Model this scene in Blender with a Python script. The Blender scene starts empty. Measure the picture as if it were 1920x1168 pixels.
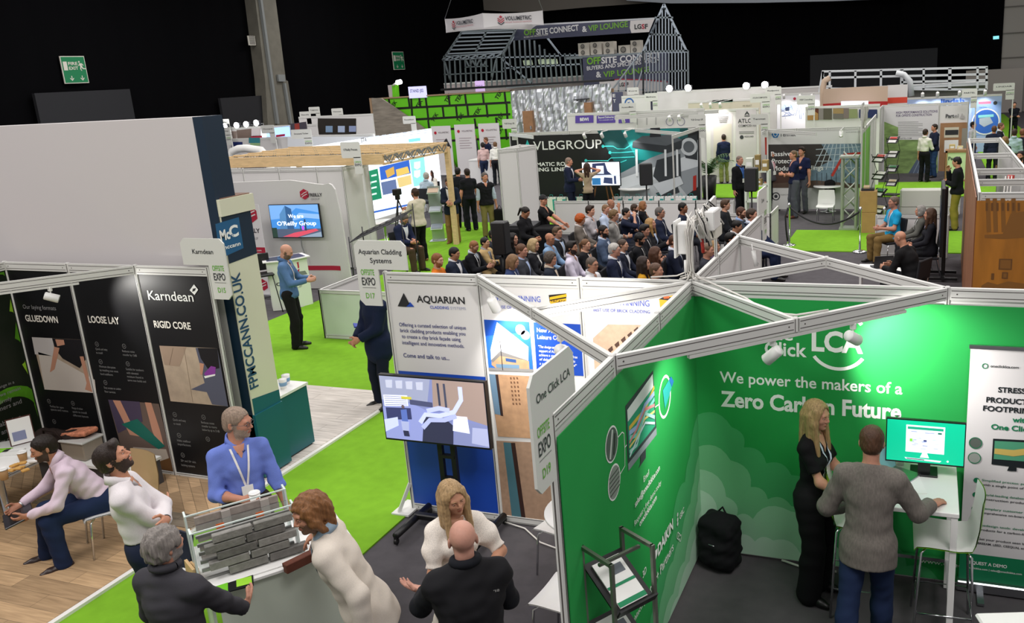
import bpy,bmesh,math,random
import numpy as np
from math import sin,cos,pi,radians
from mathutils import Vector,Matrix
from mathutils.bvhtree import BVHTree
S = bpy.context.scene
COL = S.collection
random.seed(7)
RNG = np.random.RandomState(11)
# ---------------------------------------------------------------- camera
CAM = np.array([1.80907,-6.89344,4.22577])
FPX,CX,CY = 1634.173,1130.666,563.7994
def _rot():
 r = np.array([0.26381,0.35175,-0.0111]); t = np.linalg.norm(r); k = r/t
 K = np.array([[0,-k[2],k[1]],[k[2],0,-k[0]],[-k[1],k[0],0]])
 return (np.eye(3)+sin(t)*K+(1-cos(t))*K@K) @ np.array([[1.,0,0],[0,0,-1.],[0,1.,0]])
RM = _rot()
def ray(px,py):
 return RM.T @ np.array([(px-CX)/FPX,(py-CY)/FPX,1.])
def P(px,py,z=None,y=None,x=None):
 d = ray(px,py)
 t = (z-CAM[2])/d[2] if z is not None else ((y-CAM[1])/d[1] if y is not None else (x-CAM[0])/d[0])
 return CAM+t*d
def Pv(*a,**k): return Vector(P(*a,**k))
cd = bpy.data.cameras.new('camera'); cam = bpy.data.objects.new('camera',cd); COL.objects.link(cam)
cd.sensor_width = 36; cd.sensor_fit = 'HORIZONTAL'; cd.lens = FPX/1920*36
cd.shift_x = (960-CX)/1920; cd.shift_y = (CY-584)/1920
cd.clip_end = 300; cd.clip_start = .05
cam.matrix_world = Matrix(((RM[0][0],-RM[1][0],-RM[2][0],CAM[0]),(RM[0][1],-RM[1][1],-RM[2][1],CAM[1]),
       (RM[0][2],-RM[1][2],-RM[2][2],CAM[2]),(0,0,0,1)))
S.camera = cam
# ---------------------------------------------------------------- light
S.view_settings.view_transform = 'Standard'; S.view_settings.look = 'None'
S.view_settings.gamma = 1; S.view_settings.use_curve_mapping = False
S.view_settings.exposure = 0.0
W = bpy.data.worlds.new('hall_air'); S.world = W; W.use_nodes = True
W.node_tree.nodes['Background'].inputs[0].default_value = (1,.95,.95,1)
W.node_tree.nodes['Background'].inputs[1].default_value = .27
def area(name,loc,tgt,size,watt,col=(1,1,1),shape='SQUARE',sy=None,spread=180):
 l = bpy.data.lights.new(name,'AREA'); l.energy = watt; l.color = col; l.size = size; l.spread = radians(spread)
 if sy: l.shape = 'RECTANGLE'; l.size_y = sy
 o = bpy.data.objects.new(name,l); COL.objects.link(o); o.location = loc
 o.rotation_euler = (Vector(tgt)-Vector(loc)).to_track_quat('-Z','Y').to_euler(); return o
def spot(name,loc,tgt,watt,deg=60,col=(1,.97,.92),blend=.6,r=.04):
 l = bpy.data.lights.new(name,'SPOT'); l.energy = watt; l.color = col; l.spot_size = radians(deg); l.spot_blend = blend
 l.shadow_soft_size = r
 o = bpy.data.objects.new(name,l); COL.objects.link(o); o.location = loc
 o.rotation_euler = (Vector(tgt)-Vector(loc)).to_track_quat('-Z','Y').to_euler(); return o
HALL = 690
for hx in (-25,-14,-4,5):
 for hy in (-7,7,21,36):
  area('hall_lamp',(hx,hy,11.5),(hx,hy,0),4.5,HALL*(1.0 if hy < 10 else .9),(1,.965,.945))
# ---------------------------------------------------------------- helpers
def lin(c):
 c = c/255.
 return c/12.92 if c <= .04045 else ((c+.055)/1.055)**2.4
def rgb(*c):
 if len(c) == 1 and isinstance(c[0],str):
  h = c[0]; c = tuple(int(h[i:i+2],16) for i in (0,2,4))
 elif len(c) == 1: c = (c[0],)*3
 return (lin(c[0]),lin(c[1]),lin(c[2]),1)
MATS = {}
def M(name,col='808080',rough=.6,metal=0.,emit=0.,emit_col=None,alpha=1.,trans=0.,noise=None,bump=None,spec=.5,sheen=0.):
 """plain principled material; noise=(scale, amount) varies the colour, bump=(scale, strength)"""
 if name in MATS: return MATS[name]
 m = bpy.data.materials.new(name); MATS[name] = m; m.use_nodes = True
 nt = m.node_tree; b = nt.nodes['Principled BSDF']
 c = rgb(col) if isinstance(col,str) else rgb(*col)
 b.inputs['Base Color'].default_value = c; b.inputs['Roughness'].default_value = rough
 b.inputs['Metallic'].default_value = metal; b.inputs['Alpha'].default_value = alpha
 b.inputs['Transmission Weight'].default_value = trans
 b.inputs['Specular IOR Level'].default_value = spec
 if sheen: b.inputs['Sheen Weight'].default_value = sheen
 if emit:
  b.inputs['Emission Color'].default_value = rgb(emit_col) if emit_col else c
  b.inputs['Emission Strength'].default_value = emit
 if noise or bump:
  tc = nt.nodes.new('ShaderNodeTexCoord')
 if noise:
  n = nt.nodes.new('ShaderNodeTexNoise'); n.inputs['Scale'].default_value = noise[0]; n.inputs['Detail'].default_value = 4
  mp = nt.nodes.new('ShaderNodeMapping'); mp.inputs['Scale'].default_value = noise[2] if len(noise) > 2 else (1,1,1)
  nt.links.new(tc.outputs['Object'],mp.inputs[0]); nt.links.new(mp.outputs[0],n.inputs['Vector'])
  r = nt.nodes.new('ShaderNodeValToRGB'); a = noise[1]
  r.color_ramp.elements[0].position = .25; r.color_ramp.elements[1].position = .75
  r.color_ramp.elements[0].color = tuple(max(0,x*(1-a)) for x in c[:3])+(1,)
  r.color_ramp.elements[1].color = tuple(min(1,x*(1+a)) for x in c[:3])+(1,)
  nt.links.new(n.outputs[0],r.inputs[0]); nt.links.new(r.outputs[0],b.inputs['Base Color'])
 if bump:
  n2 = nt.nodes.new('ShaderNodeTexNoise'); n2.inputs['Scale'].default_value = bump[0]; n2.inputs['Detail'].default_value = 3
  mp2 = nt.nodes.new('ShaderNodeMapping'); mp2.inputs['Scale'].default_value = bump[2] if len(bump) > 2 else (1,1,1)
  nt.links.new(tc.outputs['Object'],mp2.inputs[0]); nt.links.new(mp2.outputs[0],n2.inputs['Vector'])
  bp = nt.nodes.new('ShaderNodeBump'); bp.inputs['Strength'].default_value = bump[1]; bp.inputs['Distance'].default_value = .01
  nt.links.new(n2.outputs[0],bp.inputs['Height']); nt.links.new(bp.outputs[0],b.inputs['Normal'])
 return m
def flat(hexc,rough=.55):
 return M('print_'+hexc,hexc,rough,spec=.3)
def V(*a): return np.array(a,float)
def nrm(v):
 v = np.asarray(v,float); n = np.linalg.norm(v); return v/n if n > 1e-12 else v
def rotz(a): return np.array([[cos(a),-sin(a),0],[sin(a),cos(a),0],[0,0,1.]])
def rotx(a): return np.array([[1.,0,0],[0,cos(a),-sin(a)],[0,sin(a),cos(a)]])
def roty(a): return np.array([[cos(a),0,sin(a)],[0,1.,0],[-sin(a),0,cos(a)]])
ORG = {}
def tag(o,label=None,cat=None,group=None,kind=None):
 if label: o['label'] = label
 if cat: o['category'] = cat
 if group: o['group'] = group
 if kind: o['kind'] = kind
 return o
def thing(name,label,cat,loc=(0,0,0),rot=0.,group=None,kind=None):
 o = bpy.data.objects.new(name,None); COL.objects.link(o); o.location = loc; o.rotation_euler = (0,0,rot)
 o.empty_display_size = .1
 ORG[o] = (V(*loc),rot)
 return tag(o,label,cat,group,kind)
def kids(o): return [c for c in list(bpy.data.objects) if c.parent == o]
def copy_tree(o,loc=None,rot=None,parent=None,label=None,group=None,child_map=None):
 c = o.copy(); COL.objects.link(c); c.parent = parent
 if loc is not None: c.location = loc
 if rot is not None: c.rotation_euler = (0,0,rot)
 if label: c['label'] = label
 if group: c['group'] = group
 for ch in o.children: copy_tree(ch,parent=c)
 return c
class MB:
 def __init__(self): self.v = []; self.f = []; self.m = []; self.mats = []; self.sm = []; self.n = 0
 def mi(self,mat):
  if mat not in self.mats: self.mats.append(mat)
  return self.mats.index(mat)
 def add(self,verts,faces,mat,smooth=False):
  k = self.mi(mat); b = self.n
  self.v.append(np.asarray(verts,float).reshape(-1,3)); self.n += len(self.v[-1])
  for f in faces: self.f.append([i+b for i in f]); self.m.append(k); self.sm.append(smooth)
  return self
 def box(self,c,s,mat,R=None,ch=0.):
  c = V(*c); h = V(*s)/2
  if ch <= 0:
   q = [(-1,-1,-1),(1,-1,-1),(1,1,-1),(-1,1,-1),(-1,-1,1),(1,-1,1),(1,1,1),(-1,1,1)]
   p = np.array(q)*h
   F = [(0,3,2,1),(4,5,6,7),(0,1,5,4),(1,2,6,5),(2,3,7,6),(3,0,4,7)]
  else:
   ch = min(ch,min(h)*.95); p = [];
   for sx,sy,sz in ((-1,-1,-1),(1,-1,-1),(1,1,-1),(-1,1,-1),(-1,-1,1),(1,-1,1),(1,1,1),(-1,1,1)):
    s_ = V(sx,sy,sz)
    for ax in range(3):
     q = s_*(h-ch); q[ax] = s_[ax]*h[ax]; p.append(q)
   p = np.array(p)
   i = lambda cn,ax: cn*3+ax
   F = [tuple(i(k,2) for k in (0,3,2,1)),tuple(i(k,2) for k in (4,5,6,7)),tuple(i(k,1) for k in (0,1,5,4)),
     tuple(i(k,0) for k in (1,2,6,5)),tuple(i(k,1) for k in (2,3,7,6)),tuple(i(k,0) for k in (3,0,4,7))]
   for a,b,x,y in ((0,1,1,2),(1,2,0,2),(2,3,1,2),(3,0,0,2),(4,5,2,1),(5,6,2,0),(6,7,2,1),(7,4,2,0),(0,4,0,1),(1,5,1,0),(2,6,0,1),(3,7,1,0)):
    F.append((i(a,x),i(b,x),i(b,y),i(a,y)))
   F += [(i(k,0),i(k,1),i(k,2)) for k in range(8)]
  if R is not None: p = p @ np.asarray(R).T
  return self.add(p+c,F,mat)
 def bar(self,a,b,w,h,mat,up=(0,0,1)):
  """rectangular bar from a to b: w across, h along up"""
  a = V(*a); b = V(*b); d = nrm(b-a); u = V(*up); u = nrm(u-d*(u@d)) if abs(d@V(*up)) < .99 else nrm(np.cross(d,V(1,0,0))); r = np.cross(d,u)
  R = np.c_[r,d,u]
  return self.box((a+b)/2,(w,np.linalg.norm(b-a),h),mat,R)
 def tube(self,pts,r,mat,seg=8,smooth=True,caps=True):
  pts = [V(*p) for p in pts]; n = len(pts); rr = r if hasattr(r,'__len__') else [r]*n
  t0 = nrm(pts[1]-pts[0]); u = nrm(np.cross(t0,V(0,0,1) if abs(t0[2]) < .9 else V(1,0,0)))
  vs = []
  for i in range(n):
   t = nrm(pts[min(i+1,n-1)]-pts[max(i-1,0)]); u = nrm(u-t*(u@t)); w = np.cross(t,u)
   for k in range(seg):
    a = 2*pi*k/seg; vs.append(pts[i]+rr[i]*(cos(a)*u+sin(a)*w))
  F = [(i*seg+k,i*seg+(k+1) % seg,(i+1)*seg+(k+1) % seg,(i+1)*seg+k) for i in range(n-1) for k in range(seg)]
  if caps: F += [tuple(range(seg))[::-1],tuple((n-1)*seg+k for k in range(seg))]
  return self.add(vs,F,mat,smooth)
 def lathe(self,c,prof,mat,seg=20,axis=(0,0,1),smooth=True):
  """prof: list of (radius, height) along axis from c"""
  ax = nrm(axis); u = nrm(np.cross(ax,V(1,0,0) if abs(ax[0]) < .9 else V(0,1,0))); w = np.cross(ax,u); c = V(*c)
  vs = []; n = len(prof)
  for r,h in prof:
   for k in range(seg):
    a = 2*pi*k/seg; vs.append(c+ax*h+r*(cos(a)*u+sin(a)*w))
  F = [(i*seg+k,i*seg+(k+1) % seg,(i+1)*seg+(k+1) % seg,(i+1)*seg+k) for i in range(n-1) for k in range(seg)]
  F += [tuple(range(seg))[::-1],tuple((n-1)*seg+k for k in range(seg))]
  return self.add(vs,F,mat,smooth)
 def ell(self,c,r,mat,R=None,seg=14,rings=9):
  vs = [V(0,0,-1)]
  for i in range(1,rings):
   t = pi*i/rings
   for k in range(seg): vs.append(V(sin(t)*cos(2*pi*k/seg),sin(t)*sin(2*pi*k/seg),-cos(t)))
  vs.append(V(0,0,1)); p = np.array(vs)*V(*r)
  if R is not None: p = p @ np.asarray(R).T
  F = [(0,1+(k+1) % seg,1+k) for k in range(seg)]
  for i in range(rings-2):
   for k in range(seg):
    a = 1+i*seg; F.append((a+k,a+(k+1) % seg,a+seg+(k+1) % seg,a+seg+k))
  a = 1+(rings-2)*seg; F += [(a+k,a+(k+1) % seg,len(p)-1) for k in range(seg)]
  return self.add(p+V(*c),F,mat,True)
 def prism(self,fr,poly,d0,d1,mat):
  """polygon (a,b) in a frame, extruded from depth d0 to d1 (towards the viewer)"""
  n = len(poly)
  vs = [fr.pt(a,b,d0) for a,b in poly]+[fr.pt(a,b,d1) for a,b in poly]
  F = [tuple(range(n))[::-1],tuple(range(n,2*n))]+[(i,(i+1) % n,n+(i+1) % n,n+i) for i in range(n)]
  return self.add(vs,F,mat)
 def build(self,name,parent=None,label=None,cat=None,group=None,kind=None,recenter=True):
  if self.n == 0: return None
  v = np.concatenate(self.v)
  if parent is not None:
   o0,r0 = ORG[parent]
   v = (v-o0) @ rotz(-r0).T if r0 else v-o0
   org = (o0,r0); loc = (0,0,0)
  else:
   c = V(*((v.min(0)+v.max(0))/2)); c[2] = v[:,2].min()
   v = v-c; org = (c,0.); loc = tuple(c)
  me = bpy.data.meshes.new(name)
  me.from_pydata(v.tolist(),[],self.f)
  for m in self.mats: me.materials.append(m)
  me.polygons.foreach_set('material_index',self.m); me.polygons.foreach_set('use_smooth',self.sm)
  me.update()
  o = bpy.data.objects.new(name,me); COL.objects.link(o); o.location = loc; o.parent = parent
  ORG[o] = org
  return tag(o,label,cat,group,kind)
class Fr:
 """a plane: origin o, right r, up u, normal n towards the viewer"""
 def __init__(self,o,r,u=(0,0,1)):
  self.o = V(*o); self.r = nrm(r); self.u = nrm(u); self.n = np.cross(self.r,self.u)
 def pt(self,a,b,d=0.): return self.o+a*self.r+b*self.u+d*self.n
 def px(self,px,py):
  d = ray(px,py); t = ((self.o-CAM)@self.n)/(d@self.n); q = CAM+t*d-self.o
  return float(q@self.r),float(q@self.u)
def XF(y,x=0.,z=0.): return Fr((x,y,z),(1,0,0))          # faces -y
def YF(x,y=0.,z=0.): return Fr((x,y,z),(0,1,0))          # faces +x
_TX = {}
def text_geo(s,bold=0.,shear=0.,sp=1.):
 k = (s,bold,shear,sp)
 if k in _TX: return _TX[k]
 c = bpy.data.curves.new('t','FONT'); c.body = s; c.size = 1; c.offset = bold; c.resolution_u = 3; c.shear = shear; c.space_character = sp
 o = bpy.data.objects.new('t',c); me = bpy.data.meshes.new_from_object(o)
 v = np.array([x.co[:2] for x in me.vertices]) if len(me.vertices) else np.zeros((0,2))
 f = [tuple(p.vertices) for p in me.polygons]
 bpy.data.objects.remove(o); bpy.data.curves.remove(c); bpy.data.meshes.remove(me)
 _TX[k] = (v,f); return _TX[k]
CAP = .73
def text(mb,fr,s,p0,p1,mat,h=None,bold=0.,d=.003,shear=0.,px=True,rot=0.,sp=1.):
 """lettering between the baseline ends p0 and p1; h = cap height (metres, or pixels at p0 when px)"""
 v,f = text_geo(s,bold,shear,sp)
 if not len(v): return
 A = fr.px(*p0) if px else p0; B = fr.px(*p1) if px else p1
 w = math.hypot(B[0]-A[0],0 if not rot else B[1]-A[1]); b = (A[1]+B[1])/2 if not rot else A[1]
 tw = v[:,0].max()-v[:,0].min(); sx = w/tw
 if h is None: sy = sx
 else: sy = (abs(fr.px(p0[0],p0[1]-h)[1]-A[1]) if px else h)/CAP
 q = (v-[v[:,0].min(),0])*[sx,sy]
 if rot: q = q @ np.array([[cos(rot),sin(rot)],[-sin(rot),cos(rot)]])
 mb.add([fr.pt(A[0]+x,b+y,d) for x,y in q],f,mat)
def poly(mb,fr,pts,mat,d=.002,px=True):
 q = [fr.px(*p) if px else p for p in pts]
 ar = sum(q[i][0]*q[(i+1) % len(q)][1]-q[(i+1) % len(q)][0]*q[i][1] for i in range(len(q)))
 if ar < 0: q = q[::-1]
 mb.add([fr.pt(a,b,d) for a,b in q],[tuple(range(len(q)))],mat)
def rect(mb,fr,a0,b0,a1,b1,mat,d=.002): poly(mb,fr,[(a0,b0),(a1,b0),(a1,b1),(a0,b1)],mat,d,False)
def disc(mb,fr,c,r,mat,d=.002,seg=24,px=False,r2=None):
 if px: c = fr.px(*c)
 r2 = r2 or r
 mb.add([fr.pt(c[0]+r*cos(2*pi*k/seg),c[1]+r2*sin(2*pi*k/seg),d) for k in range(seg)],[tuple(range(seg))],mat)
def ring(mb,fr,c,r,w,mat,d=.002,seg=28,px=False,r2=None,a0=0,a1=2*pi):
 if px: c = fr.px(*c)
 r2 = r2 or r; full = abs(a1-a0-2*pi) < 1e-6; n = seg+1
 vs = []
 for k in range(n):
  a = a0+(a1-a0)*k/seg; vs += [fr.pt(c[0]+(r-w)*cos(a),c[1]+(r2-w)*sin(a),d),fr.pt(c[0]+r*cos(a),c[1]+r2*sin(a),d)]
 mb.add(vs,[(2*k,2*k+1,2*k+3,2*k+2) for k in range(seg)],mat)
def stroke(mb,fr,pts,w,mat,d=.002,px=True):
 q = [V(*fr.px(*p)) if px else V(*p) for p in pts]
 vs = []
 for i in range(len(q)):
  t = nrm(q[min(i+1,len(q)-1)]-q[max(i-1,0)]); nn = V(-t[1],t[0])
  vs += [fr.pt(*(q[i]-nn*w/2),d),fr.pt(*(q[i]+nn*w/2),d)]
 mb.add(vs,[(2*k,2*k+2,2*k+3,2*k+1) for k in range(len(q)-1)],mat)
def rrect(a0,b0,a1,b1,r,seg=5,corners=(1,1,1,1)):
 out = []
 for (cx,cy,s,on,kx,ky) in ((a1-r,b0+r,-pi/2,corners[0],a1,b0),(a1-r,b1-r,0,corners[1],a1,b1),(a0+r,b1-r,pi/2,corners[2],a0,b1),(a0+r,b0+r,pi,corners[3],a0,b0)):
  if on: out += [(cx+r*cos(s+pi/2*k/seg),cy+r*sin(s+pi/2*k/seg)) for k in range(seg+1)]
  else: out.append((kx,ky))
 return out
# ================================================================= people
_SN = [V(0,0,0),V(1,0,0),V(0,1,0),V(1,1,0),V(0,0,1),V(1,0,1),V(0,1,1),V(1,1,1)]
_SE = [(0,1),(2,3),(4,5),(6,7),(0,2),(1,3),(4,6),(5,7),(0,4),(1,5),(2,6),(3,7)]
def surface_nets(F,org,h):
 nx,ny,nz = F.shape; ins = F < 0
 cnt = np.zeros((nx-1,ny-1,nz-1),np.int8)
 sl = lambda c: (slice(int(c[0]),nx-1+int(c[0])),slice(int(c[1]),ny-1+int(c[1])),slice(int(c[2]),nz-1+int(c[2])))
 for c in _SN: cnt += ins[sl(c)]
 act = (cnt > 0) & (cnt < 8); I = np.argwhere(act)
 idx = -np.ones(act.shape,int); idx[act] = np.arange(len(I))
 cv = np.stack([F[I[:,0]+int(c[0]),I[:,1]+int(c[1]),I[:,2]+int(c[2])] for c in _SN],1)
 acc = np.zeros((len(I),3)); n = np.zeros(len(I))
 for a,b in _SE:
  va,vb = cv[:,a],cv[:,b]; x = (va < 0) != (vb < 0); t = np.where(x,va/np.where(va == vb,1,va-vb),0)
  acc += np.where(x[:,None],_SN[a]+t[:,None]*(_SN[b]-_SN[a]),0); n += x
 V_ = org+h*(I+acc/np.maximum(n,1)[:,None])
 Q = []
 for ax in range(3):
  o1,o2 = [(1,2),(2,0),(0,1)][ax]
  A = [slice(None)]*3; B = [slice(None)]*3; A[ax] = slice(0,-1); B[ax] = slice(1,None)
  a = ins[tuple(A)]; b = ins[tuple(B)]; J = np.argwhere(a != b)
  J = J[(J[:,o1] > 0) & (J[:,o2] > 0) & (J[:,o1] < F.shape[o1]-1) & (J[:,o2] < F.shape[o2]-1)]
  s = a[J[:,0],J[:,1],J[:,2]]
  def cell(d1,d2):
   K = J.copy(); K[:,o1] -= d1; K[:,o2] -= d2; return idx[K[:,0],K[:,1],K[:,2]]
  q = np.stack([cell(1,1),cell(0,1),cell(0,0),cell(1,0)],1)
  q = np.where(s[:,None],q,q[:,::-1]); Q.append(q)
 Q = np.concatenate(Q); Q = Q[(Q >= 0).all(1)]
 return V_,Q
class SDF:
 """a list of rounded primitives blended with a smooth minimum"""
 def __init__(self): self.p = []
 def rc(self,a,b,ra,rb,k=.02,clip=None,sub=False): self.p.append(('rc',V(*a),V(*b),ra,rb,k,clip,sub)); return self
 def el(self,c,r,R=None,k=.02,clip=None,sub=False): self.p.append(('el',V(*c),V(*r),np.eye(3) if R is None else R,0,k,clip,sub)); return self
 def bx(self,c,hs,R=None,rd=.01,k=.01,clip=None,sub=False): self.p.append(('bx',V(*c),V(*hs),np.eye(3) if R is None else R,rd,k,clip,sub)); return self
 def extend(self,o): self.p += o.p; return self
 def grown(self,t):
  s = SDF()
  for q in self.p:
   if q[0] == 'rc': s.p.append(('rc',q[1],q[2],q[3]+t,q[4]+t)+q[5:])
   else: s.p.append((q[0],q[1],q[2]+t)+q[3:])
  return s
 def bounds(self):
  lo = V(9,9,9); hi = -lo
  for q in self.p:
   if q[7]: continue
   a,b = self.bb(q); lo = np.minimum(lo,a); hi = np.maximum(hi,b)
  return lo,hi
 @staticmethod
 def bb(q):
  if q[0] == 'rc': return np.minimum(q[1]-q[3],q[2]-q[4]),np.maximum(q[1]+q[3],q[2]+q[4])
  e = np.abs(q[3]) @ (q[2]+(q[4] if q[0] == 'bx' else 0)); return q[1]-e,q[1]+e
 def mesh(self,h,clips=(),noise=None,post=None):
  lo,hi = self.bounds(); lo = lo-3*h; hi = hi+3*h
  n = np.ceil((hi-lo)/h).astype(int)+1
  F = np.full(n,.3)
  ax = [lo[i]+h*np.arange(n[i]) for i in range(3)]
  for q in self.p:
   k = q[5]; a,b = self.bb(q); m = k+2*h
   i0 = np.maximum(np.floor((a-m-lo)/h).astype(int),0); i1 = np.minimum(np.ceil((b+m-lo)/h).astype(int)+1,n)
   if (i1 <= i0).any(): continue
   X = ax[0][i0[0]:i1[0],None,None]; Y = ax[1][None,i0[1]:i1[1],None]; Z = ax[2][None,None,i0[2]:i1[2]]
   if q[0] == 'rc':
    A,B,ra,rb = q[1:5]; d = B-A; L2 = max(d@d,1e-9)
    x,y,z = X-A[0],Y-A[1],Z-A[2]
    t = np.clip((x*d[0]+y*d[1]+z*d[2])/L2,0,1)
    D = np.sqrt((x-t*d[0])**2+(y-t*d[1])**2+(z-t*d[2])**2)-(ra+(rb-ra)*t)
   else:
    C,r,R = q[1:4]; x,y,z = X-C[0],Y-C[1],Z-C[2]
    u = [x*R[0,j]+y*R[1,j]+z*R[2,j] for j in range(3)]
    if q[0] == 'el':
     k0 = np.sqrt((u[0]/r[0])**2+(u[1]/r[1])**2+(u[2]/r[2])**2)
     k1 = np.sqrt((u[0]/r[0]**2)**2+(u[1]/r[1]**2)**2+(u[2]/r[2]**2)**2)
     D = k0*(k0-1)/np.maximum(k1,1e-6)
    else:
     g = [np.abs(u[j])-r[j]+0*X+0*Y+0*Z for j in range(3)]
     D = np.sqrt(sum(np.maximum(e,0)**2 for e in g))+np.minimum(np.maximum(np.maximum(g[0],g[1]),g[2]),0)-q[4]
   if q[6] is not None:
    for c,nn in q[6]:
     D = np.maximum(D,(X-c[0])*nn[0]+(Y-c[1])*nn[1]+(Z-c[2])*nn[2])
   G = F[i0[0]:i1[0],i0[1]:i1[1],i0[2]:i1[2]]
   if q[7]:
    t = np.clip(.5-.5*(G+D)/max(k,1e-6),0,1); G[...] = G*(1-t)-D*t+k*t*(1-t)
   else:
    t = np.clip(.5+.5*(D-G)/max(k,1e-6),0,1); G[...] = D*(1-t)+G*t-k*t*(1-t)
  if clips or noise or post:
   X,Y,Z = ax[0][:,None,None],ax[1][None,:,None],ax[2][None,None,:]
   if noise: F = F+noise(X,Y,Z)
   for c,nn in clips: F = np.maximum(F,(X-c[0])*nn[0]+(Y-c[1])*nn[1]+(Z-c[2])*nn[2])
   if post: F = post(F,X,Y,Z)
  return surface_nets(F,lo,h)
def folds(seed,amp,wl=.11):
 r = np.random.RandomState(seed); ks = []
 for i in range(5):
  d = nrm(r.randn(3)*V(1,1,1.6)); ks.append((d*2*pi/(wl*(.6+.8*r.rand())),r.rand()*6.28))
 def f(X,Y,Z):
  s = 0
  for k,ph in ks: s = s+np.sin(k[0]*X+k[1]*Y+k[2]*Z+ph+1.3*np.sin(9*Z+7*X+ph))
  return amp*s/2.2
 return f
def strands(seed,amp,wl=.018,vert=(0,0,1)):
 r = np.random.RandomState(seed); ks = [(nrm(r.randn(3)*V(1,1,.25))*2*pi/(wl*(.7+.7*r.rand())),r.rand()*6.28) for i in range(5)]
 def f(X,Y,Z):
  s = 0
  for k,ph in ks: s = s+np.sin(k[0]*X+k[1]*Y+k[2]*Z+ph+2*np.sin(14*Z+ph))
  return amp*s/2.2
 return f
def mesh_obj(name,v,f,mats,parent,mi=None):
 me = bpy.data.meshes.new(name); nv,nf = len(v),len(f)
 me.vertices.add(nv); me.vertices.foreach_set('co',np.asarray(v,np.float32).ravel())
 me.loops.add(nf*4); me.loops.foreach_set('vertex_index',np.asarray(f,np.int32).ravel())
 me.polygons.add(nf); me.polygons.foreach_set('loop_start',np.arange(0,nf*4,4,dtype=np.int32))
 for m in mats: me.materials.append(m)
 if mi is not None: me.polygons.foreach_set('material_index',np.asarray(mi,np.int32))
 me.polygons.foreach_set('use_smooth',np.ones(nf,bool)); me.update(calc_edges=True); me.validate()
 o = bpy.data.objects.new(name,me); COL.objects.link(o); o.parent = parent; ORG[o] = ORG[parent]; return o
def skin_mat(tone): return M('skin_'+tone,tone,.55,noise=(60,.06),spec=.35)
def hair_mat(c): return M('hair_'+c,c,.5,noise=(90,.35,(1,1,.12)),bump=(160,.5,(1,1,.1)),spec=.3)
def cloth(c,n=(240,.10),rough=.85): return M('cloth_%s_%g' % (c,n[0]),c,rough,noise=n,bump=(420,.12),spec=.2)
LANY = None
def ik(a,c,l1,l2,pole):
 d = c-a; L = np.linalg.norm(d); L2 = min(L,(l1+l2)*.999); dn = nrm(d); c2 = a+dn*L2
 x = (l1*l1-l2*l2+L2*L2)/(2*L2); hgt = math.sqrt(max(l1*l1-x*x,1e-6))
 p = V(*pole); p = p-dn*(p@dn); p = nrm(p) if np.linalg.norm(p) > 1e-6 else V(0,-1,0)
 return a+dn*x+p*hgt,c2
def hand_prims(s,W,d,n,side,curl,k=.006,spread=.06,thumb=.6,sc=1.):
 """wrist W, direction d, palm normal n (out of the palm); side -1 left hand, +1 right hand"""
 d = nrm(d); n = nrm(n-d*(n@d)); t = nrm(np.cross(d,n))*side   # t: towards the thumb
 s.rc(W,W+d*.03*sc,.024*sc,.026*sc,.015)
 R = np.c_[t,n,d]
 s.el(W+d*.055*sc,V(.042,.018,.055)*sc,R,.015)
 for i,(o,L) in enumerate(((.030,.072),(.011,.080),(-.009,.074),(-.028,.058))):
  q = W+d*(.095-abs(o-.008)*.25)*sc+t*o*sc; a = curl*(.85+.12*i); dd = d; r = .0092*sc
  for j,fr in enumerate((.42,.33,.25)):
   a_ = a*(1. if j == 0 else .9)
   ax = d*cos(a_*(j+1)*.75)+n*sin(a_*(j+1)*.75)+t*spread*(o*12)
   q2 = q+nrm(ax)*L*fr*sc; s.rc(q,q2,r,r*.93,k); q = q2; r *= .93
 b = W+d*.03*sc+t*.03*sc; m = b+nrm(t*.75+d*.6+n*thumb*.6)*.038*sc; e = m+nrm(t*.25+d*.9+n*thumb)*.036*sc; e2 = e+nrm(d+n*thumb*.9)*.024*sc
 s.rc(W+d*.02*sc+t*.015*sc,b,.017*sc,.015*sc,.012); s.rc(b,m,.014*sc,.0115*sc,k); s.rc(m,e,.0115*sc,.010*sc,k); s.rc(e,e2,.010*sc,.0085*sc,k)
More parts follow.
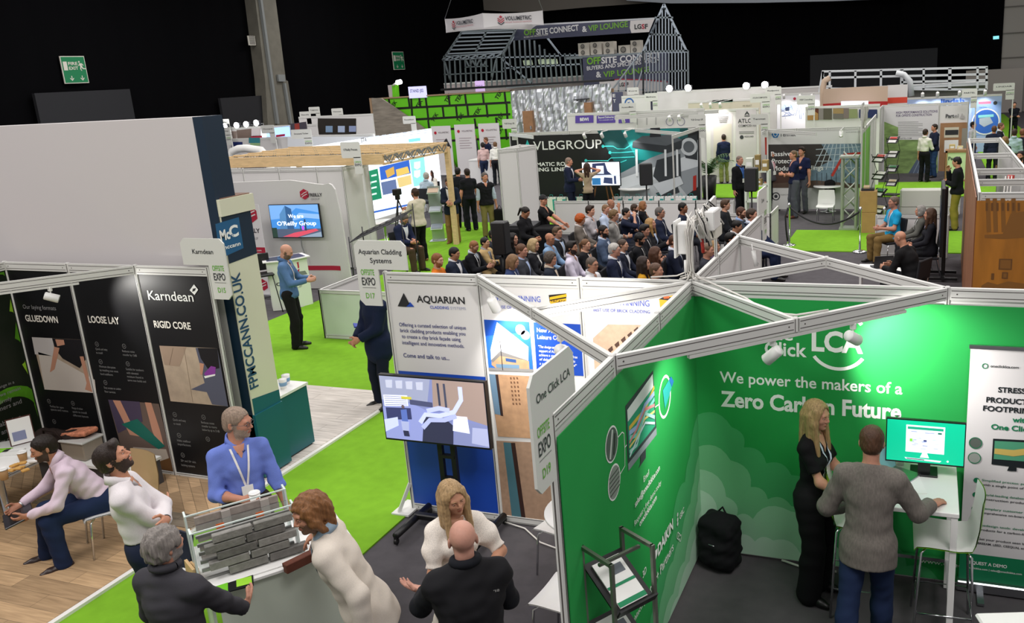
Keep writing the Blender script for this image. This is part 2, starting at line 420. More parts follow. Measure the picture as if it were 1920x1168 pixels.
def head_prims(s,C,R,f,neck,detail=True,hres=.007):
 """C head centre, R columns right/forward/up, f scale"""
 T = lambda x,y,z: C+R@(V(x,y,z)*f)
 e = lambda c,r,k,**kw: s.el(T(*c),V(*r)*f,R,k*f,**kw)
 e((0,-.014,.030),(.074,.094,.084),.02)
 e((0,.028,-.020),(.062,.060,.088),.03)
 e((0,.036,-.070),(.050,.048,.040),.03)
 s.el(T(0,.074,-.094),V(.022,.018,.017)*f,R,.02*f)
 s.rc(neck,T(0,-.022,-.075),.056*f,.054*f,.03)
 if not detail:
  s.rc(T(0,.088,.01),T(0,.112,-.026),.011*f,.014*f,.012*f)
  for q in (-1,1): e((q*.074,-.012,-.008),(.010,.018,.030),.008)
  return T
 s.rc(T(-.034,.078,.022),T(.034,.078,.022),.014*f,.014*f,.02*f)
 s.rc(T(0,.086,.016),T(0,.109,-.022),.0085*f,.0115*f,.012*f)
 for q in (-1,1):
  s.el(T(q*.012,.097,-.030),V(.0095,.011,.008)*f,R,.006*f)
  e((q*.038,.058,-.022),(.026,.028,.026),.025)
  e((q*.032,.094,.004),(.018,.013,.011),.012,sub=True)
  Re = R@rotz(q*.35)
  s.el(T(q*.077,-.014,-.006),V(.009+max(0,hres-.008)*.7,.019,.032)*f,Re,.008*f)
  s.el(T(q*.083,-.008,-.004),V(.005,.009,.017)*f,Re,.004*f,sub=True)
 e((0,.088,-.0535),(.023,.013,.0065),.006)
 e((0,.086,-.0645),(.020,.013,.0075),.006)
 s.rc(T(-.022,.100,-.059),T(.022,.100,-.059),.0015*f,.0015*f,.006*f,sub=True)
 return T
def hair_obj(T,C,R,f,style,mat,parent,h,seed,scale=1.):
 s = SDF(); e = lambda c,r,k=.02,**kw: s.el(T(*c),V(*r)*f,R,k*f,**kw)
 clips = []; amp = .002; wl = .02; HD = R.T@V(0,0,-1)
 g = dict(short=.011,buzz=.005,crop=.008,fringe=.007,quiff=.014,long=.016,bob=.018,bun=.010,pony=.010,curly=.026,curlyshort=.020,wavy=.020,cap=.010,thick=.019)[style]
 e((0,-.014,.030),(.074+g,.094+g,.084+g),.02)
 if style in ('short','crop','buzz','quiff','thick','fringe','curlyshort','curly','wavy'):
  e((0,-.045,-.030),(.062+g*.7,.060+g*.8,.055),.03)
 if style == 'quiff': s.rc(T(-.035,.060,.098),T(.035,.062,.098),.024*f,.022*f,.03*f)
 if style == 'thick': s.rc(T(-.04,.05,.09),T(.04,.05,.09),.03*f,.03*f,.03*f)
 if style in ('curly','curlyshort'): amp,wl = .006,.035
 if style == 'curly': e((0,-.02,.0),(.108,.105,.09),.03)
 if style == 'wavy':
  amp,wl = .004,.04
  for q in (-1,1):
   s.rc(T(q*.078,.035,.045),T(q*.088,.03,-.045),.026*f,.026*f,.03*f); s.rc(T(q*.088,.02,-.04),T(q*.078,-.015,-.11),.028*f,.024*f,.03*f)
  s.rc(T(-.04,-.085,0),T(-.04,-.075,-.12),.045*f,.035*f,.03*f); s.rc(T(.04,-.085,0),T(.04,-.075,-.12),.045*f,.035*f,.03*f)
 if style in ('long','bob'):
  L = {'long': .27,'bob': .12}[style]*scale; amp = .002
  dn = HD
  for q in (-1,1):
   s.rc(T(q*.066,.030,.045),T(q*.080,.034,-.05),.026*f,.027*f,.03*f)
   p = V(q*.080,.034,-.05); b = p+dn*(L-.06)+V(q*.004,.035 if style == 'long' else 0,0); s.rc(T(*p),T(*b),.029*f,.022*f,.03*f)
   s.rc(T(q*.076,-.02,.0),T(*(V(q*.078,-.015,0)+dn*L*.7)),.034*f,.030*f,.03*f)
   p = V(q*.040,-.080,-.02); b = p+dn*L+V(0,-.02,0); s.rc(T(*p),T(*b),.046*f,.036*f,.04*f)
 if style == 'bun': s.el(T(0,-.085,.085),V(.035,.035,.035)*f,R,.01*f)
 if style == 'pony':
  s.rc(T(0,-.105,.03),T(0,-.145,.0),.022*f,.028*f,.02*f); s.rc(T(0,-.145,0),T(0,-.15,-.16),.03*f,.018*f,.02*f)
 if style in ('long','bob'): s.rc(T(0,.10,.105),T(0,-.06,.134),.010*f,.006*f,.012*f,sub=True)
 # carve the face, the ears and the nape
 fc = {'long': (0,.094,-.018),'bob': (0,.094,-.018),'fringe': (0,.062,.055),'crop': (0,.090,-.025)}.get(style,(0,.094,-.028))
 fr_ = {'fringe': (.070,.115,.105),'long': (.061,.095,.103),'bob': (.063,.095,.10),'wavy': (.072,.080,.093)}.get(style,(.086,.080,.094))
 if style == 'cap': fc,fr_ = (0,.05,-.10),(.2,.2,.115)
 e(fc,fr_,.01,sub=True)
 if style not in ('long','bob','wavy','curly','cap'):
  for q in (-1,1): e((q*.082,.012,-.045),(.03,.038,.052),.01,sub=True)
 v,fc_ = s.mesh(h,clips=[(T(0,0,-.088),R@V(0,.35,-1))] if style in ('short','crop','buzz','quiff','fringe','thick','curlyshort') else [],noise=strands(seed,amp*f,wl))
 o = mesh_obj('cap' if style == 'cap' else 'hair',v,fc_,[mat],parent)
 return o
def person(label,loc,yaw,H=1.76,sex='m',skin='c98d72',hair='short',hcol='2a1d16',top='shirt',tcol='1b2233',bottom='202226',
   shoe='17130f',pose='stand',lhand=None,rhand=None,lpole=None,rpole=None,head=(0,0,0),lean=0,side=0,twist=0,res=.016,
   inner=None,tie=None,lanyard=None,sleeve='long',beard=None,glasses=None,legs=None,seat=.46,curl=(.6,.6),handdir=None,
   palm=None,fat=1.,group=None,hero=False,vest=None,skirt=None,hs=1.,collar=None,bagcol=None,eyes='402a1c',sock=None,hem=None,name='person',tuck=False,hairlen=1.):
 s = H/1.75; fem = sex == 'f'
 root = thing(name,label,'person',tuple(loc),yaw,group); sd = abs(hash(label)) % 9999
 sd = sum(ord(ch)*(i+3) for i,ch in enumerate(label)) % 9973
 # ---------- skeleton (local frame, facing +y)
 sit = pose == 'sit'
 pz = seat+.10 if sit else .945*s
 pel = V(0,0,pz); la = radians(lean); sa = radians(side)
 u = nrm(V(sin(sa),sin(la),cos(la)*cos(sa))); tw = radians(twist)
 r0 = nrm(np.cross(V(0,1,0),u)) ; r0 = V(1,0,0)-u*u[0]; r0 = nrm(r0); f0 = np.cross(u,r0)
 rt = r0*cos(tw)+f0*sin(tw); ft = np.cross(u,rt); RT = np.c_[rt,ft,u]; RP = np.c_[nrm(V(1,0,0)),V(0,1,0),V(0,0,1)]
 shw = (.143 if fem else .168)*s*(.5+.5*fat); af = .86 if fem else 1.
 nb = pel+u*.530*s; ls = pel+u*.438*s-rt*shw; rs = pel+u*.438*s+rt*shw
 hy,hp,hr = [radians(a) for a in head]
 HR = RT@rotz(hy)@rotx(-hp)@roty(hr) if not sit or lean < 40 else rotz(hy)@rotx(-hp)
 HR = np.c_[rt,ft,u]; wz = nrm(u*.5+V(0,0,.5)); wr = nrm(rt-wz*(rt@wz)); HR = np.c_[wr,np.cross(wz,wr),wz]@rotz(hy)@rotx(-hp)@roty(hr)
 f = s*.985*hs; hc = nb+wz*.075*s+HR@V(0,.022,.085)*f
 # legs
 hipw = .088*s
 lh = pel+V(-hipw,0,-.03*s); rh = pel+V(hipw,0,-.03*s)
 th,sh = (.44*s,.43*s) if sit else (.422*s,.415*s)
 if legs is None:
  if sit: legs = ((-.13,.45,0),(.13,.45,0))
  else: legs = ((-.11,0,0),(.11,.02,0))
 A = []
 for q in legs: A.append(V(q[0]*s,q[1]*s,(q[2] if len(q) > 2 else 0)+.085*s))
 lk,A[0] = ik(lh,A[0],th,sh,V(legs[0][0]*.9,1,.35 if sit else 0)); rk,A[1] = ik(rh,A[1],th,sh,V(legs[1][0]*.9,1,.35 if sit else 0))
 toe = [nrm(V(legs[0][3] if len(legs[0]) > 3 else -.15,1,0)),nrm(V(legs[1][3] if len(legs[1]) > 3 else .15,1,0))]
 # arms
 ua,fa = .285*s,.255*s
 if lhand is None: lhand = (-.13,.33,seat+.20) if sit else (-.25,.05,.80)
 if rhand is None: rhand = (.13,.33,seat+.20) if sit else (.25,.05,.80)
 lw,rw = V(*lhand)*(1 if sit else s),V(*rhand)*(1 if sit else s)
 le,lw = ik(ls,lw,ua,fa,V(*lpole) if lpole else -.6*rt-.5*ft-V(0,0,.8)); re,rw = ik(rs,rw,ua,fa,V(*rpole) if rpole else .6*rt-.5*ft-V(0,0,.8))
 # ---------- primitives
 tor = SDF(); E = lambda c,r,k=.05,R=RT: tor.el(c,V(*r)*s,R,k)
 if fem:
  E(pel,(.155*fat,.115*fat,.12),.06,RP); E(pel+u*.17*s,(.110*fat,.085*fat,.13)); E(pel+u*.33*s,(.126*fat,.094*fat,.14))
  for q in (-1,1): E(pel+u*.315*s+rt*q*.065*s+ft*.082*s,(.055,.050,.055),.03)
 else:
  E(pel,(.150*fat,.112*fat,.12),.06,RP); E(pel+u*.15*s,(.136*fat,.108*fat,.14)); E(pel+u*.325*s,(.154*fat,.112*fat,.155))
 tor.rc(ls*.9+rs*.1,rs*.9+ls*.1,.054*s*af,.054*s*af,.05); tor.rc(pel+u*.42*s,nb-u*.02*s,.075*s,.058*s,.05)
 for q in (ls,rs): tor.rc(nb-u*.045*s-ft*.015*s,q+u*.012*s,.046*s,.044*s*af,.04)
 def arm(S0,E0,W0,g=0.,end=None,k=.03):
  a = SDF(); a.rc(S0,E0,.048*s*af+g,.039*s*af+g,k)
  d = nrm(W0-E0); a.rc(E0,W0 if end is None else E0+d*end,.040*s*af+g,.026*s+g,k); a.rc(E0,E0+d*.09*s,.041*s*af+g,.038*s*af+g,k); return a
 def leg(h0,k0,a0,g=0.,gb=0.):
  l = SDF(); l.rc(h0,k0,.086*s*(.6+.4*fat)+g,.056*s+g,.04); d = nrm(a0-k0); l.rc(k0,a0,.056*s+g,.038*s+gb,.03)
  l.el(k0+d*.13*s-ft*.012*s,V(.054*s+g,.056*s+g,.11*s),np.c_[rt,np.cross(d,rt),d],.04); return l
 body = SDF(); body.extend(tor)
 body.extend(arm(ls,le,lw)).extend(arm(rs,re,rw)).extend(leg(lh,lk,A[0])).extend(leg(rh,rk,A[1]))
 for a,t in zip(A,toe):
  body.rc(a-V(0,0,.03*s),a+t*.13*s-V(0,0,.05*s),.034*s,.028*s,.02)
 hd = [V(*handdir[0]) if handdir and handdir[0] else nrm(lw-le),V(*handdir[1]) if handdir and handdir[1] else nrm(rw-re)]
 pn = [V(*palm[0]) if palm and palm[0] else nrm(rt+V(0,0,-.2)-ft*.1),V(*palm[1]) if palm and palm[1] else nrm(-rt+V(0,0,-.2)-ft*.1)]
 for W0,d0,n0,sd_,c0 in ((lw,hd[0],pn[0],-1,curl[0]),(rw,hd[1],pn[1],1,curl[1])):
  if abs(nrm(d0)@nrm(n0)) > .95: n0 = n0+V(0,.3,.7)
  hand_prims(body,W0,d0,n0,sd_,c0,k=.005 if hero else .01,sc=s*(.9 if fem else 1.)*(1 if hero else 1.05))
 T = head_prims(body,hc,HR,f,nb-u*.03*s,True,res)
 v,q = body.mesh(res)
 mats = [skin_mat(skin)]; mi = np.zeros(len(q),int)
 cen = v[q].mean(1); loc_ = (cen-hc)@HR/f
 if beard:
  mats.append(M('beard_'+beard,beard,.8,noise=(120,.3)))
  x,y,z = loc_.T
  mk = (np.abs(x) < .085) & (z < -.028-.9*np.maximum(0,.045-y)*0+np.where(y < .03,.03,0)) & (z > -.125) & (y > -.005+.25*np.maximum(0,-z-.06)) & ~((np.abs(x) < .021) & (z > -.070) & (z < -.047) & (y > .07)) & ~((z > -.040) & (y > .055) & (np.abs(x) < .05))
  mi[mk] = 1
 mesh_obj('body',v,q,mats,root,mi)
 # ---------- eyes, brows
 if res < .02:
  mb = MB(); lm_ = M('lip_'+skin,tuple(int(int(skin[i:i+2],16)*m) for i,m in ((0,.84),(2,.66),(4,.64))),.5)
  mb.ell(T(0,.091,-.0565),V(.021,.0105,.0058)*f,lm_,HR,12,7); mb.ell(T(0,.0895,-.0645),V(.018,.0105,.006)*f,lm_,HR,12,7); build_local(mb,'lips',root)
 white = M('eye_white','d8cfc8',.35); iris = M('eye_'+eyes,eyes,.25)
 bm = hair_mat(hcol if hair not in (None,'bald','cap') else '5b4a3c')
 if res < .02:
  for qx in (-1,1):
   mb = MB(); mb.ell(T(qx*.031,.0800,.005),V(.0135,.0105,.0062)*f,white,HR@rotz(-qx*.25),12,8); mb.ell(T(qx*.031,.0885,.0052),V(.0054,.0035,.0056)*f,iris,HR,10,6)
   mb.tube([T(qx*.017,.0865,.007),T(qx*.031,.0925,.0118),T(qx*.046,.080,.006)],[.002*f,.0034*f,.0016*f],skin_mat(skin),6)
   build_local(mb,'eye',root)
   mb = MB(); mb.tube([T(qx*.014,.0925,.022),T(qx*.032,.0925,.0275),T(qx*.050,.077,.022)],[.003*f,.0038*f,.002*f],bm,6); build_local(mb,'eyebrow',root)
 if hair and hair != 'bald': hair_obj(T,hc,HR,f,hair,M('cap_'+hcol,hcol,.8) if hair == 'cap' else hair_mat(hcol),root,min(res,.009) if hero else .013,sd,hairlen)
 if hair == 'cap':
  mb = MB(); cm = M('cap_'+hcol,hcol,.8)
  mb.add([T(-.07,.075,.062),T(-.05,.135,.052),T(0,.155,.05),T(.05,.135,.052),T(.07,.075,.062),T(0,.085,.075)],[(0,1,2,5),(5,2,3,4)],cm); build_local(mb,'peak',root)
 if glasses:
  mb = MB(); gm = M('glasses_'+glasses,glasses,.3)
  for qx in (-1,1):
   mb.tube([T(qx*.032+.021*cos(a),.101-.012*abs(cos(a))*0,.006+.016*sin(a)) for a in np.linspace(0,2*pi,13)],.0018*f,gm,5,caps=False)
   mb.tube([T(qx*.053,.100,.010),T(qx*.078,.06,.010),T(qx*.080,-.01,.006)],.0018*f,gm,5)
  mb.tube([T(-.011,.102,.008),T(0,.106,.011),T(.011,.102,.008)],.0018*f,gm,5); build_local(mb,'glasses',root)
 # ---------- lower garment
 hg = .010 if hero else .016
 if skirt:
  g = SDF(); zl = skirt[1]; g.el(pel,V(.165,.125,.12)*s*fat,RP,.05); g.rc(pel+V(0,0,.02),V(0,0,zl+.1),.135*s*fat,skirt[2],.05); g.rc(V(0,0,zl+.1),V(0,0,zl-.1),skirt[2],skirt[2]*1.05,.05)
  for L in ((lh,lk),(rh,rk)): g.rc(L[0],L[1],.10*s,.09*s,.05)
  v,q = g.mesh(hg,clips=[(V(0,0,zl),V(0,0,-1)),(pel+V(0,0,.16*s),V(0,0,1))],noise=folds(sd+5,.006,.16)); mesh_obj('skirt',v,q,[cloth(skirt[0])],root)
 if bottom:
  cw_ = [(pel+u*.10*s,u)]; g = SDF(); wide = .03 if bottom.startswith('+') else 0; bc = bottom.lstrip('+'); g.el(pel,V(.158*fat+.012,.118*fat+.012,.125)*s,RP,.06,clip=cw_)
  for L,q in ((lh,0),(rh,1)): g.extend(leg(L,(lk,rk)[q],A[q]-V(0,0,.01*s),.016+wide*.6,.034+wide))
  if sit: g.el(pel-V(0,.04*s,.01*s),V(.16*fat,.12,.10)*s,RP,.05)
  v,q = g.mesh(hg,clips=cw_ if abs(lean) < 15 else (),noise=folds(sd+1,.0025,.13)); mesh_obj('trousers',v,q,[cloth(bc)],root)
 # ---------- shoes
 sm = M('shoe_'+shoe,shoe,.4,spec=.5)
 for i in (0,1):
  g = SDF(); a,t = A[i],toe[i]
  hl = a-t*.045*s;
  g.rc(V(hl[0],hl[1],a[2]-.045*s),V(a[0],a[1],a[2]-.035*s)+t*.02*s,.038*s,.040*s,.02); b = V(a[0],a[1],a[2])+t*.115*s
  g.rc(V(a[0],a[1],a[2]-.04*s)+t*.02*s,V(b[0],b[1],a[2]-.052*s),.040*s,.036*s,.02); g.rc(V(b[0],b[1],a[2]-.052*s),V(b[0],b[1],a[2]-.058*s)+t*.06*s,.036*s,.026*s,.02)
  v,q = g.mesh(.012 if not hero else .008,clips=[(V(0,0,a[2]-.085*s),V(0,0,-1))]); mesh_obj('shoe',v,q,[sm],root)
 # ---------- upper garment
 thick = {'shirt': .012,'tee': .012,'jumper': .018,'jacket': .026,'blazer': .024,'coat': .032,'blouse': .014,'puffer': .034}[top]
 hemd = hem if hem is not None else ({'shirt': .08 if not tuck else -.09,'tee': -.05,'jumper': -.07,'jacket': -.08,'blazer': -.17,'coat': -.36,'blouse': .08,'puffer': -.08}[top])
 def upper(th_,hem_,sl,nm,mat,hh=hg,fold=.004,open_=0.):
  g = SDF(); g.extend(tor.grown(th_))
  if hem_ < -.02:
   g.rc(pel,pel-u*(abs(hem_)+.02)*s if not sit else pel-V(0,0,.06),.0,.0,.02)
   g.el(pel-u*.04*s if not sit else pel,V(.165*fat+th_,.128*fat+th_,.14)*s,RP,.06)
   if not sit and hem_ < -.12: g.el(pel-u*.16*s,V(.172*fat+th_,.135*fat+th_,.20)*s,RP,.05)
   if sit:
    for L in ((lh,lk),(rh,rk)): g.rc(L[0],L[0]+(L[1]-L[0])*.28,.095*s+th_,.08*s+th_,.04)
  if sl == 'none': pass
  else:
   for S0,E0,W0 in ((ls,le,lw),(rs,re,rw)):
    d = nrm(W0-E0); L = np.linalg.norm(W0-E0)
    if sl == 'short':
     d1 = nrm(E0-S0); m = S0+d1*.20*s; g.rc(S0,m+d1*.05,.050*s*af+th_,.050*s*af+th_,.04,clip=[(m,d1)])
    elif sl == 'puff':
     d1 = nrm(E0-S0); m = S0+d1*.255*s; g.rc(S0+d1*.02*s,S0+d1*.13*s,.052*s+th_,.064*s+th_,.03); g.rc(S0+d1*.13*s,m-d1*.03*s,.066*s+th_,.050*s,.02); g.rc(m-d1*.03*s,m+d1*.04,.049*s,.078*s,.01,clip=[(m,d1)])
    else:
     cut = L*(.97 if sl == 'long' else .35)
     m = E0+d*cut; g.rc(S0,E0,.050*s*af+th_,.042*s*af+th_,.035); g.rc(E0,m+d*.04,.042*s*af+th_,(.029*s if sl == 'long' else .038*s)+th_,.03,clip=[(m,d)])
     if sl == 'roll': g.rc(m-d*.045*s,m+d*.02,.046*s+th_,.045*s+th_,.005,clip=[(m,d),(m-d*.05*s,-d)])
  cl = [(nb+u*.012*s,nrm(u*.95+ft*.30))] if collar != 'roll' else [(nb+u*.045*s,u)]
  if not sit: cl.append((pel+u*hem_*s,-u))
  else: cl.append((pel-V(0,0,.13),V(0,0,-1)))
  if open_: pass
  v,q = g.mesh(hh,clips=cl,noise=folds(sd+2,fold,.11)); return mesh_obj(nm,v,q,[mat],root),v,q
 nmtop = {'shirt': 'shirt','tee': 't_shirt','jumper': 'jumper','jacket': 'jacket','blazer': 'blazer','coat': 'coat','blouse': 'blouse','puffer': 'gilet'}[top]
 tm = tcol if not isinstance(tcol,str) else cloth(tcol)
 o,v,q = upper(thick,hemd,sleeve,nmtop,tm,fold={'shirt': .0036,'blouse': .003}.get(top,.0022))
 gv,gq = v,q
 if vest:
  o2,gv,gq = upper(thick+.022,-.06,'none','gilet',cloth(vest),fold=.004)
 bvh = BVHTree.FromPolygons([tuple(a) for a in gv],[tuple(a) for a in gq])
 def surf(a,b,off,back=False):
  """point on the garment at lateral a, height b above the pelvis (torso frame)"""
  o_ = pel+rt*a*s+u*b*s+ft*(.6 if not back else -.6); hit = bvh.ray_cast(Vector(o_),Vector(-ft if not back else ft),1.)
  if hit[0] is None: return None
  return np.array(hit[0])+(ft if not back else -ft)*off
 def patch(rows,off,mat,nm,back=False):
  """rows: list of (b, a0, a1) left/right edges"""
  mb = MB(); vs = []; n = 7
  rows = [tuple(np.array(rows[i])*(1-t)+np.array(rows[i+1])*t) for i in range(len(rows)-1) for t in (0,.34,.67)]+[rows[-1]]
  for b,a0,a1 in rows:
   for k in range(n):
    pt = surf(a0+(a1-a0)*k/(n-1),b,off,back)
    if pt is None: pt = vs[-1] if vs else pel+u*b*s+ft*.12*s
    vs.append(pt)
  F = [(i*n+k,i*n+k+1,(i+1)*n+k+1,(i+1)*n+k) for i in range(len(rows)-1) for k in range(n-1)]
  mb.add(vs,F,mat,True); return build_local(mb,nm,root)
 def collar_band(mb,mt):
  A_ = np.linspace(pi*.56,pi*2.44,19); vs = []
  for a in A_:
   w_ = .030*max(0,sin(a)); ca,sa_ = cos(a),sin(a)
   vs += [nb+RT@V(.062*ca,.066*sa_-.016,.055-.040*max(0,sa_)-.01*sa_)*s,nb+RT@V(.072*ca,.074*sa_-.016,.058-.040*max(0,sa_)-.01*sa_)*s,
     nb+RT@V(.086*ca,(.088+w_)*sa_-.016,.005-.045*max(0,sa_)-w_)*s,nb+RT@V(.070*ca,.074*sa_-.016,.0-.03*max(0,sa_))*s]
  mb.add(vs,[(4*i+k,4*i+(k+1) % 4,4*i+4+(k+1) % 4,4*i+4+k) for i in range(18) for k in range(4)]+[(3,2,1,0),(72,73,74,75)],mt,True)
 if inner:
  im = cloth(inner)
  patch([(.49,-.056,.056),(.47,-.054,.054),(.43,-.044,.044),(.36,-.033,.033),(.28,-.022,.022),(.20,-.010,.010),(.15,-.002,.002)] if top in ('blazer','jacket','coat') or vest else [(.53,-.05,.05),(.49,-.04,.04),(.44,-.02,.02),(.41,-.003,.003)],.007,im,'shirt')
  # collar band
  mb = MB(); cm = im
  collar_band(mb,cm); build_local(mb,'collar',root)
 elif top == 'shirt' or collar == 'shirt':
  mb = MB(); collar_band(mb,tm); build_local(mb,'collar',root)
  patch([(.53,-.045,.045),(.50,-.036,.036),(.46,-.018,.018),(.43,-.003,.003)],.003,skin_mat(skin),'neckline')
 elif top in ('tee','blouse') or collar == 'v':
  patch([(.53,-.06,.06),(.50,-.05,.05),(.45,-.03,.03),(.40,-.012,.012),(.38,-.003,.003)],.003,skin_mat(skin),'neckline')
 if collar == 'roll':
  mb = MB(); mb.tube([nb+u*.045*s+RT@V(.068*cos(a),.068*sin(a)-.004,-.010*sin(a))*s for a in np.linspace(0,2*pi,19)],.026*s,tm,8,caps=False); build_local(mb,'collar',root)
 if tie:
  patch([(.47,-.014,.014),(.44,-.012,.012),(.34,-.020,.020),(.22,-.024,.024)],.011,cloth(tie),'tie')
 if lanyard:
  lm = M('lanyard_'+lanyard,lanyard,.6); mb = MB()
  vs = []; A_ = [(-1,t) for t in np.linspace(0,1,9)]+[(1,t) for t in np.linspace(1,0,9)]
  for qx,t in A_:
   a = qx*(.066*(1-t)+.007*t); b = .505*(1-t)+.20*t
   for da in (-.008,.008):
    pt = surf(a+da,b,.008)
    if pt is None: pt = vs[-2] if len(vs) > 1 else pel+u*b*s+rt*a*s+ft*.06*s
    vs.append(pt)
  mb.add(vs,[(2*i,2*i+1,2*i+3,2*i+2) for i in range(17)],lm)
  build_local(mb,'lanyard',root)
  bp = surf(0,.15,.012)
  if bp is not None:
   mb = MB(); mb.box(bp,V(.085,.004,.11)*s,M('badge_white','eeeeea',.4),RT); build_local(mb,'badge',root)
 J = dict(lw=lw,rw=rw,le=le,re=re,hc=hc,HR=HR,T=T,RT=RT,pel=pel,nb=nb,u=u,rt=rt,ft=ft,surf=surf,patch=patch,hd=hd,A=A)
 return root,J
def build_local(mb,name,root,label=None):
 """mesh given in the person's own frame"""
 o0,r0 = ORG[root]; ORG[root] = (V(0,0,0),0.)
 o = mb.build(name,root,label); ORG[root] = (o0,r0); ORG[o] = (o0,r0) if o else None
 return o
def to_world(root,p):
 o0,r0 = ORG[root]; return o0+rotz(r0)@np.asarray(p,float)
# ================================================================= hall shell
ALU = M('alu_white','d6d6d2',.45,spec=.4); GROOVE = M('groove','4c4744',.6); WPANEL = M('white_panel','dcdad8',.5,spec=.35)
STEEL = M('brushed_steel','b9bcc0',.3,1.); CHROME = M('chrome','d8dadd',.12,1.); BLACK = M('black_plastic','0e0e10',.45); DARK = M('dark_grey','26262a',.6)
WHITEP = M('white_plastic','ebebe8',.35,spec=.5); PAPER = M('paper','f0efec',.6)
def carpet(name,col,amt=.12):
 return M(name,col,.95,noise=(7,amt),bump=(650,.5),spec=.1)
GREYC = carpet('grey_carpet','5a575a'); LIME = carpet('lime_carpet','7db32e',.09)
ZN = [0]
def zone(name,pts,mat,z=.006,th=.02):
 ZN[0] += 1; z = z+.0012*ZN[0]
 mb = MB(); fr = Fr((0,0,0),(1,0,0),(0,1,0)); mb.prism(fr,pts,z-th,z,mat); return mb.build(name,kind='structure')
mb = MB(); mb.box((-12,26,-.06),(48,72,.1),GREYC); mb.build('floor',kind='structure')
def R4(x0,y0,x1,y1): return [(x0,y0),(x1,y0),(x1,y1),(x0,y1)]
zone('floor_aisle',R4(-4.92,-9,-3.0,3.0),LIME); zone('floor_aisle',R4(-9.82,2.92,-3.0,5.1),LIME)
zone('floor_aisle',R4(-9.84,5.1,-7.95,30),LIME)
zone('floor_aisle',R4(-1.25,13.05,7,15.62),LIME); zone('floor_aisle',R4(3.9,9,6.6,58),LIME); zone('floor_aisle',R4(-11.5,21.3,3.9,24.6),LIME)
zone('floor_aisle',[(-13.2,10.9),(-9.93,10.9),(-9.93,10.2),(-9.84,10.2),(-9.84,16.5),(-11.9,16.5)],LIME,.005)
# ---- timber floors
def wood_floor(name,base,plank=(1.3,.19),vary=.22,ang=0.,rough=.5):
 m = bpy.data.materials.new(name); m.use_nodes = True; nt = m.node_tree; b = nt.nodes['Principled BSDF']; L = nt.links.new
 tc = nt.nodes.new('ShaderNodeTexCoord'); mp = nt.nodes.new('ShaderNodeMapping'); mp.inputs['Rotation'].default_value = (0,0,ang)
 br = nt.nodes.new('ShaderNodeTexBrick'); br.offset = .37; c = rgb(base)
 br.inputs['Color1'].default_value = tuple(x*(1-vary) for x in c[:3])+(1,); br.inputs['Color2'].default_value = tuple(min(1,x*(1+vary)) for x in c[:3])+(1,)
 br.inputs['Mortar'].default_value = tuple(x*.45 for x in c[:3])+(1,); br.inputs['Scale'].default_value = 1; br.inputs['Mortar Size'].default_value = .003
 br.inputs['Brick Width'].default_value = plank[0]; br.inputs['Row Height'].default_value = plank[1]; br.inputs['Bias'].default_value = 0
 n = nt.nodes.new('ShaderNodeTexNoise'); n.inputs['Scale'].default_value = 3; n.inputs['Detail'].default_value = 6
 m2 = nt.nodes.new('ShaderNodeMapping'); m2.inputs['Rotation'].default_value = (0,0,ang); m2.inputs['Scale'].default_value = (1,12,1)
 mx = nt.nodes.new('ShaderNodeMixRGB'); mx.blend_type = 'MULTIPLY'; mx.inputs[0].default_value = .55
 r = nt.nodes.new('ShaderNodeValToRGB'); r.color_ramp.elements[0].color = (.5,.46,.42,1); r.color_ramp.elements[1].color = (1.25,1.25,1.25,1); r.color_ramp.elements[0].position = .3; r.color_ramp.elements[1].position = .7
 L(tc.outputs['Object'],mp.inputs[0]); L(mp.outputs[0],br.inputs['Vector']); L(tc.outputs['Object'],m2.inputs[0]); L(m2.outputs[0],n.inputs['Vector'])
 L(n.outputs[0],r.inputs[0]); L(br.outputs[0],mx.inputs[1]); L(r.outputs[0],mx.inputs[2]); L(mx.outputs[0],b.inputs['Base Color']); b.inputs['Roughness'].default_value = rough
 return m
OAK = wood_floor('oak_planks','b89a76'); LIMED = wood_floor('limed_planks','d3ccc4',vary=.06)
GREYOAK = wood_floor('grey_oak','8f8474',(1.3,.2)); CHEV = wood_floor('chevron_oak','bd9f7c',(.9,.11),.3,.7)
zone('floor_timber',R4(-8.3,-6,-4.96,-.02),OAK,.03,.05); zone('floor_timber',R4(-9.9,.03,-4.96,2.88),LIMED,.03,.05)
zone('floor_timber',R4(-8.1,-.75,-4.98,-.06),CHEV,.034,.01); zone('floor_timber',R4(-7.2,-.98,-4.98,-.75),GREYOAK,.034,.01)
EDGE = M('edge_strip','e6e4e0',.4)
for y0,y1 in ((-6,-.02),(.03,2.88)):
 mb = MB(); mb.box((-4.935,(y0+y1)/2,.018),(.055,y1-y0,.034),EDGE); mb.build('trim_1',kind='structure')
# ---- curtained walls
CURT = M('black_drape','08080a',.95,bump=(1.2,.6,(1,1,.02)),spec=.05); BEIGE = M('upper_wall','8f8a80',.8); CLAD = M('wall_cladding','a7a39c',.6)
def drape(name,a,b,z0,z1,mat,n=160,amp=.12):
 a = V(*a,0); b = V(*b,0); t = nrm(b-a); nn = V(-t[1],t[0],0); L = np.linalg.norm(b-a); vs = []
 for i in range(n+1):
  p = a+t*L*i/n+nn*amp*(sin(i*2.1)*.6+sin(i*.83)*.4); vs += [p+V(0,0,z0),p+V(0,0,z1)]
 mb = MB(); mb.add(vs,[(2*i,2*i+2,2*i+3,2*i+1) for i in range(n)],mat,True); o = mb.build(name,kind='structure'); o['label'] = 'black pleated drape hung along the hall wall'; return o
drape('wall_left',(-32,-12),(-32,61),0,16,CURT)
drape('wall_back',(-33,60),(6.4,60),0,16,CURT)
mb = MB(); mb.box((10,60.3,8),(8,.3,16),CLAD)
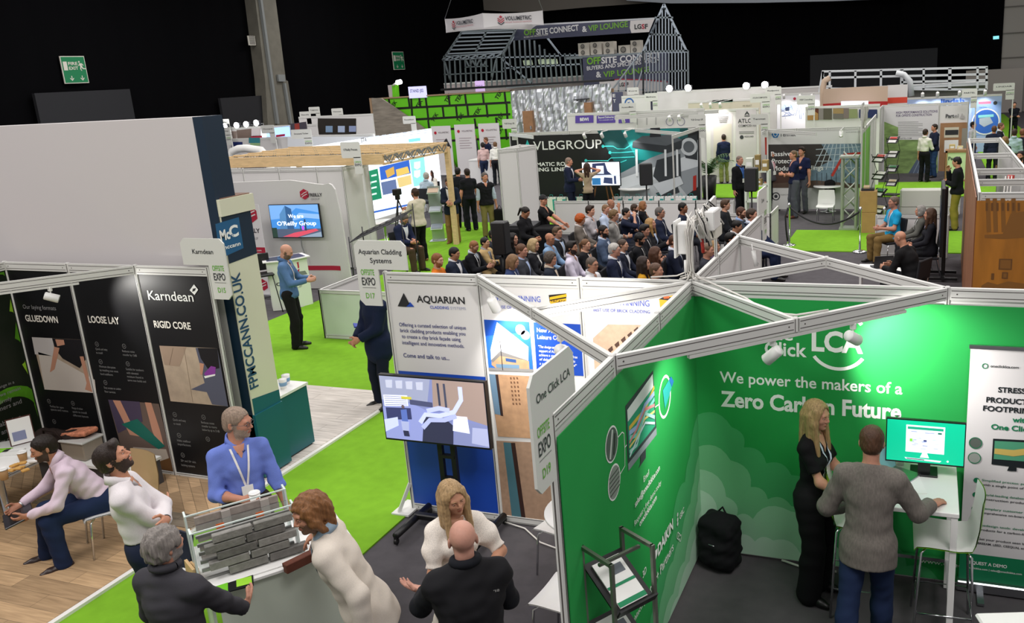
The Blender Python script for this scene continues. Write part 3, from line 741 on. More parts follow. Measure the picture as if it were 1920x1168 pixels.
for z in (2.6,3.6,5.2,6.9): mb.box((10,60.12,z),(8,.06,.08),M('cladding_line','6f6c66',.6))
mb.build('wall_right',kind='structure')
mb = MB(); mb.box((6.0,59.6,1.45),(3.6,.2,2.9),M('lower_cladding','b3aca6',.6)); mb.build('trim_2',kind='structure')
fr = XF(59.5)
mb = MB(); q = [fr.px(*p) for p in ((540,-60),(585,0),(700,6),(830,14),(950,22),(1000,23),(1100,14),(1200,7),(1290,-2),(1400,-60))]
mb.prism(fr,q,0,.15,BEIGE); mb.build('ceiling',kind='structure')
fr = XF(58.8)
mb = MB(); q = [fr.px(*p) for p in ((1130,-40),(1180,2),(1260,7),(1420,6),(1560,3),(1700,-3),(1760,-40))]; mb.prism(fr,q,0,.6,M('duct_white','c9d3dc',.4)); mb.build('ceiling_duct',label='pale curved duct hanging at the top of the far wall',cat='duct')
# ---- steel column on the left wall
COLM = M('concrete_grey','716e63',.7,noise=(2,.15)); PIPE = M('pipe_grey','8b8f8e',.4)
t = thing('column','grey steel column with pipes against the black left wall','column',(-31.6,34,0),kind='structure')
a = P(512,100,x=-31.3); b0 = P(505,235,x=-31.3); b1 = P(551,235,x=-31.3); t0 = P(480,0,x=-31.3); t1 = P(520,0,x=-31.3)
mb = MB(); fr = YF(-31.3)
mb.prism(fr,[fr.px(*p) for p in ((474,-40),(512,-40),(536,150),(540,152),(552,232),(548,330),(515,330),(502,232),(497,150))],-.7,0,COLM); mb.build('shaft',t)
mb = MB()
for p,q,w in (((484,-30),(520,232),.16),((533,156),(545,232),.14)):
 mb.bar(P(*p,x=-31.22),P(*q,x=-31.22),w,w,PIPE,(1,0,0))
mb.build('pipe',t)
mb = MB(); fr = YF(-31.28); mb.prism(fr,[fr.px(*p) for p in ((518,140),(531,140),(532,153),(520,153))],0,.12,PIPE); mb.build('junction_box',t)
# ---- fire exit signs, vent and dark boards
SGREEN = M('sign_green','0a7a4a',.5); SWHITE = M('sign_white','d8d4c8',.5)
def exit_sign(pts,label,x=-31.84):
 fr = YF(x); q = [fr.px(*p) for p in pts]; a0 = min(p[0] for p in q); a1 = max(p[0] for p in q); z0 = min(p[1] for p in q); z1 = max(p[1] for p in q)
 mb = MB(); mb.prism(fr,[(a0,z0),(a1,z0),(a1,z1),(a0,z1)],-.04,0,SWHITE); t = mb.build('exit_sign',label=label,cat='sign',group='fire exit signs on the left wall')
 w = a1-a0; h = z1-z0; X = lambda u,v: (a0+u*w,z0+v*h)
 mb = MB(); mb.prism(fr,[X(.03,.03),X(.97,.03),X(.97,.97),X(.03,.97)],0,.01,SGREEN); mb.build('green_face',t)
 mb = MB(); d = .014
 rect(mb,fr,*X(.07,.48),*X(.23,.80),SWHITE,d)
 for s_,y in (('FIRE',.67),('EXIT',.50)): text(mb,fr,s_,X(.28,y),X(.66,y),SWHITE,h*.12,.02,d,px=False)
 fig = [(.70,.77),(.76,.73),(.84,.73),(.90,.66),(.88,.64),(.82,.69),(.83,.62),(.86,.56),(.96,.54),(.96,.51),(.84,.52),(.79,.58),(.77,.52),(.80,.46),(.77,.45),(.73,.53),(.75,.60),(.74,.66),(.68,.64),(.67,.67),(.74,.70)]
 poly(mb,fr,[X(*p) for p in fig],SWHITE,d,False); disc(mb,fr,X(.735,.79),w*.03,SWHITE,d)
 for u in (.32,.75):
  rect(mb,fr,*X(u-.015,.16),*X(u+.015,.28),SWHITE,d); poly(mb,fr,[X(u-.09,.19),X(u,.09),X(u+.09,.19),X(u+.06,.20),X(u,.14),X(u-.06,.20)],SWHITE,d,False)
 mb.build('pictogram',t)
exit_sign(((112,106),(157,105),(167,154),(122,157)),'large green fire exit sign high on the black wall, nearer one')
exit_sign(((737,98),(756,97),(758,129),(739,131)),'small far green fire exit sign left of the steel frame house')
mb = MB(); fr = YF(-31.6); q = [fr.px(*p) for p in ((463,67),(476,66),(478,85),(465,86))]; a0,a1,z0,z1 = q[0][0],q[1][0],q[2][1],q[0][1]
mb.prism(fr,R4(a0,z0,a1,z1),0,.05,SWHITE)
t = mb.build('wall_vent',label='pale louvred vent high on the black wall beside the column',cat='vent')
mb = MB()
for k in range(6): rect(mb,fr,a0+.05,z0+.05+k*(z1-z0)/6.4,a1-.05,z0+.09+k*(z1-z0)/6.4,M('vent_gap','3a3a38',.7),.06)
mb.build('louvre',t)
BOARD = M('dark_board','1c1d21',.8)
for pts,lb in ((((62,175),(240,167),(246,222),(72,226)),'dark grey board on the wall under the nearer fire exit sign'),(((410,185),(498,178),(508,236),(420,240)),'dark panelled screen against the wall left of the column')):
 mb = MB(); fr = YF(-31.7); q = [fr.px(*p) for p in pts]; a0 = min(q[0][0],q[3][0]); a1 = max(q[1][0],q[2][0]); mb.prism(fr,R4(a0,1.2,a1,(q[0][1]+q[1][1])/2),-.05,.1,BOARD); mb.build('wall_board',label=lb,cat='board')
mb = MB(); fr = XF(59.83); mb.prism(fr,[fr.px(*p) for p in ((1862,68),(1873,67),(1873,73),(1862,74))],0,.1,M('exit_glow','7fd0d8',.5,emit=1.2)); mb.build('exit_light',label='small lit exit light on the far right of the black drape',cat='light')
fr = XF(52)
mb = MB(); q = [fr.px(*p) for p in ((1519,104),(1758,97),(1760,160),(1519,172))]; mb.prism(fr,[(q[0][0],0),(q[1][0],0),(q[1][0],q[0][1]),(q[0][0],q[0][1])],-1,0,M('dark_screen','17191c',.9)); mb.build('backdrop_screen',label='dark grey draped screen behind the white railing',cat='screen')
# ================================================================= shell-scheme helpers
def post(parent,x,y,z1=2.51,z0=0.,name='post'):
 mb = MB(); mb.box((x,y,(z0+z1)/2),(.040,.040,z1-z0),ALU,ch=.008)
 for sx,sy in ((.021,0),(-.021,0),(0,.021),(0,-.021)):
  mb.box((x+sx*.96,y+sy*.96,(z0+z1)/2),(.004 if sx else .007,.004 if sy else .007,z1-z0-.02),GROOVE)
 return mb.build(name,parent)
def beam(parent,a,b,z=2.5,h=.095,name='top_rail'):
 mb = MB(); a = V(a[0],a[1],z-h/2); b = V(b[0],b[1],z-h/2); d = nrm(b-a)
 a = a+d*.018; b = b-d*.018
 mb.bar(a,b,.034,h,ALU)
 for dz in (.026,-.026): mb.bar(a+V(0,0,dz)+d*.01,b+V(0,0,dz)-d*.01,.0365,.005,GROOVE)
 for p in (a+d*.05,b-d*.05):
  n = V(-d[1],d[0],0)
  mb.tube([p-n*.019,p+n*.019],.006,GROOVE,6)
 return mb.build(name,parent)
def panel(parent,a,b,mat,z0=.05,z1=2.41,th=.012,name='panel'):
 a = V(*a,0); b = V(*b,0); d = nrm(b-a); mb = MB(); a = a+d*.02; b = b-d*.02; m = (a+b)/2
 mb.bar(V(a[0],a[1],(z0+z1)/2),V(b[0],b[1],(z0+z1)/2),th,z1-z0,mat)
 return mb.build(name,parent)
def bottom_rail(parent,a,b): return beam(parent,a,b,.075,.07,'bottom_rail')
def wall_run(parent,x0,y0,dx,dy,n,mats,z=2.5,first=True,last=True):
 ps = [(x0+dx*i,y0+dy*i) for i in range(n+1)]
 for i,p in enumerate(ps):
  if (i > 0 or first) and (i < n or last): post(parent,*p,z+.01)
 out = []
 for i in range(n):
  beam(parent,ps[i],ps[i+1],z); bottom_rail(parent,ps[i],ps[i+1])
  out.append(panel(parent,ps[i],ps[i+1],mats[i] if isinstance(mats,(list,tuple)) else mats,z1=z-.09))
 return out
def spotlight(loc,aim,label,watt=0,deg=55,drop=.10,size=1.,group='track spotlights',lit=True,blend=.7,arm=None):
 t = thing('spotlight',label,'spotlight',loc,0,group); L = V(*loc); d = nrm(V(*aim)-L); s = size
 mb = MB(); mb.box(L+V(0,0,-.02),(.045*s,.03*s,.05),WHITEP,ch=.006); mb.tube([L+V(0,0,-.04),L+V(0,0,-drop*.75),L+V(0,0,-drop)],.007*s,WHITEP); mb.build('bracket',t)
 if arm is not None: mb = MB(); mb.tube([L,V(L[0],arm,L[2])],.012,ALU,6); mb.build('arm',t)
 h = L+V(0,0,-drop-.01); mb = MB()
 mb.lathe(h-d*.07*s,[(0,0),(.036*s,.002),(.042*s,.012),(.044*s,.135*s),(.040*s,.14*s),(.036*s,.10*s),(0,.10*s)],WHITEP,18,d); hd = mb.build('lamp_head',t)
 mb = MB(); mb.lathe(h+d*.035*s,[(0,0),(.034*s,0),(.034*s,.004),(0,.004)],M('lamp_on','fff8ea',.4,emit=14 if lit else .4),14,d); mb.build('lens',hd)
 if watt: spot('spot',tuple(h+d*.085*s),aim,watt,deg,blend=blend)
 return t
SIGN = M('sign_foamboard','d9dad4',.55); INK = M('ink_dark','35383c',.5); LGREEN = M('ink_green','6cb33e',.5)
def fascia(fr,a,b0,w,dirn,name,code,label,two=None,h1=.36,h2=.42,wl=.62,txt=True,ins=.24):
 """L-shaped stand sign: wide block above, narrow block hanging beyond the wall end (at in-plane a, direction dirn)"""
 t = thing('stand_sign',label,'sign',tuple(fr.pt(a+dirn*.15,b0)),0,'stand number signs')
 x = lambda v: a+dirn*v
 P0 = [(x(.03),b0),(x(w-.05),b0),(x(w),b0+.05),(x(w),b0+h2+h1-.05),(x(w-.05),b0+h1+h2),(x(-ins+.05),b0+h1+h2),(x(-ins),b0+h1+h2-.05),(x(-ins),b0+h2+.02),(x(.03),b0+h2+.02)]
 if dirn < 0: P0 = P0[::-1]
 mb = MB(); mb.prism(fr,P0,-.008,.008,SIGN); bd = mb.build('board',t)
 L0 = min(x(-ins),x(w)); L1 = max(x(-ins),x(w)); c = (L0+L1)/2; W_ = L1-L0; d = .011
 mb = MB()
 ts = .062
 if two: lines = two
 else: lines = [name]
 for i,s_ in enumerate(lines):
  ww = min(W_*.84,len(s_)*.034); text(mb,fr,s_,(c-ww/2,b0+h2+h1*.47-.085*i+.03*(len(lines)-1)),(c+ww/2,b0+h2+h1*.47-.085*i+.03*(len(lines)-1)),INK,.05,.008,d,px=False)
 n0 = min(x(.03),x(w)); n1 = max(x(.03),x(w)); m = .045
 text(mb,fr,'OFFSITE',(n0+m,b0+.305),(n1-m,b0+.305),LGREEN,.058,.012,d,px=False); text(mb,fr,'EXPO',(n0+m,b0+.205),(n1-m,b0+.205),INK,.078,.014,d,px=False)
 rect(mb,fr,n0+m,b0+.178,n1-m,b0+.181,INK,d)
 ww = .10; text(mb,fr,code,((n0+n1)/2-ww/2,b0+.075),((n0+n1)/2+ww/2,b0+.075),LGREEN,.055,.012,d,px=False)
 mb.build('lettering',t); return t
def bumps(pts,k=.5,seg=6):
 """cloud outline: every step between anchors bulges outwards"""
 out = []
 for i in range(len(pts)-1):
  a = V(*pts[i]); b = V(*pts[i+1]); d = b-a; n = V(-d[1],d[0])
  for j in range(seg):
   t = j/seg; out.append(a+d*t+n*k*4*t*(1-t)*.5)
 out.append(V(*pts[-1])); return [tuple(p) for p in out]
# ================================================================= the brick-cladding stand (D17)
BLUEW = M('royal_blue_panel','1c49b0',.45); INKB = M('ink_navy','3a3f7c',.5); INKBL = M('ink_blue','4a5fc0',.5)
t = D17 = thing('exhibition_stand','white shell scheme stand wall with blue base and brick building posters','exhibition stand',(-1.5,0,0))
for x in (-3,-2,-1): post(t,x,0)
pn = []
for i in range(3):
 beam(t,(-3+i,0),(-2+i,0)); bottom_rail(t,(-3+i,0),(-2+i,0)); pn.append(panel(t,(-3+i,0),(-2+i,0),WPANEL))
beam(t,(-2,0),(-1,-1),name='brace_rail'); beam(t,(-1,-1),(0,-2),name='brace_rail'); beam(t,(-1,-1),(0,0),name='brace_rail'); post(t,-1,-1,2.51,2.40,'brace_joint')
mb = MB(); mb.box((-3.06,-.02,.012),(.20,.30,.02),ALU); mb.bar((-3.0,-.02,.3),(-3.1,-.12,.02),.03,.03,ALU); mb.build('foot_plate',t)
fr = XF(-.008)
mb = MB(); z1 = fr.px(820,700)[1]; rect(mb,fr,-2.98,.08,-2.02,z1,BLUEW,.002)
poly(mb,fr,[(746,574),(757,549),(768,569),(762,575)],M('logo_black','25262a',.5),.003); poly(mb,fr,[(762,575),(769,566),(777,575)],BLUEW,.003)
text(mb,fr,'AQUARIAN',(782,567),(872,569),M('logo_black','25262a',.5),13,.02); text(mb,fr,'CLADDING',(807,578),(842,580),INKBL,5.5,.01); text(mb,fr,'SYSTEMS',(845,580),(874,581),M('ink_pale','a9adc6',.5),5.5)
for s_,p,q in (('Offering a curated selection of unique',(749,612),(874,617)),('brick cladding products enabling you',(751,623),(873,628)),('to create a clay brick façade using',(754,634),(864,639)),('intelligent and innovative methods.',(755,646),(871,651)),('Come and talk to us...',(757,669),(843,675))):
 text(mb,fr,s_,p,q,INKB,7 if 'Come' not in s_ else 8,.006)
mb.build('graphic',pn[0])
SKYB = flat('2f6fd0'); SKYB2 = flat('1f4fae'); CLOUD = flat('c9d8ee'); BRICK1 = M('print_brick','c39a76',.6,noise=(14,.15)); BRICKP = M('print_pink_brick','d6b79c',.6,noise=(20,.12)); CONC = flat('e2e4e8'); SHAD = flat('7d7a78'); ROADP = flat('8f8e8c'); GLASSP = flat('6f8da6')
mb = MB()
INKT = INKBL
text(mb,fr,'AWARD WINNING',(918,563),(1014,566),INKT,11,.004); text(mb,fr,'BEST USE OF BRICK CLADDING',(919,577),(1024,582),INKT,6,.002)
poly(mb,fr,[(906,599),(992,603),(1000,697),(916,694)],SKYB); poly(mb,fr,[(906,599),(992,603),(993,622),(908,630)],SKYB2,.0024)
disc(mb,fr,(976,618),.05,CLOUD,.0026,px=True); disc(mb,fr,(985,628),.045,CLOUD,.0026,px=True)
poly(mb,fr,[(932,604),(991,650),(991,676),(938,660),(921,675),(920,655)],CONC,.003); poly(mb,fr,[(921,675),(938,658),(991,676),(938,667),(924,680)],SHAD,.0034)
poly(mb,fr,[(922,675),(938,664),(992,677),(993,692),(930,690),(922,684)],BRICK1,.003); poly(mb,fr,[(930,682),(974,684),(974,691),(931,689)],GLASSP,.0036); poly(mb,fr,[(948,671),(968,674),(968,680),(949,677)],flat('35548c'),.0036); poly(mb,fr,[(916,689),(1000,692),(1000,697),(916,694)],ROADP,.0036)
stroke(mb,fr,[(933,638),(938,640),(943,694)],.008,flat('2a2a30'),.004)
poly(mb,fr,[(1000,604),(1088,608),(1095,705),(1007,700)],BLUEW)
for s_,p,q,b in (('New Alfreton',(1007,622),(1062,625),.02),('Leisure Centre',(1008,635),(1064,638),.02),('"The design and installation',(1010,652),(1068,655),.012),('support of Aquarian helped us',(1011,660),(1075,663),.012),('achieve a stunning building free',(1011,668),(1083,671),.012),('of delay on budget. This is',(1012,676),(1079,679),.012),('a project to be proud of"',(1012,684),(1082,687),.012)):
 text(mb,fr,s_,p,q,WHITEP,8 if b == .02 else 5,b,.004,shear=.2 if b < .015 else 0)
poly(mb,fr,[(917,701),(994,705),(1000,822),(934,818)],BRICK1); poly(mb,fr,[(917,701),(929,702),(940,778),(928,776)],GLASSP,.003); poly(mb,fr,[(929,702),(934,702),(944,780),(939,779)],flat('3f2f2c'),.003)
for k in range(7):
 for j in range(3): poly(mb,fr,[(956+j*6+k*.8,707+k*8),(959+j*6+k*.8,707+k*8),(960+j*6+k*.8,711+k*8),(957+j*6+k*.8,711+k*8)],flat('7c5a44'),.003)
poly(mb,fr,[(931,826),(1060,832),(1070,985),(944,972)],M('print_brick2','a98a72',.6,noise=(18,.14))); poly(mb,fr,[(944,829),(958,830),(978,972),(960,968)],flat('4a7480'),.003); poly(mb,fr,[(958,830),(966,830),(986,974),(978,972)],flat('3a2622'),.003)
YEL = flat('e8b52c')
poly(mb,fr,[(1029,553),(1062,550),(1062,562),(1031,567)],flat('2a2522'),.003); poly(mb,fr,[(1031,557),(1062,551),(1063,556),(1031,562)],YEL,.0036); poly(mb,fr,[(1031,564),(1062,559),(1062,569),(1033,570)],YEL,.0036); text(mb,fr,'FACADE',(1034,568),(1061,566),flat('2a2522'),5,.02,.004)
mb.build('poster',pn[1])
mb = MB()
text(mb,fr,'AWARD WINNING',(1110,570),(1218,575),INKT,12,.004); text(mb,fr,'BEST USE OF BRICK CLADDING',(1113,583),(1219,588),INKT,6,.002)
poly(mb,fr,[(1098,607),(1270,609),(1270,700),(1106,700)],flat('cfe0f2'),.0022); poly(mb,fr,[(1112,634),(1140,608),(1270,610),(1270,715),(1116,715)],BRICKP,.003)
for k in range(5): poly(mb,fr,[(1140+k*12,655-k*9),(1148+k*12,648-k*9),(1150+k*12,656-k*9),(1144+k*12,661-k*9)],flat('5a4238'),.0036)
poly(mb,fr,[(1236,561),(1262,553),(1262,575),(1238,576)],YEL,.003); poly(mb,fr,[(1235,561),(1245,556),(1262,557),(1262,564)],flat('2a2522'),.0036); poly(mb,fr,[(1244,556),(1255,555),(1255,559),(1245,560)],flat('e8672c'),.004)
rect(mb,fr,-.95,.10,-.06,1.45,flat('b9d2ea'),.0022); rect(mb,fr,-.95,.10,-.45,1.2,BRICKP,.003)
mb.build('poster',pn[2])
fascia(XF(-.03),-3.02,2.17,.27,-1,'','D17','white sign board numbered D17 at the end of the white poster wall',['Aquarian Cladding','Systems'],h1=.30,h2=.34,ins=.30)
# ================================================================= the green stand (D19)
GRN = M('fabric_green','169843',.75,noise=(1.4,.06),bump=(2.2,.25,(1,1,.3))); C1 = M('fabric_cloud_a','3fa561',.75); C2 = M('fabric_cloud_b','6dbb83',.75); C3 = M('fabric_cloud_c','97cfa6',.75); C4 = M('fabric_cloud_d','b9dfc3',.75)
GW = M('ink_white','f2f4f0',.6)
t = D19 = thing('exhibition_stand','bright green stand walls printed with clouds and white slogan','exhibition stand',(1.2,-.8,0))
for p in ((0,0),(0,-1),(0,-2),(0,-3),(2,0),(4,0)): post(t,*p)
for i in range(3): beam(t,(0,-i),(0,-i-1)); bottom_rail(t,(0,-i),(0,-i-1))
beam(t,(0,0),(2,0)); beam(t,(2,0),(4,0)); bottom_rail(t,(0,0),(2,0)); bottom_rail(t,(2,0),(4,0))
beam(t,(0,-2),(1,-1),name='brace_rail'); beam(t,(1,-1),(2,0),name='brace_rail'); beam(t,(0,0),(1,-1),name='brace_rail'); post(t,1,-1,2.51,2.40,'brace_joint')
mb = MB(); a,b = V(0,-2,2.385),V(2,0,2.385); d = nrm(b-a); mb.bar(a+d*.55,b-d*.42,.035,.022,ALU); mb.build('lighting_track',t)
for i in range(3): panel(t,(0,-i),(0,-i-1),WPANEL)
panel(t,(0,0),(2,0),WPANEL); panel(t,(2,0),(4,0),WPANEL)
mb = MB(); fl = YF(.024); mb.prism(fl,R4(-2.985,.02,-.004,2.37),0,.006,GRN); gl = mb.build('side_graphic',t,'green printed fabric wall with a computer picture')
mb = MB(); fb = XF(-.024); mb.prism(fb,R4(.004,.02,4.2,2.37),0,.006,GRN); gb = mb.build('back_graphic',t,'green printed fabric wall with a white slogan')
# clouds
def cl(mb,fr,anchors,close,mat,d,k=.5):
 q = [fr.px(*p) for p in anchors]; q = bumps(q,k); q = q+[c if isinstance(c[0],float) else fr.px(*c) for c in close]
 q = [(min(max(a,-2.98 if fr is fl else .006),-.006 if fr is fl else 4.1),min(max(b,.021),2.36)) for a,b in q]; poly(mb,fr,q,mat,d,False)
mb = MB()
cl(mb,fb,[(1306,778),(1372,800),(1395,838),(1437,868),(1484,890),(1530,930),(1570,985),(1640,1010),(1700,1060),(1760,1090)],[(3.0,.021),(.006,.021)],C1,.008)
cl(mb,fb,[(1306,838),(1370,862),(1408,912),(1440,935),(1484,948),(1530,990),(1570,1030),(1620,1070)],[(2.2,.021),(.006,.021)],C2,.0095)
cl(mb,fb,[(1306,878),(1362,930),(1382,966),(1412,972),(1484,958),(1540,1010),(1580,1060)],[(1.7,.021),(.006,.021)],C3,.011)
cl(mb,fb,[(1306,915),(1345,965),(1380,1004),(1416,1014),(1450,1012),(1500,1035),(1530,1065)],[(1.4,.021),(.006,.021)],C4,.0125)
text(mb,fb,'One',(1419,634),(1487,638),GW,22,.02,.008); text(mb,fb,'Click',(1434,664),(1513,669),GW,26,.02,.008)
text(mb,fb,'LCA',(1522,655),(1618,662),GW,38,.035,.008)
c = fb.px(1572,640); ring(mb,fb,c,.245,.028,GW,.008,18,a0=radians(215),a1=radians(325)); ring(mb,fb,c,.245,.028,GW,.008,18,a0=radians(40),a1=radians(140))
text(mb,fb,'We power the makers of a',(1350,717),(1692,737),GW,21,.014,.008); text(mb,fb,'Zero Carbon Future',(1352,765),(1690,781),GW,29,.03,.008)
text(mb,fb,'www.oneclicklca.com',(1725,1056),(1885,1070),GW,8,.0,.014)
mb.build('lettering',gb)
mb = MB(); Y = lambda x,y: (960+x/2.3,660+y*.4349)
cl(mb,fl,[Y(807,250),Y(762,450),Y(742,560),Y(700,650),Y(690,780),Y(672,860),Y(620,1000),Y(600,1120),Y(590,1168)][::-1],[(-.006,2.0),(-.006,.021),(-1.9,.021)],C1,.008,.3)
cl(mb,fl,[Y(807,430),Y(780,560),Y(765,650),Y(725,800),Y(690,900),Y(650,1020),Y(625,1168)][::-1],[(-.006,.9),(-.006,.021),(-1.5,.021)],C2,.0095,.3)
cl(mb,fl,[Y(805,530),Y(795,640),Y(780,740),Y(740,900),Y(690,1040),Y(645,1168)][::-1],[(-.006,.7),(-.006,.021),(-1.3,.021)],C3,.011,.3)
cl(mb,fl,[Y(800,700),Y(785,800),Y(760,900),Y(710,1050),Y(668,1168)][::-1],[(-.006,.4),(-.006,.021),(-1.1,.021)],C4,.0125,.3)
FRM = flat('3b4044'); poly(mb,fl,[Y(484,232),Y(604,78),Y(618,325),Y(495,482)],FRM,.008); poly(mb,fl,[Y(490,250),Y(600,95),Y(612,318),Y(498,460)],flat('2f9a74'),.0095)
poly(mb,fl,[Y(490,250),Y(600,95),Y(603,150),Y(493,300)],flat('dfe6e2'),.011); poly(mb,fl,[Y(495,482),Y(618,325),Y(619,355),Y(497,512)],flat('8a9398'),.009); poly(mb,fl,[Y(548,445),Y(572,415),Y(572,455),Y(540,502),Y(548,480)],FRM,.009)
for i,(cc,w) in enumerate((('d8b84a',.030),('9fb6dc',.034),('7fd0c0',.03),('d98a8a',.022),('e2d27a',.018),('a9dccf',.026),('cfe4e8',.018))):
 stroke(mb,fl,[Y(498,330+i*20),Y(530,290+i*14+(i % 3)*20),Y(565,250+i*9-(i % 2)*30),Y(607,150+i*26)],w,flat(cc),.0115+i*.0008)
cA = Y(425,397); cB = Y(436,560); ra = abs(fl.px(*Y(448,397))[0]-fl.px(*Y(403,397))[0])/2
for c_,m_ in ((cA,flat('5c6660')),(cB,flat('8f968f'))):
 disc(mb,fl,c_,.118,GW,.008,28,True); disc(mb,fl,c_,.106,m_,.0095,28,True)
for k in range(5): q = fl.px(*cB); stroke(mb,fl,[(q[0]-.09,q[1]-.06+k*.03),(q[0]+.09,q[1]-.06+k*.03)],.008,flat('4c524c'),.011,False)
q = fl.px(*cA); stroke(mb,fl,[(q[0]-.05,q[1]-.08),(q[0]+.02,q[1]+.09)],.03,flat('c9cfc9'),.011,False); stroke(mb,fl,[(q[0]+.02,q[1]-.08),(q[0]+.06,q[1]+.05)],.02,flat('2e3430'),.011,False)
stroke(mb,fl,[Y(448,372),Y(470,345),Y(478,350),Y(482,420),Y(482,490),Y(462,525)],.008,GW,.008); stroke(mb,fl,[Y(482,410),Y(490,400)],.008,GW,.008); stroke(mb,fl,[Y(612,238),Y(633,222)],.008,GW,.008)
ring(mb,fl,Y(655,192),.165,.022,GW,.008,30,True); poly(mb,fl,[Y(645,165),Y(680,105),Y(692,125),Y(655,245)],flat('2fa7a0'),.0095); poly(mb,fl,[Y(672,120),Y(680,105),Y(692,125),Y(684,150)],flat('2a6fb0'),.011)
for s_,p,q,bd in (('Email',Y(560,563),Y(583,525),.0),('sales@oneclicklca.com',Y(522,663),Y(630,512),.02),('Request a free demo today',Y(520,742),Y(636,575),.0),('oneclicklca.com',Y(542,745),Y(616,640),.02),('DAIKIN',Y(622,865),Y(688,772),.03),('GBC',Y(716,722),Y(735,690),.02),('Foster + Partners',Y(560,1062),Y(690,880),.01),('3D',Y(556,972),Y(572,948),.02),('Architects',Y(500,1180),Y(556,1115),.005)):
 text(mb,fl,s_,p,q,GW,None,bd,.0145)
poly(mb,fl,[Y(604,862),Y(619,845),Y(619,868),Y(606,914)],GW,.0145)
for yy in (700,722,740): disc(mb,fl,Y(707,yy),.018,GW,.0145,10,True)
for dx in (-5,0,6): ring(mb,fl,Y(713+dx,795+dx),.03,.008,GW,.0145,12,True)
mb.build('lettering',gl)
fascia(YF(.03),-3.02,2.17,.27,-1,'One Click LCA','D19','green-lettered white sign board for stand D19 at the green wall',h1=.30,h2=.34,ins=.30)
# ================================================================= white stand behind (side wall at x = 0 going back)
t = thing('exhibition_stand','plain white shell scheme walls behind the green stand','exhibition stand',(.5,1.5,0))
for p in ((0,1),(0,2),(0,3.25)): post(t,*p)
for a,b in (((0,0),(0,1)),((0,1),(0,2)),((0,2),(0,3.25))): beam(t,a,b); bottom_rail(t,a,b); panel(t,a,b,WPANEL)
beam(t,(0,2),(1,1),name='brace_rail'); beam(t,(1,1),(2,0),name='brace_rail'); beam(t,(0,0),(1,1),name='brace_rail'); post(t,1,1,2.51,2.40,'brace_joint')
mb = MB(); mb.tube([(.18,1.78,2.45),(.20,1.80,2.30),(.25,1.80,2.24)],.006,WHITEP); mb.tube([(.19,1.80,2.38),(.22,1.79,2.22)],.022,WHITEP); mb.build('plug_cable',t)
fascia(YF(.03),3.27,2.17,.27,1,'Corex','F19','white sign board seen edge-on above the white wall behind the cable mast',h1=.30,h2=.34,ins=.30)
# ---- distribution board mast with its tangle of cables
t = thing('electrical_mast','white twin-post mast with switch boxes and tangled cables above the stand corner','electrical mast',(0,.4,2.5))
for y,zz in ((.06,3.05),(.95,3.15)): post(t,0,y,zz,2.49)
mb = MB(); mb.bar((0,.06,3.02),(0,.95,3.12),.034,.09,ALU); mb.build('top_rail',t)
mb = MB(); mb.box((-.10,.10,2.90),(.13,.16,.30),WHITEP,ch=.008); mb.build('switch_box',t); mb = MB(); mb.box((-.185,.08,2.90),(.025,.20,.36),WHITEP,ch=.004); mb.build('box_door',t)
mb = MB(); mb.box((.11,.52,3.00),(.13,.26,.20),WHITEP,ch=.012); mb.build('socket_box',t); mb = MB(); mb.box((.10,.60,2.86),(.14,.24,.13),M('box_cream','d8d5c8',.5),ch=.012); mb.build('socket_box',t)
mb = MB(); mb.box((.06,.30,2.93),(.08,.16,.14),M('box_grey','b9b7b0',.5),ch=.01); mb.build('junction_box',t)
rr = np.random.RandomState(5); CABW = M('cable_white','d9d6cf',.5)
for k in range(13):
 x = -.055+.013*(k % 8); y = .03+.02*rr.randn(); top = 3.03+.04*rr.rand(); xb = x+.10*rr.randn(); yb = -.02+.08*rr.randn()
 mb = MB(); mb.tube([(x+.07*rr.randn(),.25+.3*rr.rand(),top),(x,y+.06,top+.03),(x-.02+.05*rr.rand(),y-.03,top-.05),(x*.8,y-.02,2.85),(x*.7,y-.03,2.70),(x*.9+.01*rr.randn(),y-.04,2.6),(xb*.6,yb,2.53),(xb*1.6,yb*.5,2.515)],.0075,CABW,6); mb.build('cable',t)
for k in range(12):
 mb = MB(); y0 = .1+.7*rr.rand(); y1 = y0+.25*rr.randn(); mb.tube([(.02+.05*rr.randn(),y0,3.02),(.04*rr.randn(),(y0+y1)/2,3.10+.07*rr.rand()),(.05+.06*rr.rand(),y1,3.02),(.09+.06*rr.rand(),y1+.1,2.9-.15*rr.rand())],.009,BLACK if k % 3 == 0 else CABW,6); mb.build('cable',t)
mb = MB(); mb.tube([(-.06,.0,2.70),(-.06,.0,2.58)],.022,WHITEP,8); mb.build('plug',t); mb = MB(); mb.tube([(.04,.3,2.84),(.05,.32,2.70)],.022,M('plug_red','b0281f',.4),8); mb.build('plug',t,'red plug')
t.scale = (.68,1,.86)
# flex draped over the rails
mb = MB(); mb.tube([(.05,.0,2.53),(.28,-.22,2.515),(.55,-.50,2.50),(.78,-.78,2.47),(1.0,-.97,2.515),(1.2,-.80,2.512)],.008,CABW,6); mb.build('flex_cable',None,'white flex looped along the rail above the green stand corner','cable')
# ---- spotlights of the two stands
spotlight((-1.72,-.28,2.41),(-1.6,.0,1.75),'white spotlight on the rail before the AWARD WINNING poster, nearer the wall post',58,105)
spotlight((-.62,-1.38,2.41),(-.9,.0,1.9),'white spotlight hanging over the blue leisure centre poster',72,105)
spotlight((.98-.12,-1.12,2.375),(.0,-.95,1.55),'white spotlight hanging left of the white logo on the green stand',62,85)
spotlight((1.36,-.64,2.375),(1.75,-.02,1.95),'white spotlight hanging in front of the white logo on the green wall',105,90)
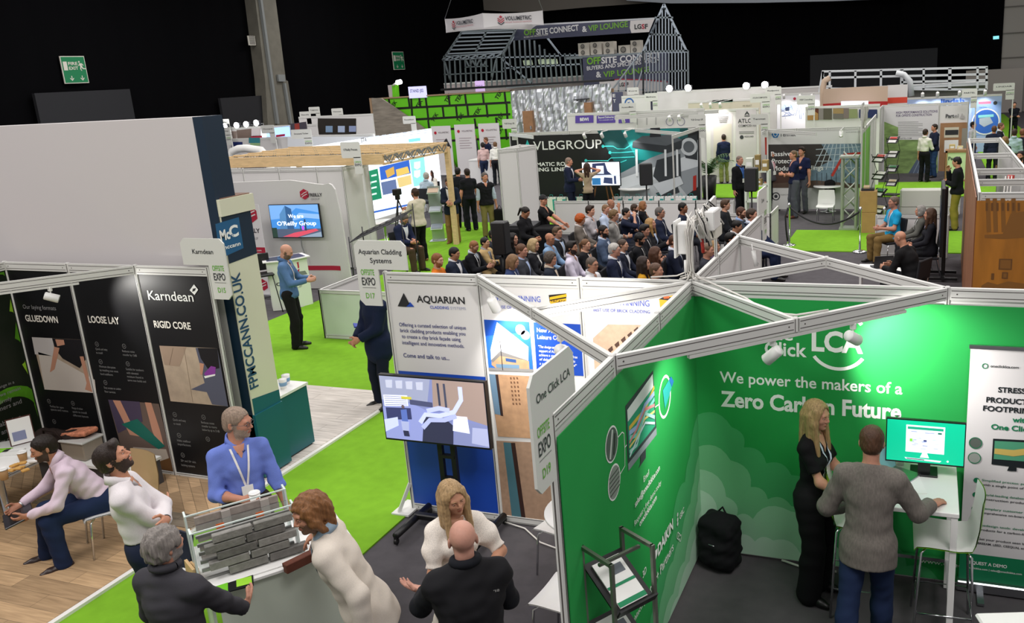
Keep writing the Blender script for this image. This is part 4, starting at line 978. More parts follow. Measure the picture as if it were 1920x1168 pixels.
# ================================================================= the flooring stand (D15)
BP = M('black_print','111114',.45,spec=.4); LEAFK = M('leaf_black','0e1a0a',.5)
t = D15 = thing('exhibition_stand','black panelled flooring stand with white lettering and floor photographs','exhibition stand',(-6.6,0,0))
X0 = -5.145; KY = -.011
for i in range(4): post(t,X0-i,KY)
kp = []
for i in range(3):
 a,b = (X0-3+i,KY),(X0-2+i,KY); beam(t,a,b); bottom_rail(t,a,b); kp.append(panel(t,a,b,BP))
beam(t,(X0-1,KY),(X0-3,KY-2),name='brace_rail')
for i in range(2): a,b = (X0-3,KY-i),(X0-3,KY-i-1); beam(t,a,b); bottom_rail(t,a,b); post(t,*b)
lp = [panel(t,(X0-3,KY-i),(X0-3,KY-i-1),LEAFK) for i in range(2)]
mb = MB(); a,b = V(X0-3,KY-2,2.385),V(X0-1,KY,2.385); d = nrm(b-a); mb.bar(a+d*.3,b-d*.55,.035,.022,ALU); mb.build('lighting_track',t)
# black return panels behind, seen over the back rail
fr = XF(KY-.008)
SER = M('ink_cream','ece8de',.5); GRYT = M('ink_grey','8d8d8d',.5); FLO = M('print_floor','b3a08c',.6,noise=(9,.15)); FLO2 = M('print_floor_grey','97897b',.6,noise=(9,.15)); SKINP = flat('c48f76'); DKP = flat('1c1a1e'); PURP = flat('4c4258'); WALLP = flat('c9c4c2')
def icon(mb,p,r=.028): ring(mb,fr,p,r,.004,GRYT,.003,18,True); q = fr.px(*p); stroke(mb,fr,[(q[0]-.010,q[1]+.008),(q[0],q[1]-.010),(q[0]+.011,q[1]+.006)],.005,GRYT,.003,False)
def small(mb,lines,p,dy,w):
 for i,(s_,ww) in enumerate(lines): text(mb,fr,s_,(p[0]+i*1.1,p[1]+i*dy),(p[0]+i*1.1+ww,p[1]+i*dy+ww*.05),GRYT,4.2,.0)
mb = MB()
text(mb,fr,'Our laying formats',(44,578),(106,582),GRYT,8); text(mb,fr,'GLUEDOWN',(49,601),(110,606),SER,12,.025)
poly(mb,fr,[(60,632),(159,637),(181,737),(84,730)],FLO); poly(mb,fr,[(60,632),(100,634),(103,668),(66,664)],WALLP,.003); poly(mb,fr,[(72,660),(100,668),(178,712),(181,737),(84,730)],flat('cfc6bd'),.003); poly(mb,fr,[(98,634),(159,637),(164,670),(150,690),(118,672),(104,655)],DKP,.0036)
poly(mb,fr,[(102,650),(112,652),(103,692),(94,698),(96,688)],SKINP,.004); poly(mb,fr,[(150,668),(157,668),(172,730),(174,735),(160,730),(163,718)],SKINP,.004); poly(mb,fr,[(104,636),(120,637),(122,646),(108,649)],SKINP,.004)
for p in ((92,752),(137,756),(102,790)): icon(mb,p)
small(mb,[('Perfect for open',25),('spaces and rooms',32)],(95,764),6,30); small(mb,[('Range of colour',20),('quick to install',26),('different layouts',28)],(136,767),7,30)
mb.build('graphic',kp[0])
mb = MB()
text(mb,fr,'LOOSE LAY',(167,604),(225,608),SER,13,.025)
for p in ((182,645),(233,649),(189,678),(240,682),(198,717)): icon(mb,p)
small(mb,[('Quick and easy',22),('to install',12)],(180,656),7,30); small(mb,[('Reduces noise',23),('transfer by 13dB',26)],(230,660),7,30); small(mb,[('Minimum disruption',30),('by installing over most',34),('hard subfloors',23)],(187,689),7,30); small(mb,[('Suitable for outdoors',33),('with elevated',22),('moisture found in',30),('some new builds and',34)],(237,694),7,30); small(mb,[('Easy access to under-',32),('floor services',20)],(196,729),7,30)
poly(mb,fr,[(203,749),(298,757),(327,884),(236,872)],flat('6b5a52')); poly(mb,fr,[(203,749),(262,753),(268,790),(222,812)],PURP,.003); poly(mb,fr,[(212,750),(226,751),(252,805),(262,818),(244,815)],SKINP,.0036); poly(mb,fr,[(272,754),(284,755),(300,805),(308,836),(296,832),(286,808)],SKINP,.0036)
poly(mb,fr,[(228,795),(258,785),(310,836),(298,842)],flat('1f6a5c'),.004); poly(mb,fr,[(250,838),(312,842),(318,862),(270,880),(245,872)],flat('b7aa9c'),.0036); poly(mb,fr,[(275,873),(319,858),(325,884)],flat('6a4a2c'),.004)
mb.build('graphic',kp[1])
mb = MB()
text(mb,fr,'Karndean',(279,561),(364,566),GW,18,.008); poly(mb,fr,[(356,544),(364,533),(372,543),(365,553)],GW,.003); poly(mb,fr,[(361,547),(362,541),(368,540),(366,545)],BP,.004)
text(mb,fr,'RIGID CORE',(290,613),(359,618),SER,13,.025)
poly(mb,fr,[(299,648),(408,653),(428,762),(320,752)],FLO); poly(mb,fr,[(299,648),(350,650),(337,687),(309,684)],flat('a08a78'),.003); poly(mb,fr,[(367,652),(408,653),(428,762),(398,758),(388,735),(358,730),(384,718)],flat('585a6c'),.003); poly(mb,fr,[(371,652),(408,653),(412,690),(392,694),(377,672)],DKP,.0036)
poly(mb,fr,[(383,700),(396,686),(405,688),(404,702),(388,708)],flat('8a3f9c'),.0042); poly(mb,fr,[(383,705),(404,701),(404,704),(385,709)],GW,.0046); poly(mb,fr,[(375,680),(383,682),(380,702),(376,702)],SKINP,.0042); stroke(mb,fr,[(325,652),(318,684)],.006,flat('7a6858'),.0036); stroke(mb,fr,[(345,652),(362,754)],.005,flat('8b7866'),.0032)
for p in ((328,777),(382,782),(336,816),(390,823),(343,853)): icon(mb,p)
small(mb,[('Quick and easy',24),('to install',13)],(325,789),7,30); small(mb,[('Reduces noise',24),('transfer to rooms',28),('below by up to 21dB',32)],(378,794),7,30); small(mb,[('Hides subfloor',25),('imperfections',24)],(333,828),7,30); small(mb,[('20+ and 10+ click',28),('locking systems',25)],(340,866),8,30)
mb.build('graphic',kp[2])
fk = YF(X0-3+.008); LG1 = M('leaf_green','4f8f16',.5,noise=(6,.4)); LG2 = M('leaf_light','8fc22a',.5,noise=(8,.3))
mb = MB()
for c_,r_,a0,a1,m_ in (((0,600),.75,-.6,1.9,LG1),((10,640),.50,-1.2,1.2,LG2),((30,790),.42,-.4,3.6,LG1),((-10,720),.8,-.8,.9,LG1),((-30,560),.9,-.9,.6,LG2)):
 ring(mb,fk,c_,r_,r_*.30,m_,.002+.0008*r_,20,True,a0=a0,a1=a1)
for s_,p,q in (('our packs range in a',(-40,745),(26,716)),('thickness, we remain',(-40,760),(38,729)),('seeing firmly',(-30,770),(22,748)),('customers and',(-30,785),(40,753)),('is now available in a',(-60,826),(40,783)),('formats and extend',(-40,836),(56,790)),('functionality on a',(-40,850),(30,820))):
 text(mb,fk,s_,p,q,GRYT,None,.004,.005)
mb.v = [np.c_[q_[:,0],np.clip(q_[:,1],-1.98,-.05),np.clip(q_[:,2],.06,2.39)] for q_ in mb.v]; mb.build('leaf_graphic',lp[0])
fascia(XF(KY-.03),X0+.02,2.17,.27,1,'Karndean','D15','white sign board numbered D15 at the end of the black flooring panels',h1=.30,h2=.34,ins=.30)
q = P(97,530,y=-1.3)
spotlight((X0-1.58,KY-.58,2.385),(X0-1.0,KY,2.0),'white spotlight on the rail in front of the GLUEDOWN panel',34,80)
# ================================================================= the tall precast stand (white wall, navy and cream pillars, teal counter)
NAVY = M('navy_board','10283c',.5); CREAM = M('cream_board','dcdcc4',.55); TEAL = M('teal_board','0f5f6c',.4); MCB = M('logo_blue','1f5f8c',.5); WALLW = M('matt_white_wall','cdc8c8',.8)
t = thing('exhibition_stand','tall white and navy stand with upright lettering on a cream pillar','exhibition stand',(-6.5,1,0))
YM = .14; XM = -5.02
xl = P(360,219,y=YM)[0]
mb = MB(); mb.box(((xl-11)/2,YM+.1,2.01),(xl+11,.2,4.02),WALLW); mb.build('white_wall',t)
fp = YF(XM)
ya = YM; q = [fp.px(*p) for p in ((397,218),(425,395),(487,387),(470,478))]
mb = MB(); mb.box((xl/2+(XM-.02)/2,YM+.14,2.01),(XM-.02-xl,.28,4.02),NAVY); mb.build('navy_pillar',t,'tall navy pillar')
y1 = fp.px(486,500)[0]; zc0 = fp.px(486,390)[1]; zc1 = fp.px(481,360)[1]
mb = MB(); mb.prism(fp,R4(YM+.01,.79,y1,zc0),-.25,0,CREAM); pil = mb.build('cream_pillar',t,'cream pillar with upright lettering')
mb = MB(); mb.prism(fp,R4(YM+.005,zc0,y1+.06,zc1),-.7,.02,CREAM); mb.build('cream_lintel',t);
mb = MB(); mb.prism(fp,R4(YM+.05,zc1,y1+.03,zc1+.01),-.65,.0,M('lintel_top','7a5a48',.7)); mb.build('lintel_top',t)
z_l = fp.px(400,500)[1];
mb = MB(); za = fp.px(425,496)[1]; zb = fp.px(471,478)[1]
poly(mb,fp,[(YM+.012,zc0),(y1-.002,zc0),(y1-.002,zb),(YM+.012,za)],NAVY,.003,False)
poly(mb,fp,[fp.px(403,420),fp.px(447,407),fp.px(456,465),fp.px(412,485)],MCB,.005,False)
text(mb,fp,'Mc',(413,452),(431,446),GW,20,.04,.008); text(mb,fp,'C',(430,446),(447,440),GW,22,.04,.008); text(mb,fp,'c',(431,444),(437,442),MCB,6,.03,.0095); text(mb,fp,'mccann',(417,470),(450,458),GW,8,.02,.008)
v,f_ = text_geo('FPMCCANN.CO.UK',.02); A = fp.px(484,724); B_ = fp.px(447,510); L = B_[1]-A[1]; tw = v[:,0].max()-v[:,0].min(); mm = v-[v[:,0].min(),0]; sy = .135/CAP
mb.add([fp.pt(A[0]-y*sy*1.0,A[1]+x*L/tw,.006) for x,y in mm],f_,M('ink_navyblue','1c4a6c',.5))
zd0 = fp.px(455,757)[1]; zd1 = fp.px(513,735)[1]
poly(mb,fp,[(YM+.012,.8),(y1-.002,.8),(y1-.002,zd1),(YM+.012,zd0)],TEAL,.003,False)
mb.build('lettering',pil)
# counter
yc0,yc1 = YM,1.12
mb = MB(); mb.prism(YF(-5.0),[(yc0,.06),(.585,.06),(.585,.80),(yc0,.80)],-.5,0,TEAL); mb.prism(YF(-5.09),R4(.585,.06,yc1,.80),-.5,0,TEAL); mb.box((-5.32,.63,.03),(.44,.9,.06),BLACK)
ct = mb.build('counter',None,'teal counter with a white top beside the cream pillar','counter')
mb = MB(); mb.prism(Fr((0,0,.80),(1,0,0),(0,1,0)),[(-5.60,YM+.35),(-5.07,YM+.35),(-5.07,yc1+.01),(-5.60,yc1+.01)],0,.03,WHITEP); mb.build('counter_top',ct)
def paper_cup(x,y,z,label,h=.10,r=.042,mat=WHITEP,band=None,group=None,lid=True,cat='cup'):
 t = thing('paper_cup',label,cat,(x,y,z),0,group); mb = MB(); mb.lathe((x,y,z),[(0,0),(r*.72,0),(r*.74,.002),(r,h),(0,h)],mat,18); mb.build('cup',t)
 if band: mb = MB(); mb.lathe((x,y,z+h*.3),[(r*.80,0),(r*.94,h*.4),(r*.96,h*.4),(r*.83,0)],band,18); mb.build('sleeve',t)
 if lid: mb = MB(); mb.lathe((x,y,z+h),[(0,.0),(r*1.06,0),(r*1.06,.006),(r*.9,.014),(r*.86,.010),(0,.010)],WHITEP,18); mb.build('lid',t)
 return t
for i,(dx,dy,lb) in enumerate(((0,0,'white cup on the teal counter, nearest the pillar'),(.05,.16,'white cup in the middle of the teal counter'),(-.02,.30,'white cup at the back of the teal counter'))):
 paper_cup(-5.27+dx,.72+dy,.83,lb,.115,.05,lid=False,band=M('cup_blue','7fa6c8',.5),group='white cups on the teal counter')
# ================================================================= shared display pieces
def px_slab(name,y,pts,mat,th=.05,parent=None,label=None,cat=None,group=None,floor=False,x=None):
 fr = XF(y) if x is None else YF(x); q = [fr.px(*p) for p in pts]
 if floor: z = max(p[1] for p in q); a0 = min(p[0] for p in q); a1 = max(p[0] for p in q); q = R4(a0,0,a1,z)
 ar = sum(q[i][0]*q[(i+1) % len(q)][1]-q[(i+1) % len(q)][0]*q[i][1] for i in range(len(q)))
 if ar < 0: q = q[::-1]
 mb = MB(); mb.prism(fr,q,-th,0,mat); return mb.build(name,parent,label,cat,group)
def low_wall(parent,a,b,h=.9,mat=WPANEL):
 post(parent,*a,h+.01); post(parent,*b,h+.01); beam(parent,a,b,h,.07); bottom_rail(parent,a,b); panel(parent,a,b,mat,z1=h-.06)
def small_sign(x,y,z,name,label,face='x',w=.36,h=.5,code=True):
 """distant stand sign on the end of a wall"""
 fr = XF(y,x,z) if face == 'x' else YF(x,y,z); t = thing('stand_sign',label,'sign',(x,y,z),0,'stand number signs')
 mb = MB(); mb.prism(fr,rrect(-w/2,.24,w/2,.24+h*.6,.04),-.01,0,SIGN); mb.prism(fr,R4(w*.1,-.12,w/2,.26),-.01,0,SIGN); b = mb.build('board',t)
 mb = MB(); q = fr.pt(w*.45,0,-.03); mb.box((q[0],q[1],z/2),(.04,.04,z),ALU); mb.build('post',t)
 mb = MB(); text(mb,fr,name,(-w*.36,.24+h*.28),(w*.36,.24+h*.28),INK,.05,.012,.004,px=False)
 if code: text(mb,fr,'OFFSITE',(w*.14,.13),(w*.47,.13),LGREEN,.04,.012,.004,px=False); text(mb,fr,'EXPO',(w*.14,.06),(w*.47,.06),INK,.055,.015,.004,px=False)
 mb.build('lettering',b); return t
def zig_rack(loc,rot,label,n=4,w=.34,mat=None,mags=True,h=1.45,group='folding brochure racks'):
 mat = mat or STEEL; t = thing('brochure_rack',label,'brochure rack',loc,rot,group); L0 = ORG[t]; ORG[t] = (V(0,0,0),0.)
 dz = h/n
 for sx in (-1,1):
  mb = MB(); pts = []
  for i in range(n+1): pts.append((sx*w/2,.11*(1 if i % 2 else -1),.06+dz*i))
  mb.tube(pts,.008,mat,6,smooth=False); mb.build('side_frame',t)
 cols = ('b8443c','3f6a9c','d8c8a0','4f8a5c','e4e2da')
 for i in range(n):
  mb = MB(); z = .06+dz*(i+.72); mb.bar((-w/2,-.06,z+.05),(w/2,-.06,z+.05),.012,.03,mat); R = rotx(radians(38))
  mb.box((0,0,z+.02),(w*.96,.30,.012),BLACK if mat is BLACK else M('rack_tray','c9ccd0',.3),R); tr = mb.build('tray',t)
  if mags:
   mb = MB(); mb.box(V(0,0,z+.02)+R@V(0,0,.014),(w*.66,.25,.012),PAPER,R); mb.box(V(0,0,z+.02)+R@V(0,.05,.022),(w*.62,.13,.003),flat(cols[(i+int(loc[0]*3)) % 5]),R); mb.build('brochure',tr)
 mb = MB(); mb.box((0,0,.03),(w+.06,.36,.04),mat,ch=.01); mb.build('base',t); ORG[t] = L0
 for c in t.children_recursive: ORG[c] = L0
 return t
def screen_tv(fr,a0,b0,a1,b1,painter,label,name='television',cat='television',th=.05,emit=1.1,parent=None,bez=.012):
 mb = MB(); mb.prism(fr,R4(a0-bez,b0-bez*1.6,a1+bez,b1+bez),-th,0,BLACK); t = mb.build(name,parent,label,cat)
 mb = MB(); painter(mb,fr,a0,b0,a1,b1); mb.build('display',t); return t
_GM = {}
def glow(h,e=1.0): return M('lit_%s_%g' % (h,e),h,.3,emit=e,emit_col=h,spec=.2)
# ================================================================= O'Reilly stand
t = thing('exhibition_stand','white shell walls of the precast stand under the timber rafters','exhibition stand',(-12,10,0))
Yb = 10.15
xs = [P(412,316,y=Yb)[0]-.2]+[P(px,315,y=Yb)[0] for px in (455,522,593,641)]
for i,x in enumerate(xs): post(t,x,Yb,2.46)
for a,b in zip(xs[:-1],xs[1:]): beam(t,(a,Yb),(b,Yb),2.45); panel(t,(a,Yb),(b,Yb),WPANEL,z1=2.36)
xr = xs[-1]; beam(t,(xr,Yb),(xr,Yb+1.0),2.45); panel(t,(xr,Yb),(xr,Yb+1),WPANEL,z1=2.36); post(t,xr,Yb+1,2.46)
# curved pop-up wall
ang = radians(6); fo = Fr((-11,8.25,0),(cos(ang),sin(ang),0)); ORED = M('logo_red','b0203a',.5); ODK = M('logo_charcoal','2f2a30',.5)
top = [fo.px(*p) for p in ((380,345),(480,340),(545,338),(594,345),(606,346),(620,343),(630,349),(637,366),(652,434),(664,515),(672,560))]
def curve_d(a): k = max(0,a-.8)/.8; return .33*k*k
A_ = np.linspace(top[0][0],top[-1][0],44); Bt = np.interp(A_,[p[0] for p in top],[max(p[1],.02) for p in top])
mb = MB(); vs = []
for a,b in zip(A_,Bt): vs += [fo.pt(a,.01,curve_d(a)),fo.pt(a,b,curve_d(a)),fo.pt(a,b,curve_d(a)-.05),fo.pt(a,.01,curve_d(a)-.05)]
F = [(4*i+k,4*i+4+k,4*i+4+(k+1) % 4,4*i+(k+1) % 4) for i in range(43) for k in range(4)]
mb.add(vs,F,M('popup_fabric','d2d0ce',.7))
pw = mb.build('popup_wall',None,'curved white pop-up wall with the red hexagon logo behind the television','display wall')
mb = MB(); c = fo.px(571,364)
def hexlogo(mb,fr,c,r,d,m=None,bg=None):
 m = m or ORED; poly(mb,fr,[(c[0]+r*cos(pi/3*k+pi/6),c[1]+r*sin(pi/3*k+pi/6)) for k in range(6)],m,d,False)
 bg = bg or M('popup_fabric','d2d0ce')
 for o in (-.32,.12): stroke(mb,fr,[(c[0]-r*.6,c[1]+r*(o-.25)),(c[0]-r*.05,c[1]+r*(o+.12)),(c[0]+r*.62,c[1]+r*(o+.35))],r*.14,bg,d+.0012,False)
cd_ = curve_d(fo.px(605,366)[0])+.012; hexlogo(mb,fo,c,.115,cd_); text(mb,fo,"O'REILLY",(575,368),(605,368),ODK,6,.03,cd_); text(mb,fo,'GROUP',(584,375),(600,375),M('ink_grey'),4,0,cd_)
vs = []
for a in np.linspace(fo.px(577,498)[0],fo.px(641,505)[0],14): vs += [fo.pt(a,.42,curve_d(a)+.006),fo.pt(a,.52,curve_d(a)+.006)]
mb.add(vs,[(2*i,2*i+2,2*i+3,2*i+1) for i in range(13)],ORED); mb.build('logo',pw)
ft_ = Fr((-11,8.12,0),(cos(ang),sin(ang),0)); a0,b1 = ft_.px(504,387); a1,b0 = ft_.px(604,444); b1 = max(b1,ft_.px(597,383)[1]); b0 = (b0+ft_.px(511,445)[1])/2
def paint_or(mb,fr,a0,b0,a1,b1):
 X = lambda u,v: (a0+u*(a1-a0),b0+v*(b1-b0)); q = lambda pts,h,d,e=1.: poly(mb,fr,[X(*p) for p in pts],glow(h,e),d,False)
 q(R4(0,0,1,1),'3f7fc4',.002); q([(0,.55),(.3,.6),(.55,.9),(1,.75),(1,1),(0,1)],'6c9ad0',.003); q([(.4,.5),(.7,.6),(1,.55),(1,.7),(.6,.75)],'7ea4d6',.0036); q([(.16,.15),(.2,.72),(.33,.98),(.45,.88),(.46,.15)],'2f527c',.004); q([(.16,.15),(.2,.72),(.33,.98),(.32,.15)],'4c78a4',.0045)
 q(R4(0,0,1,.26),'4a5468',.005); q([(.2,.02),(.5,0),(.95,.2),(.9,.26),(.45,.14)],'c04a5c',.0055); q([(.55,0),(1,0),(1,.16)],'7f8ea0',.0055); q(R4(0,0,.1,.3),'2a3c34',.006); q(R4(.68,.2,.71,.55),'26364c',.006); q(R4(.58,.2,.60,.5),'30445c',.006); q(R4(.62,.22,.66,.34),'c04ad0',.006)
 g = glow('eaf2ff',1.3); text(mb,fr,'We are',X(.37,.60),X(.68,.60),g,(b1-b0)*.12,.01,.007,px=False); text(mb,fr,"O'Reilly Group",X(.12,.37),X(.92,.37),g,(b1-b0)*.13,.015,.007,px=False)
screen_tv(ft_,a0,b0,a1,b1,paint_or,"wall television with a blue city picture on the curved pop-up wall")
mb = MB(); mb.tube([ft_.pt(*ft_.px(562,444),-.03),ft_.pt(*ft_.px(563,462),-.06),ft_.pt(*ft_.px(568,476),-.06),ft_.pt(*ft_.px(572,490),0)],.012,M('cable_grey','8a8c8e',.5),6); mb.build('tv_cable',None,'grey cable hanging below the wall television','cable')
# roll-up banner left
fb2 = XF(7.45); q = [fb2.px(*p) for p in ((452,386),(484,383),(507,578))]; bx0 = q[0][0]-.25; bx1 = q[1][0]
t = thing('rollup_banner',"white roll-up banner with red hexagon logos beside the navy pillar",'banner',((bx0+bx1)/2,7.45,0)); mb = MB(); mb.prism(fb2,R4(bx0,.08,bx1,q[1][1]),-.01,0,M('banner_white','dedbdc',.5)); bn = mb.build('banner',t); mb = MB(); mb.box(((bx0+bx1)/2,7.46,.04),(bx1-bx0+.04,.2,.08),STEEL); mb.build('base',t)
mb = MB(); wt = M('banner_white'); hexlogo(mb,fb2,(bx1-.22,1.78),.17,.003,bg=wt); text(mb,fb2,"O'REILLY",(bx1-.62,1.40),(bx1-.06,1.40),ODK,.09,.03,.003,px=False); text(mb,fb2,'GROUP',(bx1-.36,1.25),(bx1-.14,1.25),M('ink_grey'),.06,0,.003,px=False); rect(mb,fb2,bx0,.97,bx1,1.09,ORED,.003); text(mb,fb2,'oreillyprecast.com',(bx1-.55,1.01),(bx1-.1,1.01),GW,.035,.01,.0045,px=False)
hexlogo(mb,fb2,(bx1-.2,.75),.15,.003,bg=wt); text(mb,fb2,"O'REILLY",(bx1-.45,.50),(bx1-.06,.50),ODK,.05,.02,.003,px=False); hexlogo(mb,fb2,(bx1-.2,.28),.13,.003,bg=wt); mb.build('lettering',bn)
# desk
A0 = V(-10.28,6.53); B0 = V(-9.78,7.13); dn = nrm(B0-A0); nn = V(dn[1],-dn[0]); L = np.linalg.norm(B0-A0)
front = [A0+dn*L*u+nn*(.10*sin(pi*u)) for u in np.linspace(0,1,14)]; back = [B0-nn*.42-dn*.05,A0-nn*.42+dn*.05]
t = thing('reception_desk',"curved white desk with red logo in front of the pop-up wall",'desk',(*(A0+B0)/2,0)); fz = Fr((0,0,0),(1,0,0),(0,1,0))
mb = MB(); pl = [tuple(p) for p in front]+[tuple(p) for p in back]; mb.prism(fz,pl,.0,.98,M('desk_white','dfe4d8',.4)); db = mb.build('body',t)
mb = MB(); cen = (A0+B0)/2-nn*.18; pl2 = [tuple(cen+(V(*p)-cen)*V(1.16,1.16)) for p in pl]; mb.prism(fz,pl2,.98,1.0,M('desk_rim','e8e8e4',.4)); pl3 = [tuple(cen+(V(*p)-cen)*.95) for p in pl]; mb.prism(fz,pl3,1.0,1.004,M('desk_top_navy','3a3f52',.4)); mb.build('top',t)
mb = MB(); fd = Fr((*(A0+nn*.10),0),(*dn,0));
def ondesk(s_,a0,a1,b,mat,h,bd=.02):
 v,f_ = text_geo(s_,bd); w0 = v[:,0].min(); W_ = v[:,0].max()-w0; pts = []
 for x,y in v:
  a = a0+(x-w0)/W_*(a1-a0); u = a/L; pts.append((*(A0+dn*a+nn*(.10*sin(pi*min(max(u,0),1))+.004)),b+y*h/CAP))
 mb.add(pts,f_,mat)
ondesk("O'REILLY",.12,.72,.50,ODK,.07); ondesk('GROUP',.3,.6,.40,M('ink_grey'),.045,0)
def dq(pts,m_): mb.add([(*(A0+dn*a+nn*(.10*sin(pi*a/L)+.004)),b) for a,b in pts],[tuple(range(len(pts)))],m_)
dq([(.22,.62),(.34,.62),(.46,.80),(.38,.84)],ORED); dq([(.36,.70),(.60,.80),(.60,.92),(.42,.86)],ORED); dq([(.40,.62),(.58,.70),(.60,.78),(.48,.72)],ORED); mb.build('logo',db)
def stool(loc,rot,label,seatmat=BLACK,h=.76):
 t = thing('bar_stool',label,'bar stool',loc,rot); o = ORG[t]; ORG[t] = (V(0,0,0),0.); mb = MB(); mb.box((0,0,h),(.36,.36,.05),seatmat,ch=.02); mb.build('seat',t); mb = MB(); mb.box((0,-.19,h+.22),(.34,.03,.34),seatmat,ch=.012); mb.build('backrest',t)
 for sx in (-1,1):
  for sy in (-1,1): mb = MB(); mb.tube([(sx*.14,sy*.14,h),(sx*.22,sy*.22,0)],.011,BLACK,6); mb.build('leg',t)
 mb = MB(); mb.tube([(-.19,-.19,.25),(.19,-.19,.25),(.19,.19,.25),(-.19,.19,.25),(-.19,-.19,.25)],.008,BLACK,6); mb.build('footrest',t); ORG[t] = o; return t
q = P(516,592,z=0); stool((q[0]-.35,q[1]+.25,0),radians(230),'black high stool between the desk and the navy pillar')
q = P(617,532,z=0); zig_rack((q[0],q[1],0),radians(20),'silver folding brochure rack in front of the pop-up wall',4,.36,STEEL,h=1.5)
# ---- low panel of the seating area
t = thing('partition','low greenish white shell panel around the seating area','partition',(-7.9,5.1,0)); low_wall(t,(-7.93,5.09),(-6.95,5.09),.88,M('pale_panel','cfd9cc',.5)); low_wall(t,(-7.93,5.09),(-7.93,6.5),.88)
for i in range(4): low_wall(t,(-6.95+i*.99,5.09),(-5.96+i*.99,5.09),.88)
# wire easel rack behind the D17 sign
t = thing('wire_rack','sloping wire display rack behind the D17 sign','rack',(-8.5,7.0,0)); q0 = P(655,455,y=7.6); q1 = P(752,410,y=8.4); mb = MB()
for k in range(5): a = q0+V(0,0,.0)+(V(.0,.12*k,.03*k)); b = q1+V(0,.12*k,.03*k); mb.tube([a,b],.008,DARK,6)
for k in range(9): a = q0+(q1-q0)*k/8; mb.tube([a,a+V(0,.48,.12)],.006,DARK,6)
mb.add([q0,q1,q1+V(0,.45,.10),q0+V(0,.45,.10)],[(0,1,2,3)],M('mesh_dark','4a4c4c',.6)); mb.build('tray',t)
for p in (q0,q1,q1+V(0,.48,.12),q0+V(0,.48,.12)): mb = MB(); mb.tube([p+V(0,0,.12),(p[0],p[1],0)],.012,DARK,6); mb.build('leg',t)
# ================================================================= timber pergola with web joists
TIM = M('pine','d8b98a',.6,noise=(5,.15,(1,8,8))); GALV = M('galvanised','9aa0a4',.4,.8)
t = thing('timber_pergola','open pine frame of web joists and posts beside the white walls','pergola',(-12,11.5,0))
px0,px1,py0,py1 = -14.6,-9.86,10.3,13.2; zt = 2.70
def web_joist(a,b,z=zt,h=.25):
 a = V(*a); b = V(*b); d = nrm(b-a); mb = MB()
 for zz in (z-.02,z-h+.02): mb.bar(V(*a,zz),V(*b,zz),.07,.045,TIM)
 o = mb.build('joist',t); mb = MB(); L = np.linalg.norm(b-a); n = max(2,int(L/.42));
 for k in range(n):
  p0 = a+d*(L*k/n+.02); p1 = a+d*(L*(k+.5)/n); p2 = a+d*(L*(k+1)/n-.02)
  for off in (.04,-.04):
   nn_ = V(-d[1],d[0])*off; mb.bar(V(*(p0+nn_),z-.03),V(*(p1+nn_),z-h+.03),.03,.006,GALV,up=(-d[1],d[0],0)); mb.bar(V(*(p1+nn_),z-h+.03),V(*(p2+nn_),z-.03),.03,.006,GALV,up=(-d[1],d[0],0))
 mb.build('metal_web',o)
mb = MB(); mb.bar((px0,py0,zt-.12),(px1,py0,zt-.12),.07,.24,TIM); mb.build('front_beam',t)
web_joist((px1,py0),(px1,py1)); web_joist((px0,py0),(px0,py1))
for k in range(1,6): web_joist((px0,py0+.52*k),(px1-.05,py0+.52*k),zt+.02,.22)
mb = MB(); mb.bar((px0,py1,zt-.12),(px1,py1,zt-.12),.07,.24,TIM); mb.build('back_beam',t)
for x,y in ((px1,py1),(px0,py1),(px0,py0),(P(682,380,y=11.2)[0],11.25)): mb = MB(); mb.box((x,y,zt/2-.06),(.12,.12,zt-.12),TIM,ch=.006); mb.build('post',t)
small_sign(*P(664,335,y=9.9)[:2],2.42,"O'Reilly Precast","white sign above the white wall corner under the pine rafters",w=.52,h=.6)
# ---- lit display walls beyond the pergola
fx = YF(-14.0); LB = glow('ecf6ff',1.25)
t = thing('lightbox_wall','bright backlit display wall with building photographs inside the timber frame','lightbox',(-14,17,0))
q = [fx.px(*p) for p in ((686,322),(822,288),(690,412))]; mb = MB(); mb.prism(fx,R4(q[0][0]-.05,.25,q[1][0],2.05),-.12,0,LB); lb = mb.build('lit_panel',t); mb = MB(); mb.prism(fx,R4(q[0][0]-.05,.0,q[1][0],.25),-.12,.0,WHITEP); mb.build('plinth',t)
mb = MB(); G = lambda pts,h,d=.003,e=.8: poly(mb,fx,pts,glow(h,e),d)
G([(686,322),(708,316),(716,372),(690,378)],'1f8a66',e=.6); G([(711,313),(767,300),(770,325),(714,338)],'2f5fc0'); G([(722,320),(738,312),(740,326),(726,334)],'c9a050',.004); G([(742,318),(764,312),(768,324),(744,331)],'d8b860',.004); G([(714,342),(742,336),(745,360),(718,366)],'5f6f9a'); G([(744,334),(770,328),(772,345),(748,352)],'d8c080')
G([(768,300),(795,294),(800,345),(776,350)],'8fd8d8');
for yy in (322,338): G([(776,yy-18),(788,yy-20),(788,yy-8),(782,yy-4),(776,yy-7)],'d8f4f4',.004)
for i,yy in enumerate((344,355,367)): disc(mb,fx,(692,yy),.09,glow('e8f8f0',1.),.005,14,True)
for i,yy in enumerate((330,342,353,365)): stroke(mb,fx,[(696,yy),(706,yy-2.4)],.05,glow('cfeee0',.9),.005)
stroke(mb,fx,[(690,400),(822,372)],.06,glow('3f6ac0',.8),.004); mb.build('photo_print',lb)
